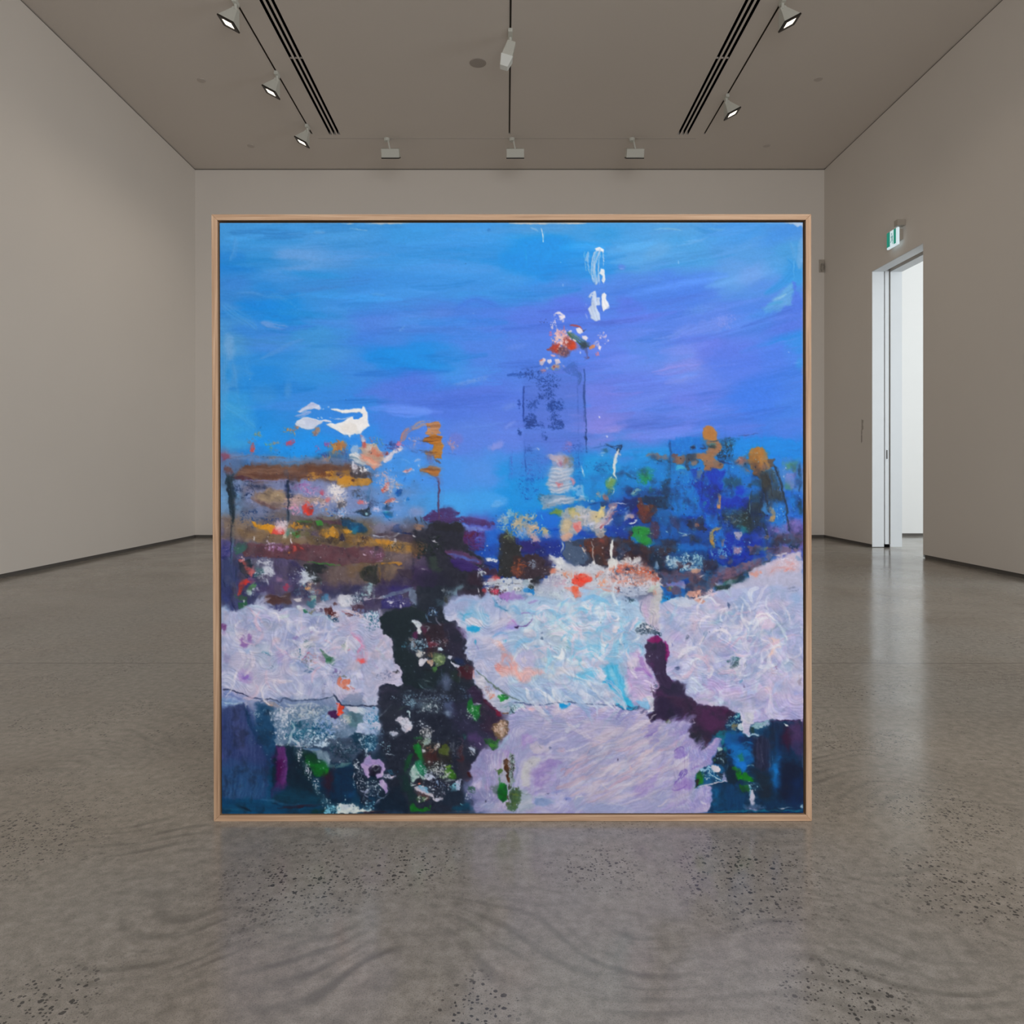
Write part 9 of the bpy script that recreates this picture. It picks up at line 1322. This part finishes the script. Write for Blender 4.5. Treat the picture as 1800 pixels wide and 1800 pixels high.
def track(label, x0, y0, x1, y1):
    cx, cy = (x0 + x1) / 2, (y0 + y1) / 2
    t = thing('lighting_track', label, 'track', (cx, cy, ZC), 'recessed lighting tracks')
    w = TW - .0002 if abs(x1 - x0) < abs(y1 - y0) else TB - .0002
    if abs(x1 - x0) < abs(y1 - y0):
        h = abs(y1 - y0) / 2 - .002
        bs = [(-w, -h, .014, w, h, .03), (-w, -h, .001, -w + .0015, h, .014), (w - .0015, -h, .001, w, h, .014)]
        lips = [(-w - .006, -h, -.0018, -w + .0026, h, -.0001), (w - .0026, -h, -.0018, w + .006, h, -.0001)]
    else:
        h = abs(x1 - x0) / 2 - .002
        bs = [(-h, -w, .016, h, w, .03), (-h, -w, .001, h, -w + .001, .016), (-h, w - .001, .001, h, w, .016)]
        lips = [(-h, -w - .006, -.0018, h, -w + .0026, -.0001), (-h, w - .0026, -.0018, h, w + .006, -.0001)]
    boxes('channel', M_BROWN, bs, t)
    boxes('lip', M_CEIL, lips, t)


track('straight dark ceiling track carrying the left row of lit spotlights', TRK_L, YF + .3, TRK_L, 8.62)
track('straight dark ceiling track carrying the right row of lit spotlights', TRK_R, YF + .3, TRK_R, 8.62)
track('dark ceiling track down the middle of the room with one unlit spotlight', TRK_C, YF + .3, TRK_C, 8.62)
track('cross track near the back wall carrying three boxy wall washers', -2.22, TRK_B, 2.24, TRK_B)


def turned(bm, m):
    bmesh.ops.transform(bm, matrix=m, verts=bm.verts)


def spotlight(y, side, label, power):
    """square-mouthed flared spotlight on a track, side -1 aims at the left wall, +1 at the right"""
    t = thing('track_spotlight', label, 'spotlight', (TRK_L if side < 0 else TRK_R, y, ZC), 'lit track spotlights')
    bm = bmesh.new(); box(bm, -.018, -.045, -.032, .018, .045, .004); obj('adaptor', bm, M_FIX, t, bevel=.003)
    bm = bmesh.new(); lathe(bm, [(.013, -.075), (.013, -.03)], 16); obj('stem', bm, M_FIX, t, smooth=False)
    tilt = Matrix.Translation((0, .02, -.055)) @ Matrix.Rotation(side * -R(28), 4, 'Y')
    q0, q1, L_ = .024, .073, .135

    def sq(r, z):
        return [(-r, -r, z), (r, -r, z), (r, r, z), (-r, r, z)]

    bm = bmesh.new(); hull(bm, sq(q0, 0), sq(q0 * 1.15, -.022)); hull(bm, sq(q0 * 1.15, -.022), sq(q1, -L_)); turned(bm, tilt)
    obj('housing', bm, M_FIX, t, bevel=.002)
    bm = bmesh.new()
    for s in ((-1, 0), (1, 0), (0, -1), (0, 1)):
        a = .046
        if s[0]:
            box(bm, min(s[0] * a, s[0] * (q1 + .003)), -q1 - .003, -L_ - .012, max(s[0] * a, s[0] * (q1 + .003)), q1 + .003, -L_)
        else:
            box(bm, -a, min(s[1] * a, s[1] * (q1 + .003)), -L_ - .012, a, max(s[1] * a, s[1] * (q1 + .003)), -L_)
    turned(bm, tilt); obj('bezel', bm, M_BEZ, t)
    bm = bmesh.new(); box(bm, -.0458, -.0458, -L_ - .006, .0458, .0458, -L_ - .0005); turned(bm, tilt)
    obj('lens', bm, M_LENS, t)
    l = bpy.data.lights.new('spot_beam', 'SPOT'); l.energy = power; l.color = (1.0, .87, .72)
    l.spot_size = R(95); l.spot_blend = 1.0; l.shadow_soft_size = .05
    lo = bpy.data.objects.new('beam', l); COL.objects.link(lo); lo.parent = t
    lo.matrix_local = tilt @ Matrix.Translation((0, 0, -L_ - .03))
    return t


M_LENS = glow('lit_spotlight_lens', (1.0, .90, .74), 4.0)
spotlight(6.18, -1, 'lit square spotlight on the left track, nearest the camera at the top edge', SPOT_L)
spotlight(7.30, -1, 'lit square spotlight on the left track, middle one of three', SPOT_L)
spotlight(8.41, -1, 'lit square spotlight on the left track, farthest, near the cross track', SPOT_L)
spotlight(6.17, 1, 'lit square spotlight on the right track, nearest the camera at the top edge', SPOT_R)
spotlight(7.74, 1, 'lit square spotlight on the right track, farther of two', SPOT_R)


def washer(x, label):
    t = thing('wall_washer', label, 'spotlight', (x, TRK_B, ZC), 'wall washers on the cross track')
    bm = bmesh.new(); lathe(bm, [(.030, -.034), (.034, -.02), (.034, .004)], 20); obj('adaptor', bm, M_FIX, t)
    bm = bmesh.new()
    hull(bm, [(.01, -.01, -.03), (.026, -.01, -.03), (.026, .01, -.03), (.01, .01, -.03)], [(.03, -.01, -.13), (.048, -.01, -.13), (.048, .01, -.13), (.03, .01, -.13)])
    obj('stem', bm, M_FIX, t)
    m = Matrix.Translation((.04, 0, -.12)) @ Matrix.Rotation(R(26), 4, 'X')
    bm = bmesh.new(); box(bm, -.104, -.03, -.098, .104, .10, 0); turned(bm, m); obj('housing', bm, M_FIX, t, bevel=.004)
    bm = bmesh.new(); box(bm, -.106, -.032, -.110, .106, .102, -.098); turned(bm, m); obj('bezel', bm, M_BEZ, t)
    return t


washer(-1.412, 'boxy grey wall washer on the cross track, left of the middle track')
washer(.066, 'boxy grey wall washer on the cross track, at the end of the middle track')
washer(1.484, 'boxy grey wall washer on the cross track, right of the middle track')

t = thing('track_spotlight', 'unlit pale spotlight hanging on the middle ceiling track, turned to the left', 'spotlight', (TRK_C, 6.66, ZC))
bm = bmesh.new(); box(bm, -.02, -.10, -.03, .02, .05, .004); obj('adaptor', bm, M_FIX, t, bevel=.004)
bm = bmesh.new(); lathe(bm, [(.014, -.085), (.014, -.03)], 16); obj('stem', bm, M_FIX, t)
aim = Matrix.Translation((.012, .0, -.075)) @ Matrix.Rotation(R(17), 4, 'Y') @ Matrix.Rotation(R(-4), 4, 'X')
bm = bmesh.new()
hull(bm, [(-.038, -.038, 0), (.038, -.038, 0), (.038, .038, 0), (-.038, .038, 0)], [(-.050, -.050, -.15), (.050, -.050, -.15), (.050, .050, -.15), (-.050, .050, -.15)]); turned(bm, aim)
obj('housing', bm, M_FIX, t, bevel=.006)
bm = bmesh.new()
hull(bm, [(-.056, -.056, -.145), (.056, -.056, -.145), (.056, .056, -.145), (-.056, .056, -.145)], [(-.036, -.036, -.245), (.036, -.036, -.245), (.036, .036, -.245), (-.036, .036, -.245)]); turned(bm, aim)
obj('snoot', bm, M_FIXL, t, bevel=.006)


def disc(px_, py_, r, name, label, cat, mat, group=None):
    Y = FPX * (ZC - EYE) / (HY - py_)
    bm = bmesh.new(); lathe(bm, [(r * .94, -.006), (r, -.004), (r, .002)], 28)
    o = obj(name, bm, mat, None, (at(px_, py_, Y).x, Y, ZC))
    o['label'] = label; o['category'] = cat
    if group:
        o['group'] = group


disc(840, 110.5, .080, 'ceiling_speaker', 'round grey disc flush in the ceiling left of the middle track', 'speaker', M_DISC2)
sp = 'small round sprinkler covers'
disc(354, 141, .042, 'sprinkler_cover', 'small round ceiling cover left of the left spotlight row, nearer the camera', 'cover', M_DISC, sp)
disc(441, 256.5, .042, 'sprinkler_cover', 'small round ceiling cover in the back left ceiling corner area', 'cover', M_DISC, sp)
disc(1438.5, 139, .042, 'sprinkler_cover', 'small round ceiling cover right of the right spotlight row, nearer the camera', 'cover', M_DISC, sp)
disc(1347.5, 256, .042, 'sprinkler_cover', 'small round ceiling cover in the back right ceiling corner area', 'cover', M_DISC, sp)

# ------------------------------------------------------------ exit sign over the doorway
ex = thing('exit_sign', 'lit green and white emergency exit sign on the right wall above the doorway', 'sign', (XR, 7.80, 3.225))
M_SIGNW = glow('lit_sign_white', (.74, .90, .97), .62)
M_SIGNG = glow('lit_sign_green', (.010, .30, .21), .55)
boxes('light_panel', M_SIGNW, [(-.062, -.106, 0, -.040, .112, .178)], ex, bevel=.004)
boxes('green_panel', M_SIGNG, [(-.0635, .046, .020, -.0620, .109, .175), (-.0635, -.074, .020, -.0620, -.030, .175)], ex)
fig = bmesh.new()


def bar2(a, b, w):
    a, b = Vector(a), Vector(b); d = (b - a).normalized(); n = Vector((-d.y, d.x)) * w / 2
    q = [a + n, b + n, b - n, a - n]
    hull(fig, [(-.0640, p.x, p.y) for p in q], [(-.0620, p.x, p.y) for p in q])


for a, b, w in (((.004, .124), (.0, .088), .022), ((.0, .09), (.018, .064), .012), ((.018, .064), (.034, .056), .010), ((.0, .09), (-.012, .058), .012), ((-.012, .058), (-.006, .032), .010),
                ((.004, .12), (.024, .104), .009), ((.004, .12), (-.016, .102), .009)):
    bar2(a, b, w)
hull(fig, [(-.0640, .008 + .0095 * math.cos(k * .7854), .140 + .0095 * math.sin(k * .7854)) for k in range(8)], [(-.0620, .008 + .0095 * math.cos(k * .7854), .140 + .0095 * math.sin(k * .7854)) for k in range(8)])
obj('running_figure', fig, glow('lit_sign_figure', (.30, .55, .55), .35), ex)
boxes('mounting_box', M_SENS, [(-.085, -.150, .182, .001, -.075, .245)], ex, bevel=.004)
boxes('mounting_plate', M_SENS, [(-.040, -.10, .05, .001, .10, .16)], ex)

# ------------------------------------------------------------ small things on the walls
se = thing('motion_sensor', 'small beige sensor high in the back right corner beside the frame', 'sensor', (4.100, YB, 3.445))
bm = bmesh.new(); hull(bm, [(-.038, -.012, .0), (.030, -.012, .0), (.030, .002, .0), (-.038, .002, .0)], [(-.038, -.012, .165), (.030, -.012, .165), (.030, .002, .165), (-.038, .002, .165)])
obj('back_box', bm, M_SENS, se, bevel=.004)
bm = bmesh.new(); prof = [(.024 * math.sin(a), .062 - .058 * math.cos(a)) for a in np.linspace(.02, math.pi - .02, 12)]
lathe(bm, prof, 18, 0, -.014); obj('sensor_lens', bm, coat('sensor_dome', (.34, .31, .27), .35, .4, .03, 20), se, smooth=True)

wt = bmesh.new()
yy0 = 8.595
for k, (z0, z1, y0, y1) in enumerate(((1.335, 1.465, -.006, .002), (1.19, 1.325, .004, .012))):
    box(wt, -.0015, y0, z0, 0, y1, z1)
rs_ = np.random.RandomState(4)
for z in np.arange(1.195, 1.455, .0125):
    if rs_.rand() < .8:
        y = -.03 if z > 1.34 else -.012
        box(wt, -.0015, y, z, 0, y + .018 + .012 * rs_.rand(), z + .006)
for k in range(2):
    box(wt, -.0015, -.034, 1.345 + k * .075, 0, -.028, 1.385 + k * .07)
o = obj('wall_text', wt, M_TEXT, None, (XR, yy0, 0))
o['label'] = 'small faint column of grey wall lettering left of the doorway'; o['category'] = 'lettering'
